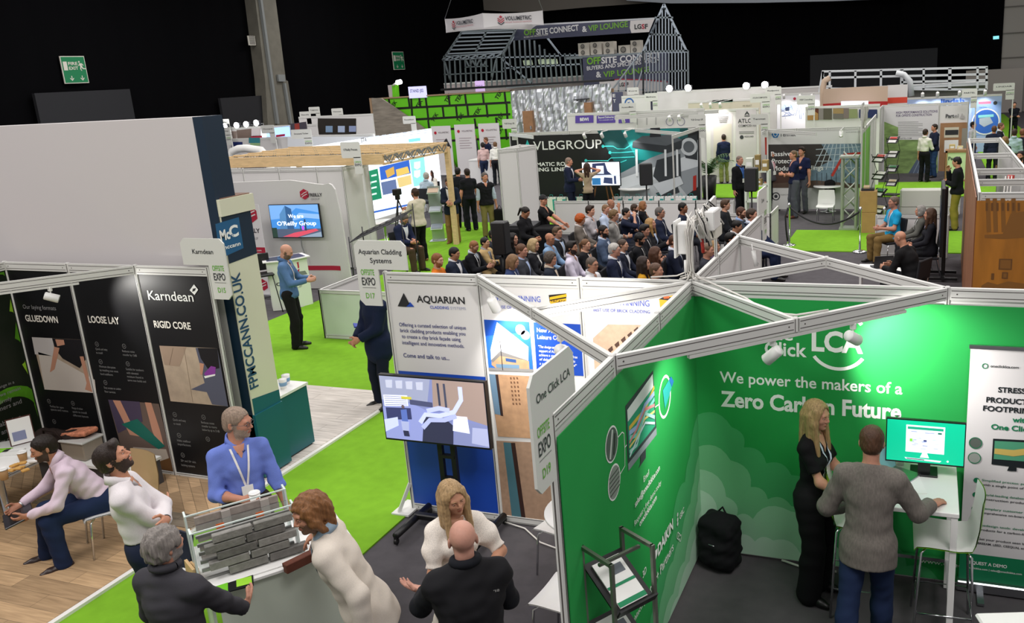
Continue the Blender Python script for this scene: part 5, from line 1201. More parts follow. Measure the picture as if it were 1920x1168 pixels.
t = thing('lightbox_wall','long glowing white wall of the timber association beyond the rafters','lightbox',(-16.8,20,0)); fx = YF(-16.6); q = [fx.px(*p) for p in ((545,274),(809,243))]; mb = MB(); mb.prism(fx,R4(q[0][0],.0,q[1][0],2.45),-.12,0,glow('f2f8ff',1.15)); lb = mb.build('lit_panel',t)
mb = MB(); text(mb,fx,'STA',(677,267),(688,265),M('ink_dark'),None,.02,.004)
for k in range(9): x = 690+k*13; y = 258-k*1.7; stroke(mb,fx,[(x,y),(x+8,y-1.1)],.05,glow('c4ccd8',.7),.003); stroke(mb,fx,[(x,y+5),(x+6,y+4.2)],.04,glow('c4ccd8',.7),.003)
stroke(mb,fx,[(766,264),(788,261)],.12,glow('7fd0d8',.8),.004); mb.build('lettering',lb)
# ================================================================= machine builder stand (dark wall with white lettering)
t = thing('exhibition_stand','dark wall with large white lettering and a machine photograph','exhibition stand',(-7.4,18.5,0)); Yv = 18.5; fv = XF(Yv-.02)
xl_,xr_ = P(955,244,y=Yv)[0],P(1312,237,y=Yv)[0]; xs = list(np.linspace(xl_,xr_,7))
for x in xs: post(t,x,Yv,2.53)
for a,b in zip(xs[:-1],xs[1:]): beam(t,(a,Yv),(b,Yv),2.52); panel(t,(a,Yv),(b,Yv),WPANEL)
beam(t,(xr_,Yv),(xr_,Yv-3),2.52); post(t,xr_,Yv-3,2.53); beam(t,(xl_,Yv),(xl_+1.5,Yv-1.5),2.52,name='brace_rail'); beam(t,(xr_-2,Yv-.0),(xr_,Yv-2),2.52,name='brace_rail')
VDK = M('vinyl_black','16181a',.4); VTL = M('vinyl_teal','128a88',.45); VT2 = M('vinyl_deep_teal','0c5556',.45)
mb = MB(); mb.prism(fv,R4(xl_+.03,.05,xr_-.03,2.42),0,.012,VDK); g = mb.build('graphic_wall',t); mb = MB(); D = .015
za = 2.415
poly(mb,fv,[fv.px(1120,245),fv.px(1290,240),fv.px(1290,380),fv.px(1190,385),fv.px(1150,300)],VT2,D,False); poly(mb,fv,[fv.px(1165,244),fv.px(1275,240),fv.px(1275,300),fv.px(1195,300)],VTL,D+.003,False)
MG = flat('8d9499'); MD = flat('33383c'); ML = flat('c6ccd0'); MM = flat('5b6166')
poly(mb,fv,[(1163,325),(1220,296),(1309,262),(1309,350),(1255,390),(1163,345)],MG,D+.006); poly(mb,fv,[(1163,335),(1309,285),(1309,312),(1163,356)],ML,D+.009); poly(mb,fv,[(1163,345),(1250,318),(1300,380),(1163,385)],flat('b4babd'),D+.008)
poly(mb,fv,[(1232,300),(1276,288),(1278,336),(1240,346),(1225,330)],MD,D+.012); poly(mb,fv,[(1276,262),(1308,250),(1308,300),(1286,296)],MD,D+.012); disc(mb,fv,(1292,275),.26,ML,D+.015,20,True); disc(mb,fv,(1292,275),.17,MM,D+.018,20,True)
poly(mb,fv,[(1187,266),(1205,255),(1258,252),(1280,262),(1278,276),(1250,284),(1186,274)],MM,D+.02); poly(mb,fv,[(1187,266),(1250,273),(1280,262),(1278,278),(1250,287),(1186,276)],MD,D+.023); poly(mb,fv,[(1220,240),(1238,239),(1240,256),(1219,257)],flat('2c2e33'),D+.026)
for x in (1192,1246,1268): poly(mb,fv,[(x,280),(x+4,280),(x+5,330),(x+1,330)],flat('dfe4e6'),D+.026)
poly(mb,fv,[(1225,345),(1276,330),(1282,344),(1240,366)],ML,D+.026); poly(mb,fv,[(1300,330),(1306,328),(1306,356),(1300,358)],flat('a82a20'),D+.02); poly(mb,fv,[(1230,362),(1270,346),(1275,360),(1240,372)],MD,D+.024)
CIR = flat('3fc8c4')
for pts in (((1131,274),(1150,274),(1158,279),(1172,279),(1186,270)),((1144,286),(1162,286),(1190,284)),((1099,301),(1140,301),(1146,296),(1190,294)),((1140,304),(1165,304),(1175,300))): stroke(mb,fv,pts,.025,CIR,D+.004); disc(mb,fv,pts[0],.05,CIR,D+.005,10,True)
text(mb,fv,'VLBGROUP',(1001,281),(1129,278),GW,17,.004,D+.004); poly(mb,fv,[(986,271),(989,262),(993,271),(992,276),(987,276)],CIR,D+.004)
text(mb,fv,'AUTOMATIC ROLL',(975,313),(1072,309),GW,7,.02,D+.004); text(mb,fv,'FORMING LINES',(975,323),(1066,319),GW,7,.02,D+.004); mb.build('machine_print',g)
small_sign(xl_+.05,Yv-.06,2.42,'VLB Group UK','white sign at the left end of the dark machine picture wall',w=.5); small_sign(xr_+.05,Yv-.5,2.35,'VLB Group UK','white sign at the right end of the dark machine picture wall',w=.5)
for i,px in enumerate((1095,1128,1172)): q = P(px,243,y=Yv-.55); spotlight((q[0],Yv-.55,2.50),(q[0]+.1,Yv,1.7),'small spotlight %s over the dark machine picture wall' % ('left','middle','right')[i],(8,24,40)[i],75,size=1.1,arm=Yv)
# cupboard
t = thing('cupboard','white shell scheme cupboard in front of the dark wall','cupboard',(-8.0,13.6,0)); pts = [(-8.27,12.97),(-7.9,13.28),(-7.67,13.92),(-8.25,14.2)]
for i in range(4): a,b = pts[i],pts[(i+1) % 4]; post(t,*a); beam(t,a,b); panel(t,a,b,WPANEL)
mb = MB(); mb.prism(fz,pts,2.42,2.44,WPANEL); mb.build('roof',t)
# low walls
t = thing('partition','low white shell wall between the seats and the dark stand','partition',(-5.4,14.75,0))
for i in range(5): low_wall(t,(-7.6+i*.98,14.75),(-6.62+i*.98,14.75),.92)
t = thing('partition','short low white shell wall right of the cable mast','partition',(-1.9,12.9,0)); low_wall(t,(-2.6,12.75),(-1.45,12.75),.92); low_wall(t,(-1.45,12.75),(-1.45,13.8),.92)
t = thing('partition','low grey white wall behind the seated speakers','partition',(1.5,12.5,0)); low_wall(t,(.86,12.55),(2.3,12.55),.92)
# TV on wooden easel
q = P(1127,360,y=17.3); t = thing('television','television on a wooden tripod easel before the dark machine picture wall','television',(q[0],17.3,0)); fe = XF(17.25); a0,b1 = fe.px(1091,305); a1,b0 = fe.px(1163,347)
mb = MB(); mb.prism(fe,R4(a0-.02,b0-.03,a1+.02,b1+.02),-.05,0,BLACK); ca = mb.build('casing',t); mb = MB(); X = lambda u,v: (a0+u*(a1-a0),b0+v*(b1-b0))
for pts,h,d in ((R4(0,0,1,1),'dfe8f4',.002),([(.28,.95),(.62,.98),(.68,.62),(.8,.45),(.25,.45)],'2c3350',.003),(R4(.38,.5,.58,.85),'c8d4e4',.004),(R4(.25,.02,.48,.32),'2f6a9c',.003),([(.55,.1),(.8,.05),(.8,.32),(.58,.35)],'303a58',.003),(R4(.84,.05,.9,.4),'303a58',.003),(R4(.0,.4,1,.44),'b4bccc',.003)): poly(mb,fe,[X(*p) for p in pts],glow(h,1.1),d,False)
mb.build('display',ca); cx_ = (a0+a1)/2; WOOD = M('easel_wood','9a6a3c',.5)
for p in ((-.45,-.1),(.45,-.1),(0,.5)): mb = MB(); mb.tube([(cx_+p[0]*.15,17.36,b1-.05),(cx_+p[0],17.36+p[1]*1.0+.1,0)],.022,WOOD,8); mb.build('leg',t)
# gift bags
TEALB = M('bag_teal','14a39c',.5); n = 0
def gift_bag(x,y,label,group,ch=True):
 t = thing('gift_bag',label,'bag',(x,y,0),0,group); mb = MB(); mb.add([(x-.15,y-.07,0),(x+.15,y-.07,0),(x+.15,y+.07,0),(x-.15,y+.07,0),(x-.15,y-.05,.56),(x+.15,y-.05,.56),(x+.15,y+.05,.56),(x-.15,y+.05,.56)],[(0,3,2,1),(0,1,5,4),(2,3,7,6),(4,5,6,7)],PAPER); mb.add([(x+.15,y-.07,0),(x+.15,y+.07,0),(x+.15,y+.05,.56),(x+.15,y-.05,.56)],[(0,1,2,3)],TEALB); mb.add([(x-.15,y-.07,0),(x-.15,y+.07,0),(x-.15,y+.05,.56),(x-.15,y-.05,.56)],[(3,2,1,0)],TEALB)
 mb.box((x+.09,y-.062,.25),(.10,.012,.5),TEALB,rotx(.035)); mb.build('bag',t); mb = MB(); mb.tube([(x-.06,y-.05,.55),(x-.04,y-.05,.64),(x+.04,y-.05,.64),(x+.06,y-.05,.55)],.006,TEALB,6); mb.build('handle',t)
xa = P(1012,380,y=17.9)[0]; xb_ = P(1300,380,y=17.9)[0]; xs = list(np.arange(xa+.1,P(1095,380,y=17.9)[0],.33)); xs2 = list(np.arange(P(1158,380,y=17.9)[0],xb_,.33))
for i,x in enumerate(xs): gift_bag(x,17.9,'white and teal paper bag in the row left of the easel','paper bags left of the easel')
for i,x in enumerate(xs2): gift_bag(x,17.9,'white and teal paper bag in the row under the machine picture','paper bags under the machine picture')
# ================================================================= fire-protection stand
t = thing('exhibition_stand','white fire protection wall with a steel roof photograph and large white lettering','exhibition stand',(-1.2,18.7,0)); Yt = 18.7; f = XF(Yt-.02); x0,x1 = P(1437,245,y=Yt)[0],P(1612,240,y=Yt)[0]; xs = np.linspace(x0,x1,4); ZT = 2.36
for x in xs: post(t,x,Yt,ZT+.01)
for a,b in zip(xs[:-1],xs[1:]): beam(t,(a,Yt),(b,Yt),ZT); panel(t,(a,Yt),(b,Yt),WPANEL,z1=ZT-.09)
beam(t,(x0,Yt),(x0+1.6,Yt-1.6),ZT,name='brace_rail'); beam(t,(x0,Yt),(x0,Yt-.8),ZT)
mb = MB(); mb.prism(f,R4(x0+.04,.05,x1-.04,ZT-.1),0,.012,M('vinyl_white','dcdcda',.5)); g = mb.build('graphic_wall',t); mb = MB(); D = .015
STB = flat('4f6f86');
def PP(pts,h,d): poly(mb,f,pts,flat(h) if isinstance(h,str) else h,d)
PP([(1437,271),(1614,269),(1614,352),(1437,350)],M('roof_photo','6f8798',.6,noise=(5,.4)),D); PP([(1437,271),(1540,270),(1560,300),(1500,330),(1490,342),(1437,345)],flat('3a3634'),D+.003); PP([(1437,345),(1530,338),(1614,345),(1614,352),(1437,352)],flat('5a4a40'),D+.006); PP([(1440,325),(1480,330),(1510,345),(1440,350)],flat('4a342c'),D+.005)
for k in range(9): stroke(mb,f,[(1548+k*7,270),(1525+k*12,318)],.02,flat('c4d0d8'),D+.009)
for k in range(4): stroke(mb,f,[(1530,280+k*11),(1612,275+k*13)],.02,flat('b4c2cc'),D+.011)
for k in range(9): stroke(mb,f,[(1532+k*9,324),(1532+k*9,345)],.015,flat('39434c'),D+.011)
RDF = flat('b83a30'); PP([(1434,248),(1438,248),(1440,290),(1435,290)],RDF,D+.01); stroke(mb,f,[(1582,290),(1614,287)],.07,RDF,D+.013); stroke(mb,f,[(1582,290),(1560,330)],.07,RDF,D+.013)
c = f.px(1454,252); poly(mb,f,[(c[0]+.11*cos(pi/3*k),c[1]+.11*sin(pi/3*k)) for k in range(6)],flat('2f78b8'),D,False); stroke(mb,f,[(c[0]-.05,c[1]+.05),(c[0]-.05,c[1]-.02),(c[0],c[1]-.06),(c[0]+.05,c[1]-.02),(c[0]+.05,c[1]+.05)],.02,GW,D+.003,False)
text(mb,f,'Tenmat',(1462,256),(1492,255),INK,8,.012,D)
for s_,a,b in (('Passive Fire',(1446,293),(1509,291)),('Protection for',(1448,307),(1520,304)),('Modular Buildings',(1449,321),(1544,317))): text(mb,f,s_,a,b,GW,9,.012,D+.016)
ring(mb,f,(1455,368),.12,.03,INK,D,20,True); disc(mb,f,(1455,368),.05,INK,D,12,True); text(mb,f,'PASSIVE FIRE',(1463,367),(1480,366),M('ink_grey'),3,0,D); text(mb,f,'www.tenmat.com',(1586,249),(1613,248),M('ink_grey'),3,0,D); mb.build('print',g)
small_sign(x0-.15,Yt-.3,2.28,'Tenmat','white sign at the left end of the fire protection wall',w=.5)
q = P(1577,247,y=Yt-.7); spotlight((q[0],Yt-.7,2.34),(q[0],Yt-1.5,1.0),'bright spotlight hanging before the fire protection wall',22,90,size=1.2,arm=Yt)
# green printed side wall
t = thing('exhibition_stand','green printed side walls right of the truss tower','exhibition stand',(.35,19,0)); GP = M('vinyl_meadow','6fae3f',.6,noise=(1.2,.45,(1,1,.6)))
ys = (15.5,16.7,18.7,20.0,21.5)
for y in ys: post(t,.33,y)
for a,b in zip(ys[:-1],ys[1:]): beam(t,(.33,a),(.33,b)); panel(t,(.33,a),(.33,b),GP if a < 18 else WPANEL)
for k in range(3): mb = MB(); z = 2.52; mb.tube([(.33+.05*k,15.55,2.5),(.36,15.6,2.9+.08*k),(.34+.06*k,15.8,3.0),(.30,15.9,2.5)],.012,CABW,6); mb.build('cable',t)
mb = MB(); mb.box((.36,15.7,2.9),(.16,.2,.34),M('box_grey'),ch=.01); mb.build('switch_box',t)
for y in (15.5,15.95): post(t,.33,y,3.15,2.5)
# shelving unit, white counter with boxes
t = thing('shelf_unit','white open shelf unit stacked with small boxes beside the fire protection wall','shelf unit',(-2.45,16.6,0)); MINT = M('shelf_white','d9e2d4',.5)
for x in (-2.72,-2.12): mb = MB(); mb.box((x,16.6,.72),(.06,.36,1.44),MINT); mb.build('side_panel',t)
for z in (.04,.62,1.04,1.42): mb = MB(); mb.box((-2.42,16.6,z),(.58,.36,.04),MINT); mb.build('shelf',t)
for i,(x,z,w,h,c,lb) in enumerate(((-2.62,1.44,.2,.34,'d4d8cc','tall pale box standing on top of the white shelf unit'),(-2.40,1.44,.14,.42,'8f7c4c','tall kraft box in the middle of the shelf unit top'),(-2.20,1.44,.16,.28,'a38c58','short kraft box at the right of the shelf unit top'),(-2.4,1.06,.22,.16,'9c8450','kraft box lying on the upper shelf of the white unit'),(-2.3,.64,.2,.2,'b7aa8c','beige box on the lower shelf of the white unit'))):
 t = thing('product_box',lb,'box',(x,16.55,z),0,'boxes on the white shelf unit'); mb = MB(); mb.box((x,16.55,z+h/2),(w,.22,h),flat(c),ch=.005); mb.build('carton',t); mb = MB(); mb.box((x,16.435,z+h*.55),(w*.7,.004,h*.3),PAPER); mb.build('box_label',t)
# truss tower, cartons
t = thing('truss_tower','short grey box truss tower in front of the green side wall','truss',(.03,15.8,0)); TG = M('truss_grey','a9b0a4',.4,.5)
for x in (-.14,.20):
 for y in (15.68,15.98): mb = MB(); mb.box((x,y,.92),(.06,.06,1.84),TG,ch=.01); mb.build('chord',t)
for k in range(5):
 z = .15+k*.36; mb = MB(); mb.tube([(-.14,15.68,z),(.20,15.68,z+.36)],.02,TG,8); mb.tube([(-.14,15.98,z+.36),(.20,15.98,z)],.02,TG,8); mb.build('diagonal',t)
for z in (.03,1.84): mb = MB(); mb.box((.03,15.83,z),(.46,.42,.05),TG); mb.build('end_plate',t)
KRAFT = M('kraft_card','a8834f',.7,noise=(6,.08))
for z,lb in ((0,'large kraft carton on the floor right of the truss tower'),(.52,'large kraft carton stacked on another carton right of the truss tower')):
 t = thing('carton',lb,'box',(.52,15.45,z),0,'stacked kraft cartons'); mb = MB(); mb.box((.52,15.45,z+.26),(.40,.36,.515),KRAFT,ch=.006); mb.build('box',t); mb = MB(); mb.box((.52,15.45,z+.517),(.40,.05,.003),M('parcel_tape','c9b48a',.3)); mb.build('tape',t)
t = thing('crate','dark open tray of leaflets on top of the kraft cartons','tray',(.5,15.45,1.04)); mb = MB(); mb.box((.5,15.45,1.07),(.30,.22,.05),DARK); mb.build('tray',t); mb = MB(); mb.box((.47,15.45,1.12),(.14,.16,.05),M('leaflet_tan','b8a080',.6),rotx(.2)); mb.build('leaflets',t)
zig_rack((.72,16.5,0),radians(-35),'black folding brochure rack near the truss tower',4,.36,BLACK,h=1.75); zig_rack((.85,21.6,0),radians(-20),'black folding brochure rack at the far membrane stand',4,.36,BLACK,h=1.75)
# rope barrier
def stanchion(x,y,label,h=.98):
 t = thing('rope_stanchion',label,'stanchion',(x,y,0),0,'chrome rope barrier posts'); mb = MB(); mb.lathe((x,y,0),[(0,0),(.16,0),(.16,.012),(.12,.03),(.03,.045),(0,.045)],CHROME,24); mb.build('base',t); mb = MB(); mb.lathe((x,y,.04),[(0,0),(.025,0),(.025,h-.10),(.034,h-.09),(.034,h-.03),(.022,h-.02),(.022,h),(0,h)],CHROME,16); mb.build('pole',t)
stanchion(-1.16,13.67,'chrome rope post at the left end of the black rope'); stanchion(.49,13.06,'chrome rope post at the right end of the black rope'); stanchion(1.0,13.02,'chrome rope post just left of the seated man in turquoise')
ROPE = M('rope_black','17171a',.7)
mb = MB(); mb.tube([(-1.13+1.59*u,13.66-.59*u,.90-1.3*u*(1-u)) for u in np.linspace(0,1,17)],.022,ROPE,8); t = mb.build('barrier_rope',None,'black rope sagging between two chrome posts','rope')
mb = MB(); mb.tube([(-1.19,13.67,.90),(-1.24,13.60,.7),(-1.22,13.58,.4),(-1.19,13.6,.12)],.02,ROPE,8); mb.build('barrier_rope',None,'black rope hanging loose from the left rope post','rope')
# ================================================================= membrane stand (Partel)
t = thing('exhibition_stand','membrane stand wall lettered HIGH PERFORMANCE SOLUTIONS beside a timber sample wall','exhibition stand',(1.7,26,0)); Yp = 27.2; f = XF(Yp-.02); x0,xm,x1 = P(1655,200,y=Yp)[0],P(1762,197,y=Yp)[0],P(1816,195,y=Yp)[0]; ZP = 2.48
for x in (x0,(x0+xm)/2,xm,x1): post(t,x,Yp,ZP)
for a,b in ((x0,(x0+xm)/2),((x0+xm)/2,xm),(xm,x1)): beam(t,(a,Yp),(b,Yp),ZP); panel(t,(a,Yp),(b,Yp),WPANEL,z1=ZP-.1)
mb = MB(); mb.prism(f,R4(x0+.04,.05,xm-.03,ZP-.08),0,.012,M('vinyl_grey','d6d4d6',.5)); g = mb.build('graphic_wall',t); mb = MB(); D = .016; MEAD = M('meadow_print','7f9a5c',.6,noise=(2.2,.5,(1,1,3)))
poly(mb,f,[(1658,228),(1700,245),(1745,258),(1758,262),(1758,330),(1658,330)],MEAD,D); poly(mb,f,[(1684,225),(1745,228),(1745,262),(1684,262)],M('vinyl_grey'),D+.003); poly(mb,f,[(1700,330),(1738,268),(1756,300),(1752,332)],flat('5c6a80'),D+.004)
for k in range(5): stroke(mb,f,[(1710+k*8,330),(1736+k*4,275+k*6)],.03,flat('8a98aa'),D+.006)
INKP = flat('6a5c7c'); text(mb,f,'HIGH PERFORMANCE SOLUTIONS',(1680,213),(1758,211),INKP,4.5,.02,D); text(mb,f,'FOR OFFSITE CONSTRUCTION',(1680,219),(1747,217),INKP,4.5,.02,D)
for k in range(9): stroke(mb,f,[(1684,229+k*3.2),(1684+(46 if k % 3 else 38),228.6+k*3.2)],.018,M('ink_grey'),D+.005)
text(mb,f,'PARTEL.COM',(1686,262),(1709,260),M('ink_grey'),3.5,.01,D+.006); mb.build('print',g)
mb = MB(); text(mb,f,'Part',(1773,221),(1789,220),INK,7,.03,.016); text(mb,f,'el',(1789.5,220),(1797,220),M('ink_grey'),7,.01,.016); poly(mb,f,[(1799,222),(1804,212),(1806,218),(1808,215),(1808,223)],flat('b4b0b0'),.016); mb.build('logo',t)
PLY = M('plywood','9c7350',.6,noise=(4,.15)); mb = MB(); mb.prism(f,R4(xm+.05,.05,x1-.02,f.px(1790,230)[1]),0,.05,PLY); w = mb.build('timber_sample',t)
mb = MB()
for pts,m_ in (((1770,238,1798,258),M('sample_cream','cfc8b4',.5)),((1772,243,1797,253),DARK),((1770,262,1797,285),PAPER),((1801,240,1814,300),M('sample_shelf','8f8a80',.5))): a = f.px(pts[0],pts[3]); b = f.px(pts[2],pts[1]); rect(mb,f,a[0],a[1],b[0],b[1],m_,.055 if m_ is not DARK else .06)
mb.build('sample_panel',w)
post(t,x0,Yp-3); beam(t,(x0,Yp),(x0,Yp-3),ZP); panel(t,(x0,Yp),(x0,Yp-1.5),WPANEL); post(t,x0,Yp-1.5); panel(t,(x0,Yp-1.5),(x0,Yp-3),M('banner_grey','b4b4b0',.6))
small_sign(x1+.0,Yp-.4,2.4,'PARTEL','white sign above the timber sample wall',w=.5)
# counter with timber frame
t = thing('counter','pale green counter with a timber frame lettered P','counter',(2.78,24.9,0)); x0c,x1c = P(1771,335,y=24.7)[0],P(1813,335,y=24.7)[0]; fc = XF(24.7)
mb = MB(); mb.prism(fc,R4(x0c,0,x1c,1.0),-.5,0,M('desk_green','cfe3b4',.5)); b_ = mb.build('body',t); mb = MB()
for r_ in (R4(x0c,0,x0c+.06,1.02),R4(x1c-.06,0,x1c,1.02),R4(x0c,.96,x1c,1.04),R4(x0c,0,x1c,.06)): mb.prism(fc,r_,-.5,.02,PLY)
mb.build('timber_frame',t); mb = MB(); text(mb,fc,'Partel',(1778,300),(1800,300),INK,None,.02,.006); mb.build('lettering',b_)
for i,(dx,h,c,lb) in enumerate(((.2,.18,'c9b078','small kraft box on the timber framed counter'),(.45,.12,'d8cc9c','low cream box on the timber framed counter'))): t = thing('product_box',lb,'box',(x0c+dx,24.9,1.04)); mb = MB(); mb.box((x0c+dx,24.9,1.04+h/2),(.18,.16,h),flat(c),ch=.004); mb.build('carton',t); mb = MB(); mb.box((x0c+dx,24.818,1.04+h/2),(.12,.003,h*.4),PAPER); mb.build('box_label',t)
# white sofa
SOFA = M('sofa_white','dcdad4',.5,bump=(30,.1))
def sofa(x,y,w,label,rot=0):
 t = thing('sofa',label,'sofa',(x,y,0),rot); o = ORG[t]; ORG[t] = (V(0,0,0),0.); mb = MB(); mb.box((0,.0,.24),(w,.8,.36),SOFA,ch=.04); mb.build('base',t); mb = MB(); mb.box((0,-.32,.52),(w,.2,.52),SOFA,ch=.05); mb.build('backrest',t)
 for s_ in (-1,1): mb = MB(); mb.box((s_*(w/2-.09),.04,.42),(.18,.74,.34),SOFA,ch=.05); mb.build('armrest',t)
 for s_ in (-1,1): mb = MB(); mb.box((s_*(w-.4)/4,.1,.46),((w-.4)/2-.02,.58,.12),SOFA,ch=.04); mb.build('seat_cushion',t)
 for sx in (-1,1):
  for sy in (-1,1): mb = MB(); mb.box((sx*(w/2-.1),sy*.3,.03),(.06,.06,.06),CHROME); mb.build('leg',t)
 ORG[t] = o
sofa(1.95,17.9,1.5,'white leather sofa behind the low grey wall of the speakers');
# ---- television on a floor stand, edge on
t = thing('television','large black television seen edge-on on a tall floor stand beside the speakers','television',(2.25,11,0)); mb = MB(); mb.box((2.15,10.95,1.14),(.07,1.25,1.30),BLACK,ch=.01); ca = mb.build('casing',t); mb = MB(); mb.box((2.11,10.95,1.14),(.006,1.20,.70),glow('20283a',.5)); mb.build('display',ca)
mb = MB(); mb.box((2.20,10.75,.9),(.07,.09,1.75),BLACK,ch=.01); mb.build('pole',t); mb = MB(); mb.box((2.15,10.75,1.25),(.10,.30,.10),BLACK); mb.build('bracket',t)
for a in (-1,1): mb = MB(); mb.bar((2.20-.45,10.75+a*.3,.05),(2.20+.25,10.75+a*.3,.05),.06,.05,BLACK); mb.build('foot',t)
mb = MB(); mb.bar((2.20,10.4,.05),(2.20,11.1,.05),.06,.05,BLACK); mb.build('crossbar',t)
# ================================================================= heritage wall with wood print (long open-topped box on the right)
WPR = bpy.data.materials.new('rosewood_print'); WPR.use_nodes = True; nt = WPR.node_tree; b = nt.nodes['Principled BSDF']; b.inputs['Roughness'].default_value = .5
tc = nt.nodes.new('ShaderNodeTexCoord'); mp = nt.nodes.new('ShaderNodeMapping'); mp.inputs['Scale'].default_value = (5,5,.35); n = nt.nodes.new('ShaderNodeTexNoise'); n.inputs['Scale'].default_value = 3; n.inputs['Detail'].default_value = 8; r = nt.nodes.new('ShaderNodeValToRGB'); r.color_ramp.elements[0].color = rgb('7a4a30'); r.color_ramp.elements[1].color = rgb('a8704c'); r.color_ramp.elements[0].position = .35; r.color_ramp.elements[1].position = .65
nt.links.new(tc.outputs['Object'],mp.inputs[0]); nt.links.new(mp.outputs[0],n.inputs['Vector']); nt.links.new(n.outputs[0],r.inputs[0]); nt.links.new(r.outputs[0],b.inputs['Base Color'])
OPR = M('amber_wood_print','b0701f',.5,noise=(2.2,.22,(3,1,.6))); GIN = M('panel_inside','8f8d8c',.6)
t = thing('exhibition_stand','long open-topped box of walls printed with brown wood grain','exhibition stand',(2.85,8.7,0)); xa,xb_,ya,yb = 2.46,3.20,4.95,12.5; XF_ = 2.62
for x,y in ((xa,ya),(xb_,ya),(XF_,yb),(xb_,yb)): post(t,x,y)
beam(t,(xa,ya),(XF_,yb)); beam(t,(xb_,ya),(xb_,yb)); beam(t,(XF_,yb),(xb_,yb)); beam(t,(xa,ya),(xb_,ya))
for y in (6.2,7.4,9.6): beam(t,(xa+.16*(y-ya)/7.5,y),(xb_,y),name='cross_rail')
for k in range(5): a,b2 = ya+(yb-ya)*k/5,ya+(yb-ya)*(k+1)/5; panel(t,(xa+.014+.16*k/5,a),(xa+.014+.16*(k+1)/5,b2),GIN); panel(t,(xb_,a),(xb_,b2),M('pale_panel_side','d4d2d0',.5))
mb = MB(); sl_ = math.hypot(.16,yb-ya); mb.prism(Fr((XF_-.03,yb,0),(-.16,ya-yb,0)),R4(0,.0,sl_,2.44),0,.012,WPR); lw_ = mb.build('side_print',t,'reddish brown wood grain side')
mb = MB(); fo_ = XF(ya-.03); mb.prism(fo_,R4(xa-.03,.0,xb_+.03,2.40),0,.012,OPR); fg = mb.build('front_print',t,'amber wood grain front with faded buildings')
mb = MB(); SEP = M('sepia_ink','8a5a20',.6); SEP2 = M('sepia_dark','6f471c',.6)
poly(mb,fo_,[(1846,440),(1880,438),(1895,400),(1925,395),(1925,445),(1880,448),(1846,446)],SEP,.014)
for a in ((1872,485,1898,505),(1878,510,1890,522),(1858,512,1864,524)): p0 = fo_.px(a[0],a[3]); p1 = fo_.px(a[2],a[1]); rect(mb,fo_,p0[0],p0[1],p1[0],p1[1],SEP2,.016); rect(mb,fo_,p0[0]+.015,p0[1]+.015,p1[0]-.015,p1[1]-.015,SEP,.018)
for x in (1852,1865,1880,1900): stroke(mb,fo_,[(x,372),(x+2,435)],.05,SEP,.0145)
for k in range(7): stroke(mb,fo_,[(1850+k*10,380),(1850+k*10,395)],.025,SEP2,.016)
poly(mb,fo_,[(1840,535),(1852,528),(1870,533),(1890,527),(1925,532),(1925,560),(1840,560)],SEP,.0145); mb.build('sepia_print',fg)
mb = MB(); mb.tube([(2.98,7.0,2.45),(2.97,7.0,2.3)],.05,M('red_lamp','9c2f28',.4),10); mb.build('red_socket',t)
for k in range(3): mb = MB(); mb.tube([(2.9+.04*k,6.9,2.45),(2.86+.05*k,6.9,1.6),(2.9+.03*k,6.9,.4)],.008,CABW,6); mb.build('cable',t)
# ================================================================= far stands
def plain_wall(label,y,pts,mat=None,th=.08):
 mat = mat or WPANEL; fr = XF(y); q = [fr.px(*p) for p in pts]; x0,x1 = q[0][0],q[1][0]; z = (q[0][1]+q[1][1])/2
 t = thing('exhibition_stand',label,'exhibition stand',((x0+x1)/2,y,0)); mb = MB(); mb.prism(fr,R4(x0,0,x1,z-.08),-th,0,mat); w = mb.build('wall',t); mb = MB(); mb.prism(fr,R4(x0,z-.08,x1,z),-th-.01,.01,ALU); mb.build('top_rail',t)
 return t,fr,w,x0,x1,z
def art(name,fr,items,parent,d=.01):
 mb = MB()
 for i,it in enumerate(items):
  pts,c = it[0],it[1]; m = c if not isinstance(c,str) else flat(c); poly(mb,fr,pts,m,d*(1+.5*i))
 return mb.build(name,parent)
def rp(x0,y0,x1,y1): return [(x0,y0),(x1,y0),(x1,y1),(x0,y1)]
# ---- green insulated wall, its stone-print flank and the foil building
LIMEW = M('lime_membrane','67c81a',.5,noise=(.8,.05)); TAPE = M('black_tape','12130f',.5)
Yl = 30.; fl_ = XF(Yl)
t = thing('building_mockup','lime green wrapped building wall with black taped joints','building mock-up',(-17,Yl,0)); q = [fl_.px(*p) for p in ((712,186),(957,171))]
mb = MB(); mb.prism(fl_,[(q[0][0],0),(q[1][0],0),(q[1][0],q[1][1]),(q[0][0],q[0][1])],-.3,0,LIMEW); gw = mb.build('wrapped_wall',t)
mb = MB(); mb.prism(fl_,[(q[0][0]-.1,q[0][1]),(q[1][0],q[1][1]),(q[1][0],q[1][1]+.06),(q[0][0]-.1,q[0][1]+.06)],-.4,.06,M('raw_timber_edge','a08468',.7)); mb.build('coping',t)
mb = MB(); zt_ = q[0][1]
for y0,y1 in (((712,205),(957,192)),((740,226),(957,214)),((720,248),(957,236)),((720,270),(957,258))): stroke(mb,fl_,[y0,y1],.10,TAPE,.012)
for x,a,b in ((729,184,202),(766,183,203),(771,183,226),(786,182,202),(798,181,202),(801,202,226),(841,178,198),(872,176,197),(876,197,220),(803,226,246),(830,200,222),(855,198,222),(905,174,196),(912,196,220),(930,220,238),(946,172,195),(950,195,238),(890,222,240),(948,238,262)): stroke(mb,fl_,[(x,a),(x+2.6,b)],.10,TAPE,.014)
mb.build('joint_tape',gw)
mb = MB()
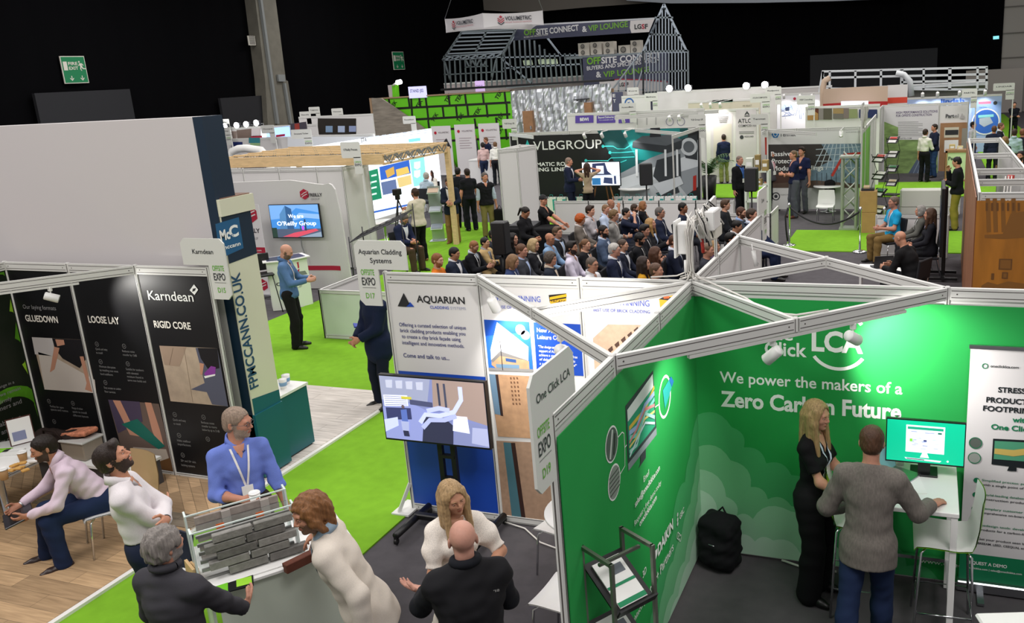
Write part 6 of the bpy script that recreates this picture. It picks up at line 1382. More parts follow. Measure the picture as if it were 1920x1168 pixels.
for x,y in ((738,199),(786,197),(840,186),(815,222),(863,222),(935,180),(895,212),(938,222),(936,250),(860,186)): v,f_ = text_geo('TEK',.02); c = fl_.px(x,y); R2 = np.array([[cos(.9),-sin(.9)],[sin(.9),cos(.9)]]); mb.add([fl_.pt(*(V(*c)+R2@(p*.26-V(.18,.06))),.016) for p in v],f_,TAPE)
mb.build('membrane_print',gw)
FLN = M('stone_print','8c8478',.7,noise=(1.5,.35,(1,3,6))); mb = MB(); poly(mb,XF(Yl-.35),[(694,184),(714,184),(800,235),(812,262),(700,262)],FLN,0); ob = MB(); fs = XF(Yl-.3)
t2 = thing('fabric_flank','grey stone-patterned sloping panel leaning at the left of the lime wall','panel',(-21,Yl-.3,0)); pts = [fs.px(*p) for p in ((694,184),(714,184),(770,222),(800,236))]; mb = MB(); mb.prism(fs,[(pts[0][0],0),(pts[3][0]+1.5,0),(pts[3][0]+.4,pts[3][1]-.5),pts[2],pts[1],pts[0]],-.1,0,FLN); mb.build('printed_panel',t2); mb = MB(); mb.prism(fs,R4(pts[0][0]-.05,0,pts[0][0]+.06,pts[0][1]),-.12,.02,M('raw_timber_edge')); mb.build('edge_batten',t2)
FOIL = M('foil','dfe3e8',.38,.85,bump=(3.4,.5,(1.6,1.6,.3))); t = thing('building_mockup','silver foil wrapped building wall with two timber doors','building mock-up',(-12.5,Yl,0)); q = [fl_.px(*p) for p in ((957,171),(1145,156),(1145,205))]
# crumpled surface
nx,nz = 70,26; vs = []; r_ = np.random.RandomState(3)
for i in range(nx+1):
 for j in range(nz+1): a = q[0][0]+(q[1][0]-q[0][0])*i/nx; zz = (q[0][1]+(q[1][1]-q[0][1])*i/nx)*j/nz; vs.append(fl_.pt(a,zz,.022*sin(i*1.3+sin(j*.35)*1.2)+.012*sin(j*.8+i*.35)+.012*r_.randn()))
mb = MB(); mb.add(vs,[(i*(nz+1)+j,(i+1)*(nz+1)+j,(i+1)*(nz+1)+j+1,i*(nz+1)+j+1) for i in range(nx) for j in range(nz)],FOIL); mb.build('foil_wrap',t)
mb = MB(); mb.prism(fl_,R4(q[0][0],0,q[1][0],3.5),-.4,-.25,M('raw_timber_edge')); mb.build('core_wall',t)
for x0,y0,x1,y1,lb in ((983,208,1001,240,'door'),(1098,192,1111,212,'door')): a = fl_.px(x0,y0); b = fl_.px(x1,y0); mb = MB(); mb.prism(fl_,R4(a[0],.9,b[0],a[1]),.0,.22,PLY); dd = mb.build('timber_door',t); mb = MB(); mb.prism(fl_,R4(b[0]-.12,1.9,b[0]-.06,2.05),.22,.28,STEEL); mb.build('door_handle',dd)
mb = MB(); mb.prism(fl_,[fl_.px(*p) for p in ((830,166),(1148,148),(1148,152),(830,170))],-.3,.2,BLACK); mb.build('black_gutter',t)
mb = MB(); mb.prism(fl_,[fl_.px(*p) for p in ((1080,186),(1105,184),(1105,186),(1080,188))],0,.3,DARK); mb.build('vent_pipe',t)
fl3 = XF(29.2)
def box_sign(y,pts,mat,label,lines,cat='sign',name='hanging_sign',th=.1,ink=None):
 fr = XF(y); q = [fr.px(*p) for p in pts]; x0,x1 = q[0][0],q[1][0]; z1 = (q[0][1]+q[1][1])/2; z0 = fr.px(*pts[2])[1]
 t = thing(name,label,cat,((x0+x1)/2,y,z0)); mb = MB(); mb.prism(fr,R4(x0,z0,x1,z1),-th,0,mat); b = mb.build('board',t); mb = MB()
 for s_,u0,u1,v,h,bd,m in lines: text(mb,fr,s_,(x0+(x1-x0)*u0,z0+(z1-z0)*v),(x0+(x1-x0)*u1,z0+(z1-z0)*v),m,(z1-z0)*h,bd,.012,px=False)
 mb.build('lettering',b); return t
box_sign(29.9,((765,163),(797,161),(797,183)),glow('c9c9f0',.75),'lilac lit board lettered STAND J02 on the lime wall',[('STAND J02',.1,.88,.5,.28,.01,flat('5a5c84'))])
box_sign(30.6,((890,152),(906,151),(906,177)),glow('c4a8d8',.7),'small lilac board lettered STAND J02 inside the steel frame house',[('STAND J02',.1,.88,.5,.2,.01,flat('7a5c94'))])
t = thing('work_lamp','white angled work lamp on a green and white stub above the lime wall','lamp',(-21.5,30.3,3.6)); a = P(728,183,y=30.3); mb = MB(); fr = XF(30.3); mb.prism(fr,[fr.px(*p) for p in ((727,160),(735,159),(737,186),(730,186))],-.3,0,M('grey_white','b8b0b0',.6)); mb.build('stub',t); mb = MB(); mb.prism(fr,[fr.px(*p) for p in ((735,159),(741,159),(743,186),(737,186))],-.3,.02,LIMEW); mb.build('green_cover',t); mb = MB(); mb.tube([P(737,160,y=30.2),P(744,155,y=30.2)],.05,WHITEP,8); mb.build('arm',t); mb = MB(); mb.tube([P(744,155,y=30.2),P(752,153,y=30.2)],.11,glow('ffffff',5),8); mb.build('lamp_head',t)
# ---- steel frame house
ST = M('light_steel','8f9aa0',.35,.7); STW = M('light_steel_bright','b4c0cc',.35,.6)
def bars(name,parent,fr,segs,w,mat,d=0,label=None):
 mb = MB()
 for a,b in segs: A = V(*fr.px(*a)); B = V(*fr.px(*b)); mb.bar(fr.pt(*A,d),fr.pt(*B,d),w,.09,mat,up=tuple(fr.n))
 return mb.build(name,parent,label)
t = thing('steel_frame_house','grey light steel frame house with a bare pitched roof','building frame',(-18,37,0)); fh = XF(35.); fh2 = XF(38.)
bars('eaves_truss',t,fh,[((830,113),(940,107)),((832,106),(942,99))]+[((834+i*15.5,112.5-i*.8),(848+i*15.5,105.5-i*.8)) for i in range(7)]+[((848+i*15.5,112-i*.8),(849+i*15.5,105-i*.8)) for i in range(7)],.06,STW)
bars('wall_stud',t,fh,[((833+i*9.8,112-i*.5),(836+i*9.6,170-i*.6)) for i in range(12)],.055,ST); bars('wall_track',t,fh,[((833,140),(944,134)),((836,169),(948,163)),((834,116),(846,156)),((930,112),(922,148))],.06,ST)
bars('lintel_truss',t,fh,[((872,126),(915,124)),((874,113),(880,126)),((880,126),(886,113)),((886,113),(893,126)),((893,126),(899,112)),((899,112),(906,125)),((906,125),(912,111))],.05,ST)
bars('roof_slope',t,fh,[((830,113),(866,60)),((940,107),(968,55)),((892,98),(912,60)),((866,60),(968,55))],.09,ST); bars('purlin',t,fh,[((838+i*5.2,101-i*7.6),(945+i*4,96-i*7.2)) for i in range(6)],.07,STW)
bars('gable_stud',t,fh2,[((945+i*9.5,100-max(0,40-abs(i-4)*8)),(950+i*9.5,163-i*.6)) for i in range(18)],.075,ST); bars('gable_rafter',t,fh2,[((940,107),(975,52)),((975,52),(1018,58)),((1018,60),(1053,106)),((940,108),(1290,97)),((945,128),(1090,120)),((940,110),(1002,160)),((950,164),(1095,153))],.08,STW)
bars('light_strip',t,fh2,[((982+i*5.5,113),(984+i*5.5,122)) for i in range(3)]+[((1010+i*5,111),(1012+i*5,120)) for i in range(7)],.16,M('strip_pale','c4d2b4',.5,emit=.25),-.1)
t = thing('steel_gable','tall pointed light steel gable at the right of the banners','building frame',(-9.5,36,0)); fg2 = XF(36.)
def gy(x): return 100-(92*(1-abs(x-1245)/(40 if x < 1245 else 43)))
bars('stud',t,fg2,[((x,max(8,gy(x))),(x+.5,176)) for x in np.arange(1206,1288,6)],.05,STW); bars('rafter',t,fg2,[((1205,98),(1245,8)),((1245,8),(1288,97))],.10,STW); bars('track',t,fg2,[((1205,97),(1290,95)),((1228,33),(1262,33)),((1217,64),(1277,66)),((1205,137),(1290,132)),((1205,174),(1290,168)),((1290,95),(1292,290)),((1206,98),(1207,292)),((1246,150),(1246,290))],.08,ST); bars('ramp_brace',t,fg2,[((1145,172),(1200,100)),((1146,171),(1210,168)),((1160,155),(1160,172)),((1173,140),(1174,172)),((1188,118),(1190,172)),((1192,170),(1205,130))],.06,STW)
# knee wall of the lounge and far people dishes
t,fr,w,*_ = plain_wall('white waist-high wall inside the steel frame house',38.3,((832,155),(1100,142)),M('lounge_wall','b8acac',.6));
# ---- banners
GB = M('banner_slate','454860',.55); LGN = M('banner_green','6fa82e',.5); LW = M('banner_lettering','d4d4d6',.5); BW = M('banner_panel_white','d6d2d2',.5)
t = thing('hanging_banner','long slate banner in the air lettered VIP LOUNGE in green','banner',(-14,35.4,5.9)); fr = XF(35.4); q = [fr.px(*p) for p in ((967,50),(1227,36),(1217,60),(963,76))]; mb = MB(); mb.prism(fr,[q[3],q[2],q[1],q[0]],-.05,0,GB); bn = mb.build('banner',t)
mb = MB(); poly(mb,fr,[(1182,39),(1227,36),(1217,60),(1184,62),(1181,52)],BW,.012)
for s_,a,b,m,h,bd in (('OFF',(983,66),(1005,65),LGN,11,.03),('SITE',(1006,65),(1028,63.5),LW,11,.03),('CONNECT',(1031,63),(1086,60),LW,11,.03),('&',(1092,60),(1101,59),LW,11,.03),('VIP LOUNGE',(1104,58.5),(1178,54),LGN,11,.02),('BUYERS AND SPECIFIERS FORUM',(983,71.5),(1028,69.5),LW,3,.01),('LG',(1190,54.5),(1203,54),INK,9,.04),('S',(1203.5,54),(1209,53.8),ORED,9,.04),('F',(1209.5,53.8),(1215,53.5),INK,9,.04)): text(mb,fr,s_,a,b,m,h,bd,.02,rot=.035 if len(s_) > 5 else 0)
mb.build('lettering',bn); mb = MB(); mb.prism(fr,[q[0],q[1],(q[1][0],q[1][1]+.08),(q[0][0],q[0][1]+.08)],-.12,-.04,STEEL); mb.build('hanging_bar',t)
t = thing('banner_wall','slate wall banner lettered BUYERS AND SPECIFIERS below the air units','banner',(-12.5,36.8,3)); fr = XF(36.8); q = [fr.px(*p) for p in ((1092,108),(1252,99),(1252,152),(1094,158))]; mb = MB(); mb.prism(fr,[(q[3][0],0),(q[2][0],0),(q[2][0],q[1][1]),(q[0][0],q[0][1])],-.1,0,GB); bn = mb.build('banner',t); mb = MB()
poly(mb,fr,[(1124,153),(1160,149),(1210,150),(1252,154),(1252,180),(1124,180)],BW,.012); stroke(mb,fr,[(1124,152.5),(1160,148.5),(1210,149.5),(1252,153.5)],.05,ORED,.02)
for s_,a,b,m,h,bd in (('OFF',(1101,121),(1127,119),LGN,13,.03),('SITE',(1128,119),(1157,117),LW,12,.03),('CONNECT',(1163,117),(1240,112),LW,12,.03),('BUYERS AND SPECIFIERS FORUM',(1101,132),(1238,124),LW,7.5,.02),('&',(1118,145),(1128,144.5),LW,11,.03),('VIP LOUNGE',(1132,145),(1220,138),LGN,11,.02),('LG',(1161,162),(1170,161.5),INK,7,.04),('S',(1170.5,161.5),(1174,161.3),ORED,7,.04),('F',(1174.5,161.3),(1179,161),INK,7,.04)): text(mb,fr,s_,a,b,m,h,bd,.025,rot=.05 if len(s_) > 5 else 0)
mb.build('lettering',bn)
# suspended four-sided banner
t = thing('hanging_banner','white curved hanging banner ring with a red cube logo','banner',(-16.5,31,6.4)); p0,p1,p2 = P(834,38,y=31),P(905,28,y=29.6),P(1018,24,y=31.); zt0,zb0 = 7.05,6.42; BW2 = M('stretch_fabric','d9d6d8',.6)
def side(a,b,n=24,bow=.25):
 vs = []; a = V(a[0],a[1]); b = V(b[0],b[1]); d = nrm(b-a); nn_ = V(d[1],-d[0])
 for i in range(n+1):
  u = i/n; p = a+(b-a)*u-nn_*0; sg = .12*4*u*(1-u)
  vs += [(*p,zb0+sg*.8),(*(p-nn_*.04),(zb0+zt0)/2),(*p,zt0-sg*.5)]
 return vs,[(3*i+k,3*i+3+k,3*i+4+k,3*i+1+k) for i in range(n) for k in range(2)],Fr((*a,0),(*d,0)),np.linalg.norm(b-a)
back0 = p0+V(1.9,3.3,0); mb = MB(); FR = []
for a,b in ((p0,p1),(p1,p2),(p2,p2+V(-2.0,3.0,0)),(p2+V(-2.,3.,0),p0)): vs,F,fr_,L_ = side(a,b); mb.add(vs,F,BW2,True); FR.append((fr_,L_))
ring_ = mb.build('fabric_ring',t); mb = MB(); VK = flat('3a3c44')
for (fr_,L_),(u0,u1) in zip(FR[:2],((.32,.66),(.36,.70))):
 c = (L_*(u0-.07),6.72); r_ = .16; hx = [(c[0]+r_*cos(pi/3*k+pi/6),c[1]+r_*1.15*sin(pi/3*k+pi/6)) for k in range(6)];
 for k in range(3): stroke(mb,fr_,[(c[0]-r_*.9,c[1]+.08-k*.09),(c[0],c[1]-.02-k*.09),(c[0]+r_*.9,c[1]+.08-k*.09)],.04,VK if k == 2 else ORED,.05,False)
 poly(mb,fr_,[(c[0],c[1]+.2),(c[0]-.08,c[1]+.13),(c[0],c[1]+.07),(c[0]+.08,c[1]+.13)],ORED,.05,False); text(mb,fr_,'VOLUMETRIC',(L_*u0,6.70),(L_*(u1+.1),6.70),VK,.17,.02,.05,px=False); text(mb,fr_,'MODULAR TECHNOLOGY INNOVATION',(L_*u0,6.58),(L_*(u1+.1),6.58),ORED,.06,0,.05,px=False)
mb.build('lettering',ring_)
for a in (p0,p2): mb = MB(); mb.tube([V(a[0],a[1],zt0),V((p0[0]+p2[0])/2,32,13)],.012,STEEL,5); mb.build('hanging_wire',t)
# air conditioning units
for i,(x0,x1,y0,y1,fans,lb) in enumerate(((1085,1104,80,105,2,'air conditioning unit, leftmost on the ledge above the slate banner'),(1108,1127,78,103,2,'air conditioning unit, second from the left above the slate banner'),(1132,1150,77,102,2,'air conditioning unit, third from the left above the slate banner'),(1160,1181,84,102,1,'squat single fan air conditioning unit above the slate banner'),(1183,1200,75,100,2,'air conditioning unit nearest the pointed steel gable'))):
 fr = XF(36.9); a = fr.px(x0,y1); b = fr.px(x1,y0); t = thing('air_conditioner',lb,'air conditioner',((a[0]+b[0])/2,37.2,a[1]),0,'air conditioning units on the ledge'); mb = MB(); mb.prism(fr,R4(a[0],a[1],b[0],b[1]),-.5,0,M('ac_cream','b4aea4',.6)); mb.build('casing',t); r_ = (b[1]-a[1])/fans*.36
 for k in range(fans): mb = MB(); c = (a[0]+(b[0]-a[0])*.42,a[1]+(b[1]-a[1])*(k+.5)/fans); disc(mb,fr,c,r_,M('ac_fan','4a4846',.6),.02,18); ring(mb,fr,c,r_*.55,r_*.12,M('ac_cream'),.03,16); disc(mb,fr,c,r_*.15,M('ac_cream'),.03,10); mb.build('fan',t)
mb = MB(); fr = XF(36.85); q = [fr.px(*p) for p in ((1062,107),(1206,98))]; mb.prism(fr,[(q[0][0],q[0][1]-.12),(q[1][0],q[1][1]-.12),q[1],q[0]],-.9,.05,ST); mb.build('ledge',None,'steel ledge carrying the air conditioning units','ledge')
# ---- middle distance white walls, left of the lime wall
t,fr,w,*_ = plain_wall('white back walls of the far left stands with small signs above',26.,((560,222),(697,210))); art('window_pictures',fr,[(rp(596,222,668,252),'2a2622'),(rp(611,236,624,248),'7f9ab8'),(rp(634,236,647,248),'a8b8d4'),(rp(655,236,668,247),'8f9cc0')],w)
t,fr,w,*_ = plain_wall('row of far left stand walls with photo panels and blue light',25.,((404,246),(592,226)))
art('photo_panels',fr,[(rp(432,246,444,268),'8a7a72'),([(444,244),(472,241),(472,266),(446,268)],'6a5a52'),([(472,241),(490,240),(490,255),(472,256)],'c4bcbc'),([(545,232),(575,228),(577,250),(546,252)],'4a4650'),([(553,232),(562,231),(563,246),(554,247)],'9c4038')],w)
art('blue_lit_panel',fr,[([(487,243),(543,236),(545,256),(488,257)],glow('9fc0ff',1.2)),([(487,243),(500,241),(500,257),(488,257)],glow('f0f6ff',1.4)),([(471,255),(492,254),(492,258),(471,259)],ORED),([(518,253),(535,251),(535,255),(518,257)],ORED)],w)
t,fr,w,*_ = plain_wall('white partition walls with a teal and a blue panel behind the pergola',20.,((404,262),(700,250))); art('colour_panels',fr,[(rp(434,266,455,280),'26326a'),(rp(467,258,488,268),'3f8a94'),(rp(470,268,488,273),'9fc08c'),(rp(540,256,700,275),'eef2f6')],w)
for i,(x,y,nm,lb,yy,w_) in enumerate(((421,236,'Timber','far white stand sign nearest the navy pillar, upper',24.8,.6),(421,254,'By-Line Group','far white stand sign below another near the navy pillar',19.7,.6),(503,250,'Howard','far white stand sign before the blue lit panel',19.8,.6),(566,260,'Structural Timber','far pale sign just above the pine rafters',17.,.8),(573,222,'Skandia','far white sign left of two others before the black drape',26,.6),(590,213,'Ridgeway','far grey sign in the middle of three before the black drape',27,.6),(633,216,'Hemsec','far white sign right of two others before the black drape',26.5,.6),(768,232,'Donaldson','far white sign before the lime wall',24,.6),(1177,210,'AccessoMatic','far white sign above the purple boards',22.,.6),(1425,192,'ATLON COMPOSITES','white sign above the end of the marbled poster wall',24.3,.7),(1450,178,'Redpoint','far white sign beside the round figure drawing',27,.6),(1511,196,'VERP Consulting','far pale sign in front of the sketched room drawing',23.6,.6),(1882,170,'LINDAB','far white sign at the right end of the blue stand',33,.8),(1187,178,'Kore','far white sign left of the round K logo board',28,.5),(1221,190,'Metframe','far pale sign right of the round K logo board',25,.5),(968,240,'Unit','far small white sign near the cupboard',22,.01))[:-1]):
 q = P(x,y,y=yy); small_sign(q[0],yy,q[2]-.24,nm,lb,w=w_,h=.5,code=i not in (2,4,5,6,7))
# floodlights along far rails
def flood(px,y,d,lb,e=26,r=.13):
 p = P(px,y,y=d); t = thing('floodlight',lb,'floodlight',tuple(p),0,'glaring floodlights on the far rails'); mb = MB(); mb.box(p+V(0,.1,0),(r*2.2,.12,r*1.6),DARK,ch=.02); mb.build('housing',t); mb = MB(); mb.ell(p+V(0,-.0,0),(r,.05,r),M('flood_on_%d' % e,'ffffff',.4,emit=e)); mb.build('lens',t); mb = MB(); mb.tube([p+V(0,.1,-.05),p+V(0,.45,-.05),(p[0],p[1]+.45,0)],.02,STEEL,6); mb.build('bracket',t)
for i,(x,y,d,e) in enumerate(((421,237,24.6,30),(443,235,24.6,26),(461,233,24.6,26),(480,230.5,24.6,20),(424,291,16.0,30),(1255,166,27.6,24),(1290,165,27.6,24),(1399,161,27.6,24),(1434,159,27.6,20))): flood(x,y,d,'glaring floodlight %s' % ('first from the navy pillar in the far left row','second from the navy pillar in the far left row','third from the navy pillar in the far left row','fourth from the navy pillar in the far left row','over the left end of the pine rafters','on the high white wall, left of the gable pair','on the high white wall beneath the gable right edge','on the high white wall, left of the right pair','on the high white wall, right of the right pair')[i],e)
t = thing('arch','white curved arch rising over the left end of the pine rafters','arch',(-14,14,0)); pts = [P(x,y,y=14.5) for x,y in ((432,296),(436,284),(448,279),(462,278),(490,282),(505,300))]; mb = MB(); mb.tube([(pts[0][0],pts[0][1],0)]+pts+[(pts[-1][0],pts[-1][1],0)],.12,WHITEP,10); mb.build('arch_tube',t); mb = MB(); mb.box(((pts[0][0]+pts[-1][0])/2,14.6,1.1),(.9,.08,2.2),M('arch_navy','2a2c4a',.5)); mb.build('infill',t)
# roof-top white stands centre right
t,fr,w,*_ = plain_wall('high white wall with floodlights right of the steel gable',28.,((1232,170),(1456,163)),M('white_board','d6d4d2',.5));
t,fr,w,*_ = plain_wall('white wall with three purple boards in a row',22.3,((1063,211),(1320,205))); za,zb_ = fr.px(1100,216)[1],fr.px(1100,231)[1]
mb = MB(); PUR = M('purple_board','5a44a0',.5)
for x0,x1 in ((1079,1113),(1119,1154),(1160,1188)): poly(mb,fr,[(x0,217),(x1,216),(x1,230),(x0,231)],PUR,.015)
text(mb,fr,'BEWI',(1088,227),(1104,226),GW,6,.03,.02); text(mb,fr,'Beyond Deliveries',(1122,222),(1151,221),GW,4,.01,.02); text(mb,fr,'for a sustainable world',(1124,226),(1150,225),GW,2,0,.02); text(mb,fr,'KEY PROPERTIES',(1247,217),(1283,215),flat('7a7890'),4,.01,.02)
for x in (1256,1277): ring(mb,fr,(x,228),.14,.02,flat('8a88a0'),.02,16,True)
for x in (1195,1213,1230): stroke(mb,fr,[(x,214),(x,234)],.02,M('ink_grey'),.02)
mb.build('boards',w); beam(t,(fr.px(1160,0)[0],21.2),(fr.px(1340,0)[0],22.6),2.78,.12)
for i,px in enumerate((1168,1255,1273)): q = P(px,212,y=21.6); spotlight((q[0],21.6,2.72),(q[0],22.3,1.6),'tiny track spotlight %s before the purple boards' % ('over the right purple board','left of the KEY PROPERTIES heading','right of the KEY PROPERTIES heading')[i],(26,0,10)[i],80,size=1.3,arm=22.3)
t,fr,w,x0,x1,z = plain_wall('white board with a round blue K logo',26.,((1165,180),(1218,178))); mb = MB(); ring(mb,fr,(1180,193),.19,.05,flat('2f62a8'),.015,24,True); text(mb,fr,'K',(1177.5,195.5),(1182.5,195.3),flat('2f62a8'),5,.03,.015); text(mb,fr,'KINGSPAN',(1173,203),(1187,202.5),M('ink_grey'),2.5,0,.015); mb.build('logo',w)
mb = MB(); poly(mb,XF(27.),[(1145,172),(1166,172),(1166,192),(1145,194)],GB,0); mb = MB(); fr = XF(27.); q = [fr.px(1147,173),fr.px(1167,172)]; mb.prism(fr,R4(q[0][0],0,q[1][0],q[0][1]),-.06,0,GB); b_ = mb.build('slate_board',None,'slate board lettered ET beside the foil wall','board'); mb = MB(); text(mb,fr,'E',(1149,182),(1154,182),LW,6,.03,.012); text(mb,fr,'T',(1150,192),(1155,192),LW,6,.03,.012); mb.build('lettering',b_)
# composite stand
t,fr,w,x0,x1,z = plain_wall('white wall with two tall marbled posters',25.,((1305,206),(1422,203)),M('white_warm','e0dcda',.5)); MARB = M('marble_print','d4ccd0',.5,noise=(1.6,.1)); art('posters',fr,[(rp(1333,212,1374,330),MARB),(rp(1338,232,1372,300),'d8d0c4'),(rp(1380,206,1418,330),MARB)],w)
mb = MB(); text(mb,fr,'ATLON',(1384,231),(1418,229),INK,8,.01,.03); text(mb,fr,'COMPOSITES',(1385,238),(1418,237),INK,4.5,.005,.03); text(mb,fr,'ATLON 401',(1342,214.5),(1366,213.5),M('ink_grey'),4,0,.03); text(mb,fr,'HIGHLAND',(1396,257.5),(1413,257),INK,3,.01,.03); disc(mb,fr,(1391,257),.07,INK,.03,14,True); poly(mb,fr,[(1396,215),(1401,208),(1406,215),(1403,215),(1401,212),(1399,215)],INK,.03); stroke(mb,fr,[(1396,217.5),(1406,217.3)],.03,INK,.03)
for k in range(4): stroke(mb,fr,[(1346+k,219+k*3.2),(1366-k,218.6+k*3.2)],.03,M('ink_grey'),.03)
for k in range(2): stroke(mb,fr,[(1386,247+k*3),(1414,246.6+k*3)],.025,M('ink_grey'),.03)
mb.build('lettering',w)
for i,px in enumerate((1315,1332,1350)): q = P(px,196,y=24.5); spotlight((q[0],24.5,2.95),(q[0],25.0,2.2),'small spotlight over the marbled poster wall, %s of three' % ('left','middle','right')[i],22,90,size=1.3,arm=26.5)
t,fr,w,x0,x1,z = plain_wall('cream wall with a teal strip light behind the marbled posters',26.5,((1290,190),(1425,184)),M('cream_wall','d0cab4',.5)); art('teal_strip',fr,[([(1335,188),(1374,186),(1374,191),(1335,193)],'8fc0b0')],w); mb = MB(); text(mb,fr,'MK SELECT',(1393,200),(1410,199),flat('6a6450'),3,0,.02); mb.build('lettering',w)
# sketch stand and photo row
t,fr,w,x0,x1,z = plain_wall('bright white stand wall with a blue line drawing',31.5,((1456,177),(1542,172)),M('white_bright','ececf0',.5)); mb = MB(); LB2 = flat('7f94c4')
poly(mb,fr,[(1467,195),(1492,195),(1485,206),(1464,206)],flat('b4c4e4'),.012); poly(mb,fr,[(1472,202),(1480,200),(1480,207),(1473,208)],flat('2f3c5c'),.018)
for k in range(14): a = np.random.RandomState(k).rand(4); stroke(mb,fr,[(1463+a[0]*45,196+a[1]*28),(1463+a[2]*45,196+a[3]*28)],.02,LB2,.015)
disc(mb,fr,(1490,185),.06,ORED,.015,12,True); mb.build('drawing',w)
for i,px in enumerate((1470,1500,1522)): q = P(px,176,y=30.8); spotlight((q[0],30.8,q[2]),(q[0],31.5,2.0),'small spotlight over the blue line drawing, %s of three' % ('left','middle','right')[i],30,90,size=1.3,arm=31.5)
t,fr,w,x0,x1,z = plain_wall('white wall with a row of building interior photographs',24.,((1510,199),(1650,196))); art('photo_row',fr,[(rp(1514,203,1535,225),'6a3a2c'),([(1514,212),(1524,206),(1534,213),(1534,225),(1514,225)],'b48a54'),(rp(1535,203,1544,224),'8a8480'),(rp(1544,203,1560,224),'5a5648'),(rp(1562,203,1582,213),'9c8458'),(rp(1562,213,1582,223),'6f6c64'),(rp(1582,203,1592,222),'7c706a'),(rp(1592,204,1608,221),'8a9468'),(rp(1611,205,1645,221),'25305c'),(rp(1616,208,1624,214),glow('f4f4ff',1.2))],w)
# red and beige curved stand
t = thing('exhibition_stand','curved beige stand with a red band and a glowing lower panel','exhibition stand',(-.5,30,0)); fr = XF(30.); q0,q1 = P(1546,164,y=30),P(1666,160,y=30); BG = M('beige_fabric','c8b09a',.6); RB = M('red_band','b01f1c',.5); mb = MB(); n = 16; vs = []
def crv(u): return fr.pt(q0[0]+(q1[0]-q0[0])*u,0,.5*(2*u-1)**2)
zB = [3.08,2.5,2.05]
for k,(zt_,zb_,m_) in enumerate(((zB[0],zB[1],BG),(zB[1],zB[2],RB),(zB[2],0,WPANEL))):
 vs = []
 for i in range(n+1): c = crv(i/n); vs += [c+V(0,0,zb_),c+V(0,0,zt_)]
 mb = MB(); mb.add(vs,[(2*i,2*i+2,2*i+3,2*i+1) for i in range(n)],m_,True); mb.build(('beige_band','red_band','lower_wall')[k],t)
mb = MB(); poly(mb,XF(29.4),[(1577,190),(1628,189),(1628,197),(1577,198)],glow('dfe6ff',1.4),0); mb.build('glowing_panel',t); mb = MB(); fr2 = XF(30.3); a,b = fr2.px(1664,160),fr2.px(1702,158); mb.prism(fr2,R4(a[0],2.6,b[0],a[1]),-.1,0,WPANEL); mb.prism(fr2,R4(a[0],2.38,b[0],2.6),-.1,.01,M('orange_band','d8442c',.5)); mb.prism(fr2,R4(a[0],0,b[0],2.38),-.1,0,WPANEL); mb.build('side_wall',t); mb = MB(); pts = [P(x,y,y=29.8) for x,y in ((1543,200),(1543,165),(1546,152),(1556,146))]; mb.tube([(pts[0][0],pts[0][1],0)]+pts,.12,BG,10); mb.build('curved_post',t)
# white railing gallery
t = thing('gallery_railing','long white steel gallery railing above the far right stands','railing',(.8,38,2.5)); fr = XF(38.); RW = M('railing_white','d4d8da',.4)
for a,b in (((1541,134),(1852,126)),((1541,146),(1852,139)),((1690,154),(1852,150)),((1541,166),(1850,168))): bars('rail',t,fr,[(a,b)],.10,RW)
for x in (1543,1556,1604,1652,1691,1732,1781,1833,1850): bars('upright',t,fr,[((x,134-(x-1543)*.026),(x-.5,168))],.14 if x in (1691,1781) else .10,RW)
bars('corner_post',t,fr,[((1543,134),(1536,176))],.12,RW); mb = MB(); pts = [P(x,y,y=37.5) for x,y in ((1680,137),(1695,140),(1706,152),(1709,180))]; mb.tube(pts,.14,RW,10); mb.build('bent_tube',t)
mb = MB(); a,b = fr.px(1541,168),fr.px(1852,168); mb.prism(fr,R4(a[0],a[1]-.14,b[0],a[1]),-1.5,0,RW); mb.build('deck',t); t2,fr,w,*_ = plain_wall('grey wall under the white gallery railing',38.6,((1600,160),(1852,156)),M('gallery_wall','8a8680',.6))
# blue steel supplier stand
t,fr,w,x0,x1,z = plain_wall('blue lit stand wall with a round engine picture',34.,((1690,182),(1879,178)),M('blue_wall','a9bfe8',.5)); mb = MB(); BL = flat('2a5fc0')
text(mb,fr,'lindab',(1764,194),(1808,193),BL,9,.03,.02); poly(mb,fr,[(1822,192),(1877,190),(1877,252),(1822,254)],M('blue_wall2','8fb0ec',.5),.01); ring(mb,fr,(1848,228),.55,.05,GW,.02,26,True); disc(mb,fr,(1848,228),.50,flat('3a6fd0'),.015,26,True); poly(mb,fr,[(1836,222),(1856,219),(1862,230),(1845,238),(1836,232)],flat('b8c4d4'),.025); poly(mb,fr,[(1834,216),(1863,214),(1863,219),(1834,221)],flat('8fe0e8'),.03); stroke(mb,fr,[(1835,193),(1858,192)],.10,flat('d86a8a'),.02); disc(mb,fr,(1866,193),.08,INK,.02,12,True); text(mb,fr,'Steel Frame',(1836,203),(1850,202),BL,3,.0,.02); mb.build('graphic',w)
for i,px in enumerate((1730,1758,1799,1847)): q = P(px,176,y=33.3); spotlight((q[0],33.3,2.62),(q[0],34,1.6),'white spotlight over the blue wall, %s from the left' % ('first','second','third','fourth')[i],46,90,size=1.6,arm=34.)
t,fr,w,x0,x1,z = plain_wall('pale wall run at the back of the far right stands',40.,((1300,172),(1560,160)),M('far_wall','b8b4b0',.6))
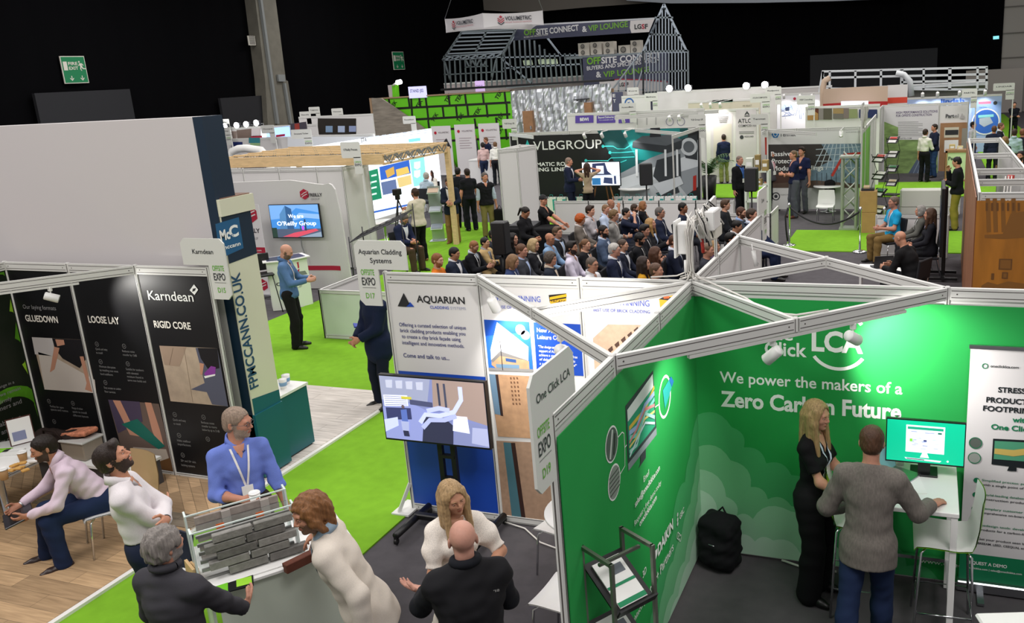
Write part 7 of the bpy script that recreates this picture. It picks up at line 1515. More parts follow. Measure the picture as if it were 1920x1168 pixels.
# ================================================================= the visitors
def look(loc,ang):
 """yaw for a figure at loc: 0 faces the viewpoint, 90 faces picture right, -90 picture left, 180 away"""
 c = nrm(V(CAM[0]-loc[0],CAM[1]-loc[1])); r = V(-c[1],c[0]); f = c*cos(radians(ang))+r*sin(radians(ang)); return math.atan2(-f[0],f[1])
def at(px,py,z): q = P(px,py,z=z); return (q[0],q[1],0)
def tolocal(loc,yaw,w): return tuple(rotz(-yaw)@(V(*w)-V(loc[0],loc[1],0)))
# ---- foreground, around the brick display
L1 = at(437,790,1.69); y1_ = look(L1,8)
r1,J1 = person('man in a blue shirt and glasses holding a coffee cup behind the brick display',L1,y1_,1.80,skin='b9826a',hair='crop',hcol='8f7c6c',beard='a08c7c',glasses='4a4a50',top='shirt',tcol='6c80cc',bottom='3a302c',lanyard='e6e4e2',sleeve='roll',
 rhand=(.06,.27,1.10),rpole=(.7,-.6,-.5),lhand=(-.27,.10,.86),lpole=(-.5,-.8,0),head=(50,8,0),handdir=((0,.1,-1),(-.9,.45,.05)),palm=((1,0,0),(-.35,.9,.1)),curl=(.5,.85),res=.0075,hero=True,fat=1.04,hs=1.06)
# cup in his hand
cw = to_world(r1,J1['rw']+V(-.075,.060,.0)); CUPW = M('cup_paper_white','ecebe8',.45)
paper_cup(cw[0],cw[1],cw[2]-.06,'white lidded paper cup held by the man in the blue shirt',.115,.043,CUPW)
L2 = at(240,868,1.66)
r2,J2 = person('bearded man in a white shirt with folded arms looking up',L2,look(L2,78),1.84,skin='bb8468',hair='quiff',hcol='2b201b',beard='3a2a22',top='shirt',tcol='dcd6d8',bottom='1a2236',lean=-7,head=(-4,-20,0),rhand=(-.15,.15,1.13),lhand=(.15,.19,1.17),rpole=(.9,.35,-.5),lpole=(-.9,.35,-.5),
 handdir=((.9,-.1,.1),(-.9,.1,.1)),palm=((0,-1,-.1),(0,-1,0)),curl=(.25,.25),res=.0075,hero=True)
mb = MB(); a = J2['le']+(J2['lw']-J2['le'])*.90; d = nrm(J2['lw']-J2['le']); mb.lathe(a-d*.012,[(.034,0),(.036,.004),(.036,.024),(.034,.028)],BLACK,16,d); build_local(mb,'watch',r2,'black watch strap')
L3 = at(303,1022,1.665)
r3,J3 = person('grey-haired bearded man in a charcoal roll-neck jumper seen from behind',L3,look(L3,132),1.77,skin='b5826c',hair='curlyshort',hcol='7d7772',beard='8a8480',top='jumper',tcol='3b3a3f',collar='roll',bottom='22242a',rhand=(.15,.40,.97),rpole=(.35,-.5,-1),lhand=(-.2,.28,1.0),head=(-14,-4,0),
 handdir=((0,1,0),(-.15,.8,.35)),palm=((1,0,0),(-.75,-.1,.65)),curl=(.5,.35),res=.0075,hero=True,fat=1.1)
L4 = at(608,948,1.63)
Lb = (L4[0]+.22,L4[1]-.02,0)
r4,J4 = person('long-haired man in a cream blazer bending towards the brick display',Lb,look(Lb,-98),1.83,skin='b07d64',hair='wavy',hcol='7a5230',beard='7a5c48',top='blazer',tcol='cfc6ba',bottom='3a2f2a',inner='8fa3b4',lean=20,head=(30,4,0),rhand=tolocal(Lb,look(Lb,-98),P(590,1010,z=1.0)),lhand=(-.27,-.02,.88),lpole=(-.5,-1,-.1),
 handdir=((0,.4,-1),(0,.8,-.5)),palm=((.9,0,0),(0,-.5,-.9)),curl=(.6,.5),res=.0075,hero=True,hem=-.20)
L5 = at(846,925,1.56)
r5,J5 = person('blonde woman in a white patterned puff-sleeve dress beside the television',L5,look(L5,12),1.67,'f',skin='bd8a6e',hair='long',hcol='a28660',top='blouse',tcol=M('dress_print','e0d8ce',.85,noise=(170,.22)),bottom=None,skirt=('d8d2c6',.32,.26),sleeve='puff',head=(14,12,10),rhand=(.02,.27,1.06),lhand=(-.12,.30,1.12),rpole=(.9,-.3,-.5),lpole=(-.9,-.3,-.5),
 handdir=((.5,.7,.5),(-.9,.5,.1)),palm=((.7,-.3,0),(0,.2,-1)),curl=(.6,.6),res=.0075,hero=True,shoe='c9a890',lanyard=None,fat=1.1)
mb = MB(); a = J5['re']+(J5['rw']-J5['re'])*.92; d = nrm(J5['rw']-J5['re']); mb.lathe(a-d*.01,[(.029,0),(.031,.004),(.031,.022),(.029,.026)],M('watch_brown','4a2f22',.4),16,d); build_local(mb,'watch',r5)
mb = MB(); a = J5['le']+(J5['lw']-J5['le'])*.92; d = nrm(J5['lw']-J5['le']); mb.lathe(a,[(.030,0),(.033,.004),(.033,.010),(.030,.014)],M('bracelet','e4dccc',.3),16,d); build_local(mb,'bracelet',r5)
L6 = at(868,1012,1.69); y6 = look(L6,186)
r6,J6 = person('bald man in a black quilted gilet with his back turned',L6,y6,1.80,skin='bb8a78',hair=None,hcol='5a4a44',top='jumper',tcol='14161c',vest='1a1a1d',bottom='1c1e24',collar='roll',lhand=tolocal(L6,y6,P(800,1118,z=1.12)),rhand=(.14,.36,1.14),head=(-3,2,0),lpole=(-.6,-.8,-.4),
 handdir=((-.85,.5,.25),(-.3,.8,.5)),palm=((.3,.2,1),(-.8,0,.5)),curl=(.35,.5),res=.0075,hero=True,fat=1.08)
q_ = J6['surf'](.13,.40,.004,True)
mb = MB(); fr = Fr(q_,-J6['rt'],J6['u']); text(mb,fr,'snb',(-.03,0),(.035,0),M('logo_silver','9a9a98',.4),.022,.02,.004,px=False); build_local(mb,'logo',r6)
L7 = (1.06,-.47,0)
r7,J7 = person('blonde woman all in black standing at the left of the white counter',L7,look(L7,66),1.70,'f',skin='c08d74',hair='long',hcol='9a8158',top='tee',tcol='111113',bottom='+0f0f11',sleeve='short',lanyard='c9d4e4',head=(-6,8,0),rhand=(.10,.36,1.03),lhand=(-.10,.34,1.05),rpole=(.5,-.9,-.2),handdir=((.3,.9,0),(-.2,.95,0)),palm=((0,0,-1),(0,0,-1)),curl=(.4,.4),res=.008,hero=True,shoe='0c0c0c',hairlen=1.15)
L8 = at(1632,836,1.665); y8 = look(L8,172)
r8,J8 = person('man in a grey checked blazer and jeans leaning on the white counter',L8,y8,1.78,skin='b98670',hair='short',hcol='4a3222',top='blazer',tcol=M('tweed','6a645e',.9,noise=(90,.22,(1,1,.25)),bump=(300,.2)),bottom='1c2a48',rhand=tolocal(L8,y8,P(1742,952,z=1.085)),lhand=(-.22,.26,1.02),head=(6,16,0),rpole=(.5,-.4,-1),lpole=(-.6,-.5,-.7),
 handdir=((.2,.9,-.1),(.5,.8,.0)),palm=((0,0,-1),(0,0,-1)),curl=(.3,.25),legs=((-.12,-.28,0,-.6),(.09,.08,0,.1)),res=.008,hero=True,lean=5)
L9 = at(188,932,.55);
y9 = look(L9,-86)
r9,J9 = person('seated man in a pink shirt and jeans bent over a laptop',L9,y9,1.80,skin='b07a60',hair='short',hcol='211813',beard='4a382e',top='shirt',tcol='d8c4d2',bottom='1d2b4a',pose='sit',seat=.46,lean=32,head=(4,-2,0),lhand=(-.12,.58,.62),rhand=(.20,.62,.62),lpole=(-.7,-.3,-.6),rpole=(.7,-.3,-.6),legs=((-.14,.40,0,-.1),(.16,.50,0,.1)),
 handdir=((.3,.8,-.3),(-.3,.8,-.3)),palm=((.8,0,.3),(-.8,0,.3)),curl=(.7,.7),shoe='2c1a16',res=.008,hero=True,fat=1.05)
mb = MB(); a = J9['re']+(J9['rw']-J9['re'])*.95; d = nrm(J9['rw']-J9['re']); mb.lathe(a,[(.031,0),(.033,.003),(.033,.014),(.031,.017)],STEEL,14,d); build_local(mb,'watch',r9)
# laptop on his knees
t = thing('laptop','dark laptop held by the seated man in the pink shirt','laptop',tuple(to_world(r9,(.04,.66,.585))),y9); o_ = ORG[t]; ORG[t] = (V(0,0,0),0.); R = rotx(-.25); mb = MB(); mb.box((0,0,0),(.34,.24,.018),M('laptop_dark','2c2a30',.35),R,ch=.004); mb.build('base',t); mb = MB(); mb.box(R@V(0,.02,.011),(.30,.10,.003),BLACK,R); mb.build('keyboard',t); ORG[t] = o_
# ---- standing people in the middle distance
PPL = [
 ('man in a navy coat with a blue folder behind the D17 sign',at(697,545,1.62),-60,dict(H=1.80,hair='short',hcol='2a211c',top='coat',tcol='16203a',bottom='161c2c',lhand=(-.02,.27,1.0),rhand=(.10,.25,.98),head=(0,8,0))),
 ('bald bearded man in a denim shirt reading a magazine near the desk',at(530,470,1.68),72,dict(H=1.80,hair=None,hcol='6a5646',beard='6a5444',skin='c08f78',top='shirt',tcol='4f6f96',tuck=True,bottom='141414',lanyard='d8d4d0',head=(0,26,0),rhand=(.10,.34,1.14),lhand=(-.10,.34,1.14),shoe='1a1a1a')),
 ('cameraman in a cream overshirt and black trousers beside the tripod',at(779,362,1.68),-140,dict(H=1.80,hair='short',hcol='3a281c',beard='4a382c',top='jacket',tcol='cfc8b0',bottom='0f0f10',shoe='8a5f34',rhand=(.05,.36,1.22),lhand=(-.12,.36,1.18))),
 ('grey-haired man in a black gilet and olive trousers facing the camera',at(908,332,1.66),12,dict(H=1.79,hair='short',hcol='5a524c',top='shirt',tcol='b9c6d4',vest='17171b',bottom='857a48',head=(10,6,0),lhand=(-.26,.04,.80),rhand=(.25,.02,.82))),
 ('man with a black backpack seen from behind near the timber post',at(876,325,1.66),-165,dict(H=1.80,hair='short',hcol='2a1d16',top='tee',tcol='17181c',sleeve='short',bottom='14161c')),
 ('man in a dark jacket and tan trousers holding a phone behind the timber post',at(841,340,1.66),-15,dict(H=1.78,hair='short',hcol='3a2a20',top='blazer',tcol='1b2334',inner='e4e4e8',bottom='8a6a42',lanyard='e4e4e4',rhand=(.02,.30,1.12),lhand=(-.12,.28,1.08),head=(0,22,0),shoe='7a5230')),
 ('man in dark clothes half hidden right of the timber post',at(858,322,1.66),160,dict(H=1.78,hair='short',hcol='1c1512',top='jacket',tcol='1a1c22',bottom='12131a')),
 ('man in a grey suit at the far meeting before the white posters',at(889,258,1.66),70,dict(H=1.80,hair='short',hcol='2a211c',top='blazer',tcol='5f656e',bottom='555a62',res=.018)),
 ('person with a grey backpack and pink shirt at the far meeting',at(905,272,1.62),178,dict(H=1.72,hair='curlyshort',hcol='1c1512',top='shirt',tcol='d0b0ac',bottom='1f2a44',res=.018)),
 ('man in a navy suit leaning in at the far meeting',at(917,262,1.62),-60,dict(H=1.76,hair='short',hcol='6a4a30',top='blazer',tcol='1c2540',bottom='1c2233',lean=14,res=.018)),
 ('man in a white shirt seen from behind at the far meeting',at(927,272,1.62),165,dict(H=1.75,hair='short',hcol='6a4c34',top='shirt',tcol='dad8d0',bottom='15171c',lean=10,res=.018)),
 ('bald man in a navy suit before the dark machine picture wall',at(1065,304,1.70),70,dict(H=1.84,hair='buzz',hcol='8a7466',top='blazer',tcol='1a2138',bottom='1a2034',inner='e8e8ea',rhand=(.12,.32,1.12),lhand=(-.1,.3,1.1),head=(15,5,0))),
 ('long-haired woman in a tan blouse photographing the easel television',at(1100,312,1.60),172,dict(H=1.70,sex='f',hair='long',hcol='3a241a',top='shirt',tuck=True,tcol='a8957c',bottom='15151a',rhand=(.12,.22,1.56),lhand=(-.12,.22,1.56),rpole=(1,-.2,-.2),lpole=(-1,-.2,-.2))),
 ('woman in black with a high ponytail looking down by the sound desk',at(981,396,1.55),55,dict(H=1.66,sex='f',skin='a87458',hair='pony',hcol='1a1310',top='blazer',tcol='131316',bottom='131316',inner='1a1a1e',head=(0,28,0),rhand=(.08,.30,1.05),lhand=(-.08,.30,1.05))),
 ('sound technician in a black cap at the draped desk',at(1018,386,1.45),70,dict(H=1.70,hair='cap',hcol='101012',top='tee',tcol='121214',sleeve='short',bottom='15151a',rhand=(.18,.48,1.02),lhand=(-.15,.48,1.02),head=(-25,4,0))),
 ('man in a navy blazer and olive chinos beside the palm, back turned',at(1357,258,1.66),-170,dict(H=1.78,hair='short',hcol='2a1d16',top='blazer',tcol='1b2440',bottom='7c8248',res=.018)),
 ('dark-haired man in a brown jacket beside the palm',at(1345,253,1.66),60,dict(H=1.76,hair='short',hcol='1a1412',top='jacket',tcol='3a3024',bottom='2a2a2e',res=.018)),
 ('tall grey-haired man in a dark suit facing two others beside the palm',at(1369,250,1.72),-20,dict(H=1.86,hair='short',hcol='8a7a68',top='blazer',tcol='262a2c',bottom='8a7450',inner='d8d8d8',res=.018)),
 ('bald man in a black jacket with a lanyard near the speaker stand',at(1386,300,1.68),45,dict(H=1.80,hair='buzz',hcol='7a6a60',skin='b5806a',top='jacket',tcol='121316',bottom='121316',inner='3a5a9c',lanyard='3f78c4',fat=1.1)),
 ('man in a pink checked shirt with a lanyard in front of the fire protection lettering',at(1448,288,1.66),25,dict(H=1.78,hair='short',hcol='4a3424',glasses='2a2a2a',top='jacket',tcol='4c4a50',inner='d8a8b0',bottom='202228',lanyard='e4e4e4',res=.018)),
 ('man in a navy polo shirt with folded arms before the fire protection wall',at(1489,290,1.74),-70,dict(H=1.86,hair='buzz',hcol='6a543c',top='tee',tcol='1a2140',sleeve='short',bottom='55585f',rhand=(-.1,.26,1.14),lhand=(.1,.26,1.14),shoe='5a2f24')),
 ('second man in a navy polo shirt behind the first at the fire protection wall',at(1504,284,1.74),-30,dict(H=1.87,hair='quiff',hcol='2a1d16',top='tee',tcol='1b2244',sleeve='short',bottom='5a5d64',rhand=(-.05,.28,1.2),res=.018)),
 ('man in a white shirt and black trousers, back turned, at the membrane wall',at(1735,244,1.74),150,dict(H=1.78,hair='short',hcol='33251c',top='shirt',tcol='e0ddd2',bottom='121216',rhand=(.1,.3,1.1),res=.018)),
 ('man in a navy jacket and jeans talking at the membrane wall',at(1753,240,1.70),-65,dict(H=1.84,hair='short',hcol='2a2018',top='jacket',tcol='192036',bottom='2a4468',rhand=(.1,.3,1.15),lhand=(-.1,.32,1.12),res=.018)),
 ('man in a black jacket and olive trousers touching his chin beside the long box',at(1797,303,1.66),-100,dict(H=1.78,hair='short',hcol='1c1613',top='jacket',tcol='15161a',bottom='8a7c34',rhand=(.04,.22,1.42),lhand=(-.05,.24,1.15),head=(0,12,0))),
 ('person in a white top half hidden behind the sample wall',at(1824,236,1.6),70,dict(H=1.75,hair='short',hcol='1c1512',top='shirt',tcol='dcdce0',bottom='1f2a50',res=.02)),
 ('man in a navy jacket at the blue stand, back turned',at(1864,246,1.6),180,dict(H=1.78,hair='short',hcol='5a3a24',top='jacket',tcol='1a2034',bottom='1a1c22',res=.02)),
 ('man in a pale blue shirt walking away down the green aisle',at(1902,262-12,1.66),178,dict(H=1.80,hair='short',hcol='3a2a20',top='shirt',tcol='a8c0c4',bottom='15171c',res=.018)),
 ('woman with light hair in dark clothes walking in the green aisle',at(1884,262,1.6),150,dict(H=1.70,sex='f',hair='bob',hcol='8a6c44',top='jacket',tcol='1a1a1e',bottom='1a1a1e',res=.02)),
 ('man in a dark suit standing at the far end of the green aisle',at(1876,238,1.66),80,dict(H=1.80,hair='short',hcol='6a4c3a',top='blazer',tcol='1e2026',inner='d8d8d8',bottom='1a1c22',res=.02)),
 ('person in dark clothes with arms folded far up the right aisle',at(1902,197,1.62),10,dict(H=1.76,hair='short',hcol='2a1c16',top='jacket',tcol='14161e',bottom='14161a',rhand=(-.1,.26,1.1),lhand=(.1,.26,1.1),res=.022)),
 ('man in a dark suit at the right edge of the green aisle',at(1917,250,1.64),170,dict(H=1.78,hair='short',hcol='7a4c34',top='blazer',tcol='1e222c',bottom='191b20',res=.02)),
 ('bearded cameraman in black with a lanyard at the right edge',at(1914,292,1.68),-20,dict(H=1.80,hair='short',hcol='1c1512',beard='2a201a',top='tee',tcol='131316',sleeve='short',bottom='5a5640',lanyard='f0f0f0',rhand=(.05,.34,1.3),lhand=(-.1,.34,1.25))),
 ('man in black seen from behind at the line drawing stand',at(1468,213,1.66),170,dict(H=1.80,hair='short',hcol='2a1e18',top='jacket',tcol='121418',bottom='15161a',res=.02)),
 ('shorter person in a pale top at the line drawing stand',at(1477,218,1.5),-150,dict(H=1.62,hair='short',hcol='2a1e18',top='shirt',tcol='c8d0d4',bottom='2a2c34',res=.02)),
]
for lb,loc,ang,kw in PPL:
 kw = dict(kw); kw.setdefault('res',.014); H = kw.pop('H'); sex = kw.pop('sex','m'); person(lb,loc,look(loc,ang),H,sex,**kw)
# ---- seated people
def chair_black(loc,yaw,label,group):
 t = thing('conference_chair',label,'chair',loc,yaw,group); o = ORG[t]; ORG[t] = (V(0,0,0),0.); SE = M('seat_fabric','1d1d22',.9)
 mb = MB(); mb.box((0,.06,.43),(.44,.42,.05),SE,ch=.015); mb.build('seat',t); mb = MB(); mb.box((0,-.17,.74),(.42,.04,.36),SE,rotx(.12),ch=.012); mb.build('backrest',t)
 for sx in (-1,1):
  mb = MB(); mb.tube([(sx*.2,.24,0),(sx*.2,.22,.42)],.011,CHROME,6); mb.build('leg',t); mb = MB(); mb.tube([(sx*.2,-.22,0),(sx*.2,-.12,.42),(sx*.19,-.18,.88)],.011,CHROME,6); mb.build('leg',t)
 ORG[t] = o; return t
CH0 = chair_black((0,0,0),0,'dark conference chair under a seated listener','conference chairs of the audience'); CHN = [0]
def put_chair(loc,yaw):
 if CHN[0] == 0: CH0.location = (loc[0],loc[1],0); CH0.rotation_euler = (0,0,yaw)
 else: copy_tree(CH0,(loc[0],loc[1],0),yaw)
 CHN[0] += 1
ARMX = dict(lhand=(.11,.25,.80),rhand=(-.11,.28,.76)); CHIN = dict(rhand=(.03,.22,1.10),lhand=(.08,.24,.80)); PHONE = dict(rhand=(.06,.34,.80),lhand=(-.06,.34,.80),head=(0,24,0)); BL = 'blazer'
AUD = [
 ((818,489),'ginger-bearded listener in an orange jumper at the left end of the audience',dict(hair='short',hcol='7a4a26',beard='8a5630',top='jumper',tcol='c2691c')),
 ((849,476),'dark-haired listener in a navy jacket second from the left',dict(hair='short',hcol='15110f',skin='a87a5c',top='jacket',tcol='1d2536',inner='d8d8dc',lanyard='dcdcdc',head=(0,12,0))),
 ((885,462),'ginger-haired listener in a black jumper with a white lanyard',dict(hair='crop',hcol='8a5c38',beard='8a6040',top='jumper',tcol='131419',inner='c4ccd8',lanyard='e8e8e8',**PHONE)),
 ((908,456),'listener in a beige trench coat with folded arms',dict(hair='short',hcol='14110f',skin='c89a78',top='jacket',tcol='b59a6c',inner='9aa0a8',tie='2a2a34',**ARMX)),
 ((924,442),'dark-haired listener half hidden behind the speaker box',dict(hair='short',hcol='1c1613',top='jacket',tcol='23262e')),
 ((960,447),'long dark-haired woman beside the black speaker box',dict(sex='f',hair='long',hcol='15100e',skin='c09078',top='jacket',tcol='1a1a1e')),
 ((957,488),'woman with light brown hair in blue at the front left of the audience',dict(sex='f',hair='bob',hcol='7a5c40',top='jacket',tcol='2c3a60',lanyard='dcdcdc',head=(0,20,0))),
 ((976,471),'grey suited man with brown hair and a blue shirt in the front rows',dict(hair='short',hcol='5a3c28',top=BL,tcol='3a3c42',inner='a8b8d8',fat=1.1)),
 ((998,458),'blonde woman with a bob in a black blazer',dict(sex='f',hair='bob',hcol='a89068',top=BL,tcol='1c1d22',inner='d8d8d4')),
 ((1029,449),'bald man with glasses in a pale denim shirt',dict(hair=None,hcol='4a3c34',skin='a87458',glasses='2a2a2a',top='shirt',tcol='7f9cbc')),
 ((1044,437),'man with glasses and a dark jacket behind the bald man in denim',dict(hair='quiff',hcol='5a4634',glasses='2a2a2a',top='jacket',tcol='1c1e24',inner='9cb0cc',lanyard='e0e0e0')),
 ((1030,484),'woman with curly grey-brown hair and a cream scarf',dict(sex='f',hair='curly',hcol='4a4038',top='jacket',tcol='242a36',inner='d8c8b4')),
 ((1070,466),'dark-haired man in a lilac white shirt',dict(hair='quiff',hcol='1a1512',skin='a87a60',beard='2a201a',top='shirt',tcol='cfc8d8')),
 ((1097,458),'woman with a brown ponytail in a black blazer',dict(sex='f',hair='pony',hcol='6a4a30',top=BL,tcol='15161a',inner='c09880',lanyard='d8d8d8')),
 ((1108,497),'bald man with glasses low at the front wall',dict(hair='crop',hcol='5a4e46',skin='b5826a',glasses='1c1c1c',top='shirt',tcol='d8d8dc')),
 ((1130,435),'bearded man in a grey blue suit',dict(hair='short',hcol='1c1613',beard='1f1713',skin='ab7a60',top=BL,tcol='47566e',inner='c0cce0')),
 ((1150,470),'white-haired man with glasses in a navy suit and lanyard',dict(hair='short',hcol='b0aca6',glasses='3a3a3a',skin='c08c78',top=BL,tcol='1a2138',inner='dce0e8',tie='2a3a6a',lanyard='e8e8e8')),
 ((1166,461),'balding man in a dark suit right of the white-haired man',dict(hair='crop',hcol='4a3a30',top=BL,tcol='1c2030',inner='d8dce4',lanyard='e0e0e0')),
 ((1196,449),'man with tousled black hair in a black jumper and lanyard',dict(hair='curlyshort',hcol='100d0c',skin='ab7c62',beard='1a1411',top='jumper',tcol='121317',lanyard='e0e0e0',head=(0,16,0))),
 ((1207,433),'dark-haired listener in black behind the tousled man',dict(hair='thick',hcol='15100e',top='jacket',tcol='1a1b20',lanyard='d8d8d8')),
 ((1226,474),'woman with long brown hair beside the navy suited man',dict(sex='f',hair='long',hcol='4a2e20',top='jumper',tcol='2a2c2e',head=(0,8,0))),
 ((1205,493),'long dark-haired woman in mustard at the front wall',dict(sex='f',hair='long',hcol='2a1c16',top='jumper',tcol='b8861f')),
 ((1228,509),'balding man with thin brown hair low at the front wall',dict(hair='crop',hcol='5a4234',top='jumper',tcol='3a3a3e')),
 ((1263,454),'broad man in a navy suit left of the cable mast',dict(hair='short',hcol='4a2c1c',top=BL,tcol='161c2e',inner='d8dce8',tie='2a2a34',fat=1.12)),
 ((1324,470),'balding man seen between the cables of the mast',dict(hair='crop',hcol='6a5444',top='jacket',tcol='2a2c34')),
 ((1338,462),'fair-haired listener right of the cable mast',dict(sex='f',hair='bob',hcol='8a6a40',top='jumper',tcol='4a3a50')),
 ((1378,423),'woman with dark hair tied back right of the mast',dict(sex='f',hair='bun',hcol='15110f',skin='a87a60',top=BL,tcol='17181c',inner='d0d0d0',head=(0,14,0))),
 ((1368,449),'dark-haired listener low behind the white wall',dict(hair='thick',hcol='110e0d',top='jacket',tcol='1c1d22')),
 ((1388,400),'bearded man with glasses resting his chin on his hand',dict(hair='short',hcol='4a2e20',beard='5a3a28',glasses='1a1a1a',top=BL,tcol='39414c',inner='8fa8d0',**CHIN)),
 ((1358,385),'young man in black right of the mast, turned to the right',dict(hair='quiff',hcol='4a3626',top='jacket',tcol='191b20')),
 ((1408,376+28),'man in a navy suit with folded hands behind the edge-on white sign',dict(hair='short',hcol='3a2c22',top=BL,tcol='1a2440',bottom='1a2440',inner='c8d0e0',lhand=(-.06,.50,.62),rhand=(.06,.50,.62))),
 ((1085,410),'woman with curly red hair in a grey blazer',dict(sex='f',hair='curly',hcol='a84e18',top=BL,tcol='6a625a',inner='cfc8c4',head=(0,16,0))),
 ((1105,396),'young man in a pale grey shirt beside the red-haired woman',dict(hair='quiff',hcol='2f2119',skin='c8957c',top='shirt',tcol='b4b0b4',**ARMX)),
 ((1134,393),'fair-haired man in a pale blue shirt',dict(hair='buzz',hcol='7a5c40',skin='c08c76',top='shirt',tcol='bccae0')),
 ((1149,405),'man with fair curly hair and folded arms in a grey shirt',dict(hair='curlyshort',hcol='6f5638',skin='b98870',glasses='4a4038',top='shirt',tcol='8c8a86',lanyard='dcdcdc',**ARMX)),
 ((1144,383),'bald man with his hand at his chin at the back',dict(hair=None,hcol='4a3a30',skin='a06e54',top='shirt',tcol='c8ccd8',**CHIN)),
 ((1172,400),'dark-haired man in navy touching his face',dict(hair='short',hcol='14110f',top='jumper',tcol='1c2236',**CHIN)),
 ((1188,392),'bearded brown-haired man in a navy suit and lanyard',dict(hair='short',hcol='3a281c',beard='3a281c',top=BL,tcol='1d2742',inner='c8d4e8',lanyard='e0e0e0')),
 ((1204,385),'fair-haired woman in black at the back row',dict(sex='f',hair='bob',hcol='8a5c38',top=BL,tcol='141418',inner='b08870')),
 ((1219,419),'woman with long blonde hair holding a cup',dict(sex='f',hair='long',hcol='a07c4c',top=BL,tcol='16171c',inner='b4c4e0',rhand=(.06,.36,.84),lhand=(-.06,.36,.84),head=(0,-6,0))),
 ((1236,400),'grey-haired man with glasses in a navy jacket and lanyard',dict(hair='short',hcol='5f5a56',glasses='2a2a2a',skin='b08068',top='jacket',tcol='1c2338',lanyard='e0e0e0')),
 ((1279,391),'listener in a navy jumper with dark hair left of the mast boxes',dict(hair='short',hcol='15110f',skin='8a5c44',top='jumper',tcol='1b2438')),
]
DONE = [at(938,436,1.45),at(981,396,1.55)]
for (px,py),lb,kw in AUD:
 best = None
 for dz in (0,.03,-.03,.06,-.06,.09,-.09):
  c_ = at(px,py,1.235+dz); dm = min([math.hypot(c_[0]-o_[0],c_[1]-o_[1]) for o_ in DONE]+[.62])-abs(dz)*.6
  if best is None or dm > best[0]+1e-6: best = (dm,c_,dz)
 loc,dz = best[1:]; DONE.append(loc); kw = dict(kw); sex = kw.pop('sex','m'); rr_ = np.random.RandomState(int(px*7+py)); yaw = radians(-90+rr_.uniform(-8,12)); kw.setdefault('skin',('c08d74','b98670','c4947a')[int(px) % 3])
 kw.setdefault('head',(rr_.uniform(-14,6),rr_.uniform(-2,8),0))
 person(lb,loc,yaw,(1.70 if sex == 'f' else 1.76)*(1+dz/.70),sex,pose='sit',res=.013,bottom=kw.pop('bottom',('1c1e26','22242c','2a2c34')[int(py) % 3]),group=None,**kw); put_chair(loc,yaw)
# panel of speakers and other sitters
SIT = [
 (at(1677,380,1.25),-62,'speaker in a turquoise polo shirt seated at the right of the green carpet',dict(hair='short',hcol='6a5c50',skin='b5806a',top='tee',tcol='1f9ccb',sleeve='short',bottom='7a6238',lanyard='e0e8ec',rhand=(.06,.32,.74),lhand=(-.06,.32,.74),H=1.80,res=.011,legs=((-.20,.46,0,-.2),(.14,.42,0,.1)))),
 (at(1727,397,1.16),-80,'woman with grey hair seated beside the turquoise speaker',dict(sex='f',hair='bob',hcol='8a8680',top='jumper',tcol='5a5a54',H=1.58,lanyard='e0e0e0')),
 (at(1746,400,1.27),-85,'woman with long brown hair in a lilac top and black cardigan',dict(sex='f',hair='long',hcol='4a3426',top='jumper',tcol='1a1a20',inner='b4b8dc',H=1.76)),
 (at(1717,447,1.25),-118,'bald heavy man in black bending towards a laptop, back turned',dict(hair=None,hcol='5a463c',skin='b9866c',top='jumper',tcol='121214',H=1.84,fat=1.2,lean=22,rhand=(.16,.48,.72),lhand=(-.16,.48,.72),head=(0,14,0),res=.011)),
 (at(748,408,1.25),42,'man in a navy suit looking down at his phone behind the wire rack',dict(hair='short',hcol='5a524c',beard='6a625c',glasses='2a2a2a',top=BL,tcol='1d2440',inner='d8dce4',lanyard='dcdcdc',bottom='4a3a2c',H=1.80,rhand=(.05,.36,.70),lhand=(-.05,.36,.72),head=(0,30,0),lean=10)),
 (at(796,330,1.30),150,'white-haired man in a pale blue shirt at the lit display wall',dict(hair='short',hcol='a8a49c',top='shirt',tcol='aebfcc',bottom='6a6e74',H=1.86,lean=8,res=.018)),
 (at(808,328,1.16),-25,'long-haired woman in a cream jacket at the lit display wall',dict(sex='f',hair='long',hcol='3a2018',top=BL,tcol='d4ccc0',inner='3a2a28',H=1.66,res=.018)),
 (at(1570,305,1.25),-70,'seated person in red and black at the round table of the fire protection stand',dict(hair='short',hcol='1c1613',top='jacket',tcol='141418',inner='b02a2a',H=1.74,res=.018)),
 (at(877,268,1.2),-160,'seated person in a denim jacket at the far meeting',dict(sex='f',hair='short',hcol='6a5a48',top='jacket',tcol='3a4c78',H=1.68,res=.02)),
]
for loc,ang,lb,kw in SIT:
 kw = dict(kw); H = kw.pop('H'); sex = kw.pop('sex','m'); kw.setdefault('res',.014); yaw = look(loc,ang); person(lb,loc,yaw,H,sex,pose='sit',**kw)
 if 'turquoise speaker' not in lb or True: put_chair(loc,yaw)
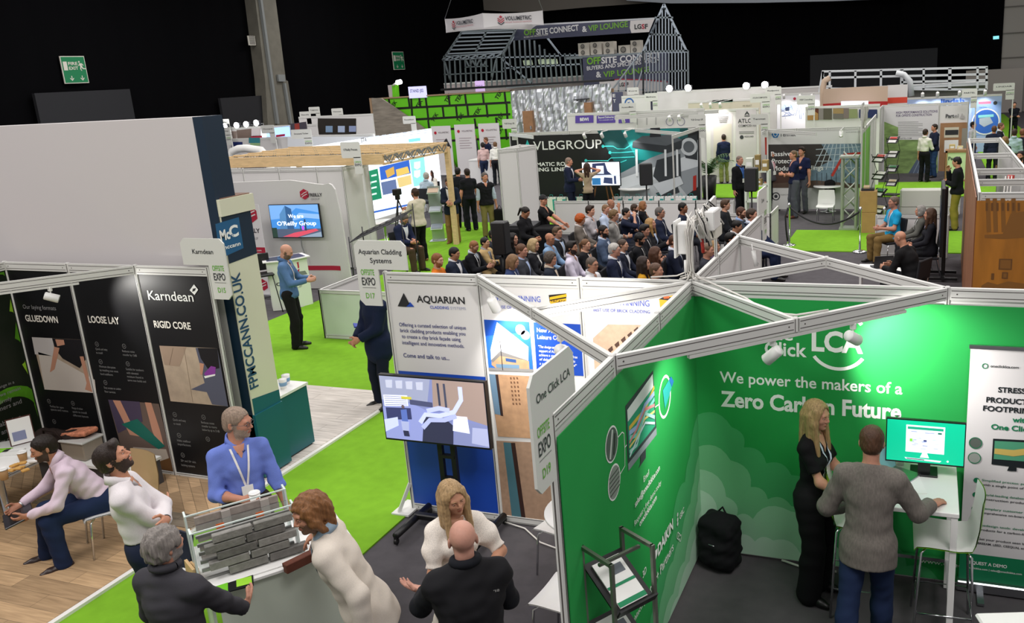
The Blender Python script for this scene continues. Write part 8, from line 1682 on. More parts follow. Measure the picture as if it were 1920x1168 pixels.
# ================================================================= furniture and small things
def local(name,label,cat,loc,yaw=0.,group=None):
 t = thing(name,label,cat,tuple(loc),yaw,group); o = ORG[t]; ORG[t] = (V(0,0,0),0.); return t,o
def B(parent,name,boxes,mat,ch=.0):
 mb = MB()
 for b in boxes: mb.box(b[0],b[1],mat,b[2] if len(b) > 2 else None,ch)
 return mb.build(name,parent)
def shell_chair(loc,yaw,label,front=WHITEP,back=None,seat=.45,legs=CHROME,stool=False,group=None):
 t,o = local('bar_chair' if stool else 'chair',label,'chair',loc,yaw,group); back = back or front
 prof = [(.22,-.03),(.20,-.004),(.12,.0),(-.08,-.012),(-.17,.0),(-.215,.06),(-.235,.18),(-.25,.38)]; n = 9; vs = []
 for off in (0,1):
  for y,z in prof:
   for k in range(n):
    x = (k/(n-1)-.5)*2; w = .225 if z < .3 else .20; cv = .03*x*x if z > .05 else .015*x*x
    vs.append((x*w,y+(cv if z > .05 else 0)-(.008*off if z > .03 else 0),seat+z+(cv if z <= .05 else 0)-(.01*off if z <= .05 else 0)))
 m = len(prof)*n; F0 = [(i*n+k,i*n+k+1,(i+1)*n+k+1,(i+1)*n+k) for i in range(len(prof)-1) for k in range(n-1)]
 mb = MB(); mb.add(vs[:m],[f[::-1] for f in F0],front,True); mb.build('seat',t); mb = MB(); mb.add(vs[m:],F0,back,True); mb.build('back_shell',t)
 for sx in (-1,1):
  for sy in (-1,1): mb = MB(); mb.tube([(sx*.14,sy*.12,seat-.02),(sx*.20,sy*.17,seat-.05),(sx*(.23 if stool else .21),sy*.21,0)],.010,legs,8); mb.build('leg',t)
 if stool: mb = MB(); mb.tube([(-.215,.19,.24),(.215,.19,.24),(.215,-.19,.24),(-.215,-.19,.24),(-.215,.19,.24)],.008,legs,6); mb.build('footrest',t)
 ORG[t] = o; return t
def round_table(x,y,r,label,h=.74,base=CHROME,top=WHITEP):
 t = thing('round_table',label,'table',(x,y,0)); mb = MB(); mb.lathe((x,y,h-.028),[(0,0),(r-.01,0),(r,.008),(r,.022),(r-.006,.028),(0,.028)],top,40); mb.build('tabletop',t)
 mb = MB(); mb.lathe((x,y,0),[(0,0),(.23,0),(.23,.008),(.10,.025),(.036,.05),(.036,h-.03),(0,h-.03)],base,28); mb.build('pedestal',t); return t
def pa(px,py,zc,label,yaw,w=.30,h=.56,d=.30,top=1.75,stand=True):
 q = P(px,py,z=zc); t,o = local('loudspeaker',label,'loudspeaker',(q[0],q[1],0),yaw); b = B(t,'cabinet',[((0,0,top-h/2),(w,d,h))],BLACK,.02); B(b,'grille',[((0,d/2+.004,top-h/2),(w*.86,.01,h*.9))],M('grille','1d1d20',.7))
 mb = MB(); mb.tube([(0,0,top-h),(0,0,.35)],.02,BLACK,8); mb.build('pole',t)
 for k in range(3): a = 2*pi*k/3; mb = MB(); mb.tube([(0,0,.62),(.42*cos(a),.42*sin(a),.01)],.014,BLACK,6); mb.build('leg',t)
 ORG[t] = o
# ---- brick display
e1 = nrm(P(557,1044,z=.93)-P(395,1096,z=.93)); e2 = V(-e1[1],e1[0],0); O = P(392,1098,z=.93); O[2] = 0; aa = math.atan2(e1[1],e1[0])
t,o = local('display_table','white topped table carrying the grey brick cladding sample','table',O,aa); B(t,'tabletop',[((.45,.30,.905),(1.15,.76,.03))],WHITEP,.006); B(t,'front_panel',[((.50,-.03,.45),(.92,.02,.88))],M('panel_mint','cdd6c8',.4)); B(t,'side_panel',[((.0,.3,.45),(.02,.60,.88))],M('panel_mint')); B(t,'side_panel',[((.98,.3,.45),(.02,.60,.88))],M('panel_mint')); B(t,'plinth',[((.48,.28,.03),(.98,.66,.06))],M('plinth_brown','5a3a2a',.5)); ORG[t] = o
t,o = local('cladding_sample','grey brick cladding sample in a clear acrylic frame with orange tags','display',(O[0],O[1],.92),aa); w = np.linalg.norm(P(557,1044,z=.93)-P(395,1096,z=.93)); ACR = M('acrylic','f4faf8',.05,trans=.95,spec=.5); CL = M('clear_edge','d4e0dc',.15)
for y,h in ((.10,.40),(.36,.42)):
 for x in (-.05,w+.05): B(t,'acrylic_post',[((x,y,h/2),(.014,.10,h))],CL);
 B(t,'clear_rail',[((w/2,y-.04,h-.004),(w+.10,.010,.010))],CL)
B(t,'acrylic_sheet',[((w/2,.20,.19),(w+.06,.006,.38))],ACR); B(t,'base',[((w/2,.2,.008),(w+.16,.50,.016))],WHITEP,.004)
bm_ = [M('brick_'+c,c,.85,noise=(26,.22),bump=(60,.4)) for c in ('7d7c76','6d6b67','8b8984')]; bw = w*.46
for r_ in range(5):
 z = .035+r_*.066; sh = (.22,.02,.12,.0,.10)[r_]*w
 for k in range(2): mb = MB(); x = sh+bw*(k+.5)*1.02+.01; mb.box((x,.045,z+.026),(bw*.97,.05,.058),bm_[(r_*2+k) % 3],ch=.004); mb.build('brick',t)
for z in (.02,.09,.155,.22,.285,.35): B(t,'rail',[((w/2,.085,z),(w+.04,.02,.022))],M('rail_grey','8c8d8a',.4,.5))
for z in (.06,.14,.22,.30,.36): B(t,'back_slip',[((w/2,.33,z),(w*.98,.025,.05))],M('slip_pale','9c918a',.8,noise=(20,.2)))
for x in (w*.26,w*.72): B(t,'orange_tag',[((x,.19,.31),(.055,.006,.085))],M('tag_orange','e0641c',.5)); B(t,'upright',[((x+.06,.30,.2),(.06,.012,.38))],M('rail_pale','b4aca6',.5))
ORG[t] = o
t,o = local('brick','single dark red brick slip held at the end of the display','brick',tuple(P(553,1055,z=.98)*V(1,1,0)+V(0,0,.922)),aa+.3); B(t,'slip',[((.06,.02,.035),(.26,.05,.07))],M('brick_red','5e3020',.8,noise=(30,.2)),.005); B(t,'lip',[((.06,.05,.05),(.25,.02,.03))],M('brick_red')); ORG[t] = o
t,o = local('brochure','green and black brochure lying at the front of the display table','brochure',tuple(P(432,1096,z=.925)),aa-.15); B(t,'cover',[((0,0,.004),(.30,.20,.008))],flat('141618')); B(t,'green_print',[((-.08,0,.009),(.13,.19,.002))],flat('6fc02a')); B(t,'title_print',[((.09,-.02,.009),(.10,.10,.002))],flat('9cd83c')); ORG[t] = o
t,o = local('tile_sample','pale wooden sample board at the left edge of the display table','sample',tuple(P(366,1092,z=.92)),aa+.2); B(t,'board',[((0,.06,.06),(.02,.16,.12),rotx(.1))],M('ply_pale','c9a878',.6)); B(t,'board',[((.03,.06,.05),(.015,.14,.10))],M('ply_pale')); ORG[t] = o
hp = to_world(r2,(.05,.42,.98)); t,o = local('folder','dark navy folder standing at the left of the display','folder',tuple(P(348,1040,z=1.0)*V(1,1,0)+V(0,0,.91)),aa+.5); B(t,'cover',[((0,0,.13),(.02,.16,.26),roty(.25))],flat('1b2236')); B(t,'clip',[((.035,.0,.17),(.02,.03,.05),roty(.25))],STEEL); ORG[t] = o
# ---- television of the brick stand
ft2 = XF(-.35); (a0,b1),(a1,b0) = ft2.px(712,704),ft2.px(918,840); a0 = (a0+ft2.px(724,820)[0])/2
def factory(mb,fr,a0,b0,a1,b1):
 X = lambda u,v: (a0+u*(a1-a0),b0+v*(b1-b0)); q = lambda pts,h,d,e=.75: poly(mb,fr,[X(*p) for p in pts],glow(h,e),d,False)
 q(R4(0,0,1,1),'8088b8',.002); q([(0,.62),(.45,.62),(.5,1),(0,1)],'9aa0bc',.003); q([(.5,.55),(1,.35),(1,1),(.52,1)],'a08c84',.003); q([(0,0),(.45,0),(.5,.45),(.3,.6),(0,.5)],'8f98d0',.0036); q([(.02,.52),(.26,.55),(.26,.72),(.02,.70)],'d4d8ec',.004,1.)
 for k in range(5): q([(.03,.54+k*.034),(.25,.565+k*.03),(.25,.572+k*.03),(.03,.548+k*.034)],'6a70a0',.0046)
 q([(.03,.30),(.28,.34),(.28,.52),(.03,.50)],'3a3e68',.0046); q([(0,.10),(.14,.22),(.14,.36),(0,.30)],'b8c0e8',.005,1.)
 q([(.36,0),(.66,0),(.68,.30),(.58,.44),(.40,.40)],'34364c',.005); q([(.66,0),(1,0),(1,.34),(.72,.40)],'8088b4',.005); q([(.67,.22),(.83,.20),(.82,.46),(.69,.46)],'d8dcf0',.006,1.); q([(.84,.05),(1,.02),(1,.30),(.86,.30)],'aab0d4',.006)
 for i,pts in enumerate(([(.36,.30),(.42,.44),(.56,.44),(.70,.52),(.78,.72),(.78,.92)],[(.38,.22),(.46,.36),(.60,.38),(.72,.46)],[(.44,.5),(.56,.56),(.66,.54)])): stroke(mb,fr,[X(*p) for p in pts],.045,glow(('c0c8e8','a8b0d8','b4bce0')[i],.9),.007+.001*i,False)
 q([(.28,.58),(.50,.56),(.50,.64),(.28,.66)],'4c5070',.0052); q(R4(.56,.60,.58,.95),'3c4056',.0056); q(R4(.62,.55,.64,.95),'484c60',.0056)
 q([(.18,.24),(.24,.26),(.24,.50),(.18,.48)],'5a70b8',.007); q([(.175,.14),(.24,.14),(.25,.30),(.17,.30)],'a8b0d8',.0075); q([(.185,.06),(.24,.06),(.235,.15),(.18,.15)],'30324c',.008); disc(mb,fr,X(.207,.535),.018,glow('6a5a60',.7),.008,10); q([(.20,.66),(.30,.66),(.30,.70),(.20,.70)],'c8c048',.006)
 for k in range(4): q([(.06+k*.1,.82),(.12+k*.1,.82),(.13+k*.1,.95),(.06+k*.1,.94)],'b8bcd0',.0046,.9)
screen_tv(ft2,a0,b0,a1,b1,factory,'large television showing a factory on a wheeled stand before the blue wall')
t = thing('television_stand','black wheeled stand under the factory television','stand',((a0+a1)/2,-.3,0)); xc = (a0+a1)/2+.05
for s_ in (-.07,.07): mb = MB(); mb.bar((xc+s_,-.27,.10),(xc+s_,-.27,b1-.2),.05,.04,BLACK,(0,1,0)); mb.build('pole',t)
B(t,'shelf',[((xc,-.27,.78),(.16,.05,.03)),((xc,-.27,.55),(.16,.05,.03))],BLACK); B(t,'crossbar',[((xc,-.27,.10),(.9,.07,.06))],BLACK,.01)
for s_ in (-.42,.42):
 mb = MB(); mb.tube([(xc+s_,-.05,.09),(xc+s_,-.66,.09)],.035,BLACK,10); mb.build('foot',t)
 for y in (-.05,-.66): mb = MB(); mb.lathe((xc+s_-.012,y,.033),[(0,0),(.032,0),(.032,.024),(0,.024)],BLACK,14,(1,0,0)); mb.box((xc+s_,y,.06),(.03,.03,.03),BLACK); mb.build('castor',t)
# ---- table and chairs behind the green wall
round_table(-.66,-.84,.42,'small round white table against the back of the green wall')
shell_chair((-1.02,-.62,0),radians(80),'white chair with a brown coat on it by the blue brick posters'); shell_chair((-.62,-1.62,0),radians(85),'white chair with chrome legs in front of the green wall end')
t,o = local('coat','brown and navy coats heaped over the white chair back','coat',(-.80,-.62,.46));
s = SDF(); s.rc((0,-.16,.34),(0,.16,.36),.07,.07,.05).rc((-.02,-.12,.30),(-.12,-.14,.0),.07,.06,.06).rc((.04,.1,.3),(.08,.12,-.1),.07,.05,.06).rc((-.05,0,.28),(-.10,.02,.06),.09,.07,.06); v,q = s.mesh(.014,noise=folds(3,.012,.09)); mesh_obj('brown_coat',v,q,[cloth('8a5a28')],t)
s = SDF(); s.rc((-.05,.14,.42),(-.12,.20,.10),.06,.05,.05).rc((.0,.2,.40),(.0,.24,-.05),.06,.05,.05); v,q = s.mesh(.014,noise=folds(4,.01,.08)); mesh_obj('navy_coat',v,q,[cloth('1a2138')],t); ORG[t] = o
t = thing('water_bottle','clear water bottle with a pale cap on the round white table','bottle',(-.98,-.70,.74)); mb = MB(); mb.lathe((-.98,-.70,.74),[(0,0),(.03,0),(.032,.01),(.032,.13),(.014,.17),(.014,.185),(0,.185)],M('bottle_clear','d8e4ec',.1,trans=.7),16); mb.build('bottle',t); mb = MB(); mb.lathe((-.98,-.70,.925),[(0,0),(.017,0),(.017,.025),(0,.025)],M('cap_blue','8fa0c8',.4),12); mb.build('cap',t)
t = thing('napkin_box','clear box of leaflets on the round white table','box',(-.84,-1.0,.74)); mb = MB(); mb.box((-.84,-1.0,.775),(.13,.10,.07),CL,ch=.004); mb.build('box',t); mb = MB(); mb.box((-.84,-1.0,.813),(.10,.07,.006),PAPER); mb.build('leaflets',t)
mb = MB(); mb.tube([(-1.95,-.06,.03),(-1.7,-.1,.012),(-1.45,-.3,.012),(-1.2,-.38,.012),(-.9,-.34,.012),(-.4,-.38,.012)],.008,CABW,6); mb.build('floor_cable',None,'white cable on the grey carpet along the blue poster wall','cable')
# ---- counter of the green stand
t = thing('bar_table','tall white bar table holding the green screen monitor','table',(1.86,-.47,0)); B(t,'tabletop',[((1.86,-.47,1.06),(.52,.82,.035))],WHITEP,.004)
for x in (1.63,2.09):
 for y in (-.85,-.09): B(t,'leg',[((x,y,.52),(.045,.045,1.04))],WHITEP)
for x in (1.63,2.09): B(t,'footrail',[((x,-.47,.24),(.03,.74,.03))],CHROME)
B(t,'footrail',[((1.86,-.09,.24),(.44,.03,.03))],CHROME)
GB_ = M('chair_green','86c81e',.4)
for x,y,a,lb in ((2.04,-.66,92,'white and green bar chair at the right end of the bar table'),(1.42,-.50,-85,'white bar chair with green back beside the woman in black')):
 shell_chair((x,y,0),radians(a),lb,WHITEP if y > -.9 else M('chair_cream','d4d8c0',.4),GB_ if y > -.9 else M('chair_cream'),.78 if y > -.9 else .70,CHROME,True)
fm = XF(-.33); a0,b1 = fm.px(1664,785); a1,b0 = fm.px(1806,874)
def mon(mb,fr,a0,b0,a1,b1):
 X = lambda u,v: (a0+u*(a1-a0),b0+v*(b1-b0)); q = lambda pts,h,d,e=.9: poly(mb,fr,[X(*p) for p in pts],glow(h,e),d,False)
 q(R4(0,0,1,1),'0fb78c',.002); q(R4(.25,.24,.75,.90),'dfe6f6',.003); q(R4(.27,.80,.73,.86),'1f9a78',.004); q([(.44,.12),(.56,.12),(.53,.24),(.47,.24)],'e4e8f4',.0035); q([(.24,.10),(.72,.08),(.70,.04),(.26,.06)],'e8ecf8',.004); q([(.26,.09),(.5,.08),(.5,.06),(.27,.07)],'2a3034',.005)
 r_ = np.random.RandomState(2)
 for k in range(22): u,v = .29+.38*r_.rand(),.32+.42*r_.rand(); q(R4(u,v,u+.04+.04*r_.rand(),v+.02),('b4bcd8','9aa4c8','c4d8d0')[k % 3],.004)
 q(R4(.30,.50,.335,.57),'7fd048',.005); q(R4(.66,.72,.71,.76),'2a6a58',.005); q(R4(.48,.52,.52,.56),'3a4270',.005); disc(mb,fr,X(.80,.08),.008,glow('e8ecf8',.9),.004,10)
screen_tv(fm,a0,b0,a1,b1,mon,'monitor with a bright green screen on the bar table','computer_monitor','monitor',.03,bez=.008); xm_ = (a0+a1)/2
t = thing('monitor_stand','black monitor foot on the bar table','stand',(xm_,-.27,1.08)); B(t,'neck',[((xm_,-.29,1.17),(.09,.03,.20))],BLACK); B(t,'base',[((xm_,-.25,1.085),(.20,.18,.014))],BLACK,.004)
t,o = local('laptop','open silver laptop seen edge-on at the left of the monitor','laptop',(1.70,-.40,1.078),radians(62)); B(t,'base',[((0,0,.008),(.30,.21,.014))],STEEL,.003); B(t,'lid',[((0,.135,.11),(.30,.008,.21),rotx(-.25))],STEEL); B(t,'display',[((0,.129,.11),(.28,.004,.18),rotx(-.25))],glow('5f8a8c',.6)); ORG[t] = o
t = thing('papers','loose white papers on the bar table beside the laptop','paper',(1.78,-.5,1.078)); B(t,'sheet',[((1.78,-.50,1.080),(.20,.28,.003),rotz(.2))],PAPER); B(t,'sheet',[((1.73,-.26,1.0805),(.20,.26,.003),rotz(-.3))],PAPER)
t = thing('bottle','white bottle and tissue at the back of the bar table','bottle',(1.70,-.16,1.078)); mb = MB(); mb.lathe((1.70,-.16,1.078),[(0,0),(.032,0),(.032,.12),(.02,.15),(0,.15)],WHITEP,14); mb.build('bottle',t); mb = MB(); mb.lathe((1.70,-.16,1.228),[(0,0),(.014,0),(.012,.03),(0,.03)],PAPER,10); mb.build('cap',t)
# roll-up banner
fr = XF(-.075); a0,b1 = fr.px(1820,652); b0 = .09; a1 = a0+.85; t = thing('rollup_banner','white roll-up banner lettered STRESSED about PRODUCT FOOTPRINTS with a green foot','banner',((a0+a1)/2,-.075,0)); mb = MB(); mb.prism(fr,R4(a0,b0,a1,b1),-.004,0,M('banner_white')); bn = mb.build('banner',t); mb = MB(); mb.box(((a0+a1)/2,-.075,.045),(.88,.10,.09),STEEL,ch=.01); mb.build('base',t); B(t,'top_bar',[((a0+.42,-.075,b1+.01),(.86,.02,.03))],STEEL); B(t,'foot',[((a0+.16,-.16,.012),(.05,.28,.02))],STEEL)
mb = MB(); DG = flat('147a50'); BK = flat('1c2226'); rect(mb,fr,a0,b0,a1,fr.px(1800,1035)[1],DG,.002)
T_ = lambda s_,p,q,m,h=None,b=.0: text(mb,fr,s_,p,q,m,h,b,.004)
for s_,p,w_,m,h,b in (('STRESSED about',(1871,735),118,BK,10,.03),('PRODUCT CARBON',(1849,754),150,BK,10,.03),('FOOTPRINTS?',(1843,770),112,BK,10,.03),('with',(1898,791),32,DG,10,.03),('One Click LCA',(1858,805),118,DG,10,.03),('oneclicklca.com',(1857,688),53,BK,5,.02),('REQUEST A DEMO',(1812,1058),76,GW,6,.02),('oneclicklca.com | sales@oneclicklca.com',(1812,1068),104,GW,3.5,.01)): T_(s_,p,(p[0]+w_,p[1]+w_*.06),m,h,b)
for i,(y,l1,l2) in enumerate(((900,'Simplified process: pre-verified','with a single point of contact'),(927,'World-leading database: massive','construction product data'),(953,'Exemplary customer support:','comprehensive on-boarding and'),(985,'Ecodesign tools: develop more','products for a carbon-focused'),(1011,'Get your product seen by clients','BREEAM, LEED, CEEQUAL and more'))):
 disc(mb,fr,(1831-i*2,y),.022,DG,.004,16,True); T_(l1,(1841-i*2,y+3),(1958-i*2,y+11),DG if i < 4 else BK,4,.012); T_(l2,(1841-i*2,y+11),(1950-i*2,y+19),BK,4,.012)
ring(mb,fr,(1847,686),.022,.006,DG,.004,16,True); disc(mb,fr,(1829,830),.045,flat('5a625c'),.004,20,True); ring(mb,fr,(1829,830),.048,.006,DG,.005,20,True); disc(mb,fr,(1827,858),.045,flat('9aa09a'),.004,20,True); ring(mb,fr,(1827,858),.048,.006,DG,.005,20,True)
poly(mb,fr,[(1862,822),(1945,826),(1940,880),(1859,870)],BK,.004); poly(mb,fr,[(1865,826),(1942,830),(1938,866),(1863,860)],flat('4f9a78'),.0055); poly(mb,fr,[(1865,840),(1900,843),(1942,838),(1940,850),(1900,855),(1864,850)],flat('c9b060'),.007); poly(mb,fr,[(1892,874),(1906,876),(1906,883),(1888,882)],BK,.0055); mb.build('print',bn)
# backpack
def backpack(loc,yaw,label,sc=1.,mat=None):
 t,o = local('backpack',label,'backpack',loc,yaw); m = mat or cloth('17171a'); s = SDF(); s.bx((0,0,.24*sc),V(.11,.06,.17)*sc,None,.06*sc,.03).bx((0,.09*sc,.16*sc),V(.08,.02,.08)*sc,None,.04*sc,.03).el((0,0,.42*sc),V(.12,.08,.09)*sc,None,.05); v,q = s.mesh(.014*sc,clips=[(V(0,0,0),V(0,0,-1))],noise=folds(8,.006*sc,.12)); mesh_obj('bag',v,q,[m],t)
 for sx in (-1,1): mb = MB(); mb.tube([(sx*.06*sc,-.10*sc,.44*sc),(sx*.09*sc,-.16*sc,.34*sc),(sx*.10*sc,-.15*sc,.18*sc),(sx*.11*sc,-.10*sc,.06*sc)],.018*sc,m,8); mb.build('strap',t)
 mb = MB(); mb.tube([(-.04*sc,-.04*sc,.49*sc),(0,-.05*sc,.54*sc),(.04*sc,-.04*sc,.49*sc)],.010*sc,m,6); mb.build('handle',t)
 mb = MB(); mb.tube([(-.06*sc,.135*sc,.26*sc),(0,.15*sc,.27*sc),(.06*sc,.135*sc,.26*sc)],.004*sc,STEEL,6); mb.build('zip',t); ORG[t] = o
backpack((.25,-.24,0),radians(160),'black backpack leaning in the corner of the green stand')
# brochure stand at the green side wall
t,o = local('brochure_stand','grey metal stand with slanted trays of leaflets against the green side wall','brochure stand',(.22,-2.70,0),radians(58)); SG = M('stand_metal','7f8478',.35,.7); hS = 1.60
for sx in (-.15,.15):
 for sy in (-.14,.14): B(t,'post',[((sx,sy,hS/2),(.022,.022,hS))],SG)
 B(t,'top_bar',[((sx,0,hS-.011),(.022,.28,.022))],SG); B(t,'base_bar',[((sx,0,.011),(.022,.34,.022))],SG)
B(t,'crossbar',[((0,-.02,hS-.06),(.30,.018,.018))],SG)
for z in (1.36,.98,.60): R = rotx(radians(32)); tr = B(t,'tray',[((0,.0,z),(.28,.36,.012),R),(V(0,0,z)+R@V(0,-.18,.025),(.28,.012,.06),R)],BLACK); lf = B(tr,'leaflet',[(V(0,0,z)+R@V(0,.0,.014),(.20,.30,.008),R)],PAPER); B(tr,'leaflet_print',[(V(0,0,z)+R@V(0,-.02,.0195),(.20,.018,.002),R),(V(0,0,z)+R@V(0,-.13,.0195),(.20,.03,.002),R)],flat('1f8a5c')); B(tr,'leaflet_picture',[(V(0,0,z)+R@V(.03,.07,.0195),(.09,.06,.002),R)],flat('6a7078'))
ORG[t] = o
t,o = local('table','corner of a white table at the lower right edge','table',(2.50,-1.78,0),radians(18)); B(t,'tabletop',[((.1,0,.735),(.62,.62,.03))],WHITEP,.012)
for sx in (-.15,.35):
 for sy in (-.25,.25): mb = MB(); mb.tube([(sx,sy,.72),(sx,sy,0)],.02,CHROME,8); mb.build('leg',t)
ORG[t] = o
mb = MB(); mb.tube([(.75,-.05,.015),(.95,-.12,.012),(1.1,-.14,.012),(1.22,-.12,.02)],.010,CABW,6); mb.build('floor_cable',None,'white cable on the floor behind the woman in black','cable')
# ---- flooring stand furniture
tb = P(34,868,z=.74); round_table(tb[0]-.38,tb[1]+.02,.50,'round white table with cups and biscuits in the flooring stand')
for i,(x,y,lb) in enumerate(((44,862,'kraft paper cup standing behind the biscuits'),(8,895,'kraft paper cup in front of the biscuits'))): q = P(x,y,z=.76); paper_cup(q[0],q[1],.74,lb,.10,.045,M('kraft_cup','a07a4c',.6),group='kraft cups on the round table')
rr = np.random.RandomState(9); BIS = M('biscuit','c99a52',.8,noise=(30,.15))
for k in range(7): q = P(22+k*4.2,880-(k % 3)*5,z=.76); mb = MB(); mb.box((q[0],q[1],.752+.020*(k % 2)),(.07,.05,.022),BIS,rotz(rr.rand()*3),ch=.006); mb.build('biscuit',None,'golden biscuit bar in the heap on the round table','biscuit','biscuits on the round table')
for x,y,w_,c,lb in ((60,862,.17,'ecebe8','white leaflet stack at the right edge of the round table'),(22,848,.2,'e4e4e0','white leaflets at the back of the round table'),(6,846,.14,'7fc82a','green leaflet at the back left of the round table')): q = P(x,y,z=.745); t,o = local('leaflet',lb,'leaflet',(q[0],q[1],.741),.4); B(t,'sheet',[((0,0,.008),(w_,w_*.8,.014))],flat(c)); B(t,'fold',[((0,.0,.0155),(w_*.96,.004,.002))],flat('b4b4b0')); ORG[t] = o
q = P(42,822,z=.80); t,o = local('sign_holder','framed white notice on the round table behind the seated man','sign',(q[0],q[1],.742),radians(60)); B(t,'frame',[((0,0,.15),(.23,.012,.30))],M('frame_brown','4a241c',.5)); B(t,'notice',[((0,-.008,.15),(.21,.004,.28))],PAPER); B(t,'picture',[((-.02,-.0115,.10),(.12,.003,.10))],flat('8a90b0')); ORG[t] = o
shell_chair((L9[0]+.03,L9[1]+.02,0),y9,'white chair under the man in the pink shirt'); q = P(222,935,z=.5); shell_chair((q[0]-.05,q[1]+.15,0),radians(170),'beige chair behind the man in the white shirt',M('chair_beige','b89c74',.5))
t = thing('storage_box','clear plastic box of samples with patterned cloth on top near the black panels','box',(-7.05,-.42,.36)); B(t,'box',[((-7.02,-.40,.465),(.34,.26,.20))],M('box_clear','a89c8c',.25,trans=.3),.01); B(t,'rim',[((-7.02,-.40,.575),(.37,.29,.025))],M('rim_grey','c0c0bc',.4),.008); mb = MB(); mb.box((-7.10,-.36,.62),(.44,.20,.06),M('patterned_cloth','c07a5c',.8,noise=(22,.6)),roty(-.15),ch=.02); mb.build('cloth',t)
t = thing('low_shelf','low white shelf bench along the black flooring panels','bench',(-6.8,-.38,0)); B(t,'top',[((-6.85,-.40,.345),(1.5,.40,.03))],WHITEP); B(t,'body',[((-6.85,-.38,.17),(1.46,.34,.31))],M('bench_dark','4c4a4c',.6))
t,o = local('bag','dark brown holdall lying on the low white shelf','bag',(-7.35,-.40,.36)); s = SDF(); s.rc((-.25,0,.14),(.3,.02,.16),.13,.12,.05); v,q = s.mesh(.016,clips=[(V(0,0,0),V(0,0,-1))],noise=folds(6,.012,.14)); mesh_obj('holdall',v,q,[cloth('2b211e')],t); mb = MB(); mb.tube([(-.12,-.10,.2),(-.06,-.13,.33),(.12,-.13,.33),(.18,-.10,.2)],.012,cloth('2b211e'),6); mb.build('handle',t); ORG[t] = o
t,o = local('brochure_stand','green metal stand with black trays at the lower left edge','brochure stand',(-4.95,-3.22,.03),radians(25)); GS = M('stand_green','55704c',.4,.3); q = P(28,1076,z=.8)
for sx in (-.17,.17):
 for sy in (-.14,.14): B(t,'post',[((sx,sy,.65),(.025,.025,1.3))],GS)
for z in (1.0,.62,.25): B(t,'tray',[((0,0,z),(.32,.34,.015),rotx(.6))],BLACK); B(t,'leaflet',[((0,.01,z+.014),(.22,.26,.008),rotx(.6))],PAPER)
ORG[t] = o
# ---- middle distance equipment
pa(938,436,1.45,'tall black loudspeaker box among the left audience seats',radians(-90),.24,.62,.28,1.66); pa(1211,328,1.55,'black loudspeaker on a pole before the machine photograph',radians(200),.34,.56,.32,1.85); pa(1409,338,1.5,'black loudspeaker on a pole left of the white shelf unit',radians(180),.30,.56,.30,1.8)
q = P(1050,440,z=.55); t = thing('sound_desk','black draped sound desk behind the audience','desk',(q[0]-.1,10.6,0)); B(t,'drape',[((q[0]+.0,10.2,.53),(1.3,.6,1.06))],cloth('0d0d10'),.03); B(t,'mixer',[((q[0]-.1,10.25,1.09),(.6,.4,.07),rotx(.1))],DARK,.01); B(t,'paper',[((q[0]-.5,10.1,1.066),(.2,.28,.006))],PAPER)
q = P(757,470,z=0); t = thing('camera_tripod','video camera on a black tripod in front of the cream overshirt man','tripod',(q[0],q[1],0))
for k in range(3): a = 2*pi*k/3+.4; mb = MB(); mb.tube([(q[0],q[1],1.35),(q[0]+.42*cos(a),q[1]+.42*sin(a),0)],.018,BLACK,8); mb.build('leg',t)
B(t,'head',[((q[0],q[1],1.40),(.10,.10,.12))],BLACK,.01); B(t,'camera',[((q[0],q[1],1.54),(.14,.24,.16))],BLACK,.015)
q = P(822,452,z=0); t,o = local('literature_stand','clear literature stand with three trays beside the timber post','literature stand',(q[0],q[1],0),radians(20)); B(t,'base',[((0,0,.015),(.44,.34,.03))],STEEL,.005); B(t,'back_sheet',[((0,.08,.75),(.34,.01,1.5))],M('acrylic_tint','c8d4cc',.1,trans=.6))
for i,z in enumerate((1.38,.88,.40)): B(t,'tray',[((0,-.02,z),(.32,.24,.012),rotx(.5))],CL); B(t,'leaflet',[((0,-.02,z+.02),(.28,.20,.012),rotx(.5))],flat(('d8c0a8','c8d0dc','9aa4b4')[i]))
ORG[t] = o
for i,(pts,lb,lc) in enumerate((((808,237,844),'white poster banner with a phone picture, left of three at the lime wall','2a2a2e'),((851,234,889),'white poster banner with red dots, middle of three at the lime wall','b82438'),((896,232,935),'white poster banner with red panels, right of three at the lime wall','b82438'))):
 y = 28.5; fr = XF(y); a0,b1 = fr.px(pts[0],pts[1]); a1 = fr.px(pts[2],pts[1])[0]; t = thing('poster_banner',lb,'banner',((a0+a1)/2,y,0),0,'white poster banners at the lime wall'); mb = MB(); mb.prism(fr,R4(a0,.06,a1,b1),-.03,0,M('banner_white')); b_ = mb.build('banner',t); B(t,'base',[(((a0+a1)/2,y,.03),(a1-a0,.3,.06))],STEEL); mb = MB(); w_ = a1-a0; disc(mb,fr,(a0+w_*.2,b1-.3),.07,flat('b82438'),.01,12); text(mb,fr,'VOLUMETRIC',(a0+w_*.35,b1-.33),(a0+w_*.9,b1-.33),flat('6a5a60'),.08,0,.01,px=False)
 for k in range(5): rect(mb,fr,a0+w_*.2,b1-.62-.11*k,a0+w_*(.8-.1*(k % 2)),b1-.59-.11*k,flat('b4a8ac'),.01)
 if i == 0: poly(mb,fr,[(a0+w_*.4,b1-.9),(a0+w_*.75,b1-.55),(a0+w_*.95,b1-.95),(a0+w_*.6,b1-1.3)],flat(lc),.02,False)
 if i == 2:
  for k in range(2): rect(mb,fr,a0+w_*(.2+.35*k),b1-1.5,a0+w_*(.45+.35*k),b1-1.25,flat(lc),.02)
 mb.build('print',b_)
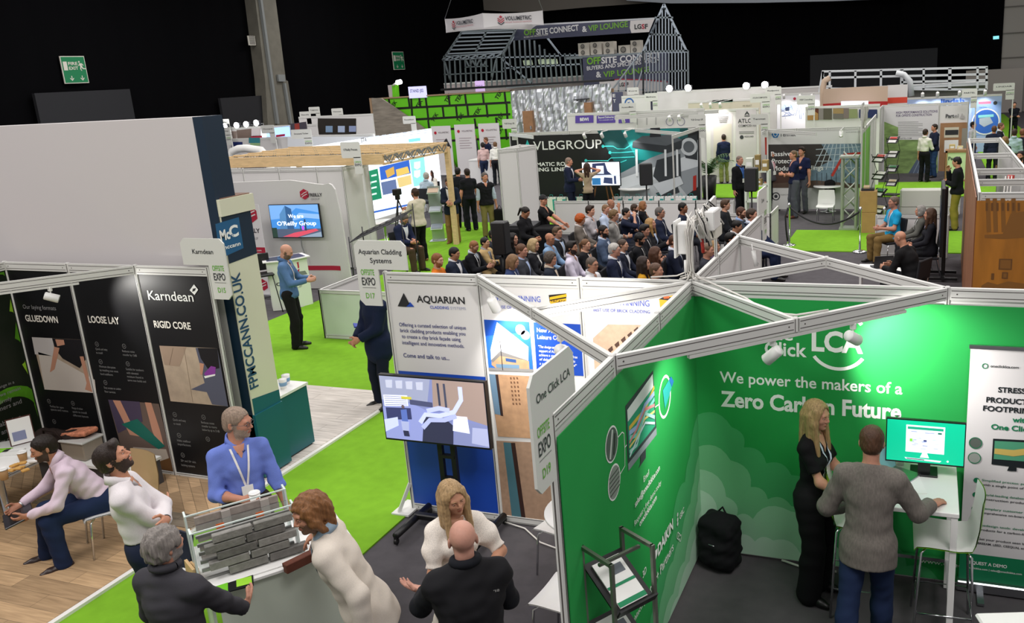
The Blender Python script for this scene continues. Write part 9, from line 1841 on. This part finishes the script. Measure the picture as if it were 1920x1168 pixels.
q = P(905,350,z=0); t = thing('plinth','white cube plinth behind the man in the black gilet','plinth',(q[0],q[1]+1,0)); B(t,'body',[((q[0]-.3,q[1]+1,.5),(1.1,.8,1.0))],WPANEL); B(t,'top',[((q[0]-.3,q[1]+1,1.01),(1.14,.84,.03))],WHITEP)
for x,y,r_,lb in ((735,362,.5,'round white table by the lit photographs, nearer one'),(720,415,.45,'round white table behind the wire rack'),(1190,352,.5,'white table with leaflets before the machine photograph'),(1553,348,.42,'round white table at the fire protection wall'),(1702,272,.5,'round white table at the membrane wall')): q = P(x,y,z=.74); round_table(q[0],q[1],r_,lb)
for x,y,a,lb in ((706,400,60,'white wire chair at the lit photographs'),(1548,385,180,'white chair with a black backpack at the fire protection table'),(1700,295,0,'white shell chair at the membrane wall table')): q = P(x,y,z=.45 if y < 390 else .2); shell_chair((q[0],q[1],0),radians(a),lb)
q = P(1556,355,z=.62); backpack((q[0],q[1],.47),radians(180),'black backpack on the white chair at the fire protection table',.85)
q = P(1196,345,z=.78); t = thing('leaflets','red and white leaflets on the white table before the machine photograph','leaflet',(q[0],q[1],.74)); B(t,'leaflet',[((q[0],q[1],.745),(.2,.28,.01),rotz(.3))],PAPER); B(t,'leaflet',[((q[0]+.25,q[1],.745),(.15,.2,.01),rotz(-.2))],flat('c04a50'))
q = P(1222,385,z=0); zig_rack((q[0],q[1],0),radians(20),'black brochure rack right of the loudspeaker at the machine photograph',4,.36,BLACK,h=1.7)
q = P(1652,497,z=.5); t,o = local('laptop','open laptop with a blue screen on the low table of the speakers','laptop',(q[0],q[1],.462),radians(200)); B(t,'base',[((0,0,.01),(.34,.24,.018))],DARK,.004); B(t,'lid',[((0,.14,.13),(.34,.01,.24),rotx(-.3))],DARK); B(t,'display',[((0,.133,.13),(.31,.004,.21),rotx(-.3))],glow('3f6ad0',.9)); ORG[t] = o
t = thing('low_table','low white table with the blue screened laptop','table',(q[0],q[1],0)); B(t,'tabletop',[((q[0],q[1],.445),(.8,.5,.03))],WHITEP,.008)
for sx in (-.35,.35): B(t,'leg',[((q[0]+sx,q[1],.215),(.04,.44,.43))],WHITEP)
# palm
q = P(1330,372,z=0); t = thing('potted_palm','tall green palm in a black pot right of the machine wall','plant',(q[0],q[1],0)); mb = MB(); mb.lathe((q[0],q[1],0),[(0,0),(.20,0),(.26,.75),(.23,.75),(.22,.68),(0,.68)],BLACK,18); mb.build('pot',t); LEAF = M('palm_leaf','2f5a2a',.5); rr = np.random.RandomState(4); STEM = M('palm_stem','4a5a2a',.6)
for k in range(15):
 a = rr.rand()*6.28; L_ = .55+.4*rr.rand(); hh = .75+.5*rr.rand(); pts = [V(q[0],q[1],.68)+V(cos(a)*L_*u*u*.9,sin(a)*L_*u*u*.9,hh*u-(.45*u*u*u)) for u in np.linspace(0,1,8)]; mb = MB(); mb.tube(pts,[.012]*4+[.008]*4,STEM,5); mb2 = mb
 for i in range(2,8):
  d = nrm(pts[i]-pts[i-1]); sd_ = nrm(np.cross(d,V(0,0,1)))
  for s_ in (-1,1):
   for o_ in (0,.5): p = pts[i-1]+(pts[i]-pts[i-1])*o_; e = p+sd_*s_*.24+d*.16-V(0,0,.06); mb.add([p,p+d*.04,e],[(0,1,2)],LEAF)
 mb.build('frond',t)
q = P(935,408,z=.55); t,o = local('shoulder_bag','black bag hanging at the left hand of the man in the gilet','bag',(q[0]+.05,q[1],.40)); s = SDF(); s.bx((0,0,.2),(.10,.05,.14),None,.05,.02); v,q2 = s.mesh(.016); mesh_obj('bag',v,q2,[cloth('121214')],t); mb = MB(); mb.tube([(-.08,0,.36),(0,0,.50),(.08,0,.36)],.010,BLACK,6); mb.build('handle',t); ORG[t] = o
q = tuple(P(684,612,z=1.0)); t,o = local('folder','blue folder held by the man in the navy coat behind the sign','folder',q,radians(40)); B(t,'cover',[((0,0,.0),(.30,.21,.02),roty(.25))],flat('2c3f9c')); B(t,'pages',[((0,0,-.012),(.28,.19,.008),roty(.25))],PAPER); ORG[t] = o
q = tuple(P(562,515,z=1.13)); t,o = local('magazine','open magazine in the hands of the man in the denim shirt','magazine',q,radians(-40)); B(t,'page',[((-.09,0,.0),(.18,.26,.008),roty(.2))],flat('3a4a34')); B(t,'page',[((.09,0,.0),(.18,.26,.008),roty(-.2))],PAPER); ORG[t] = o
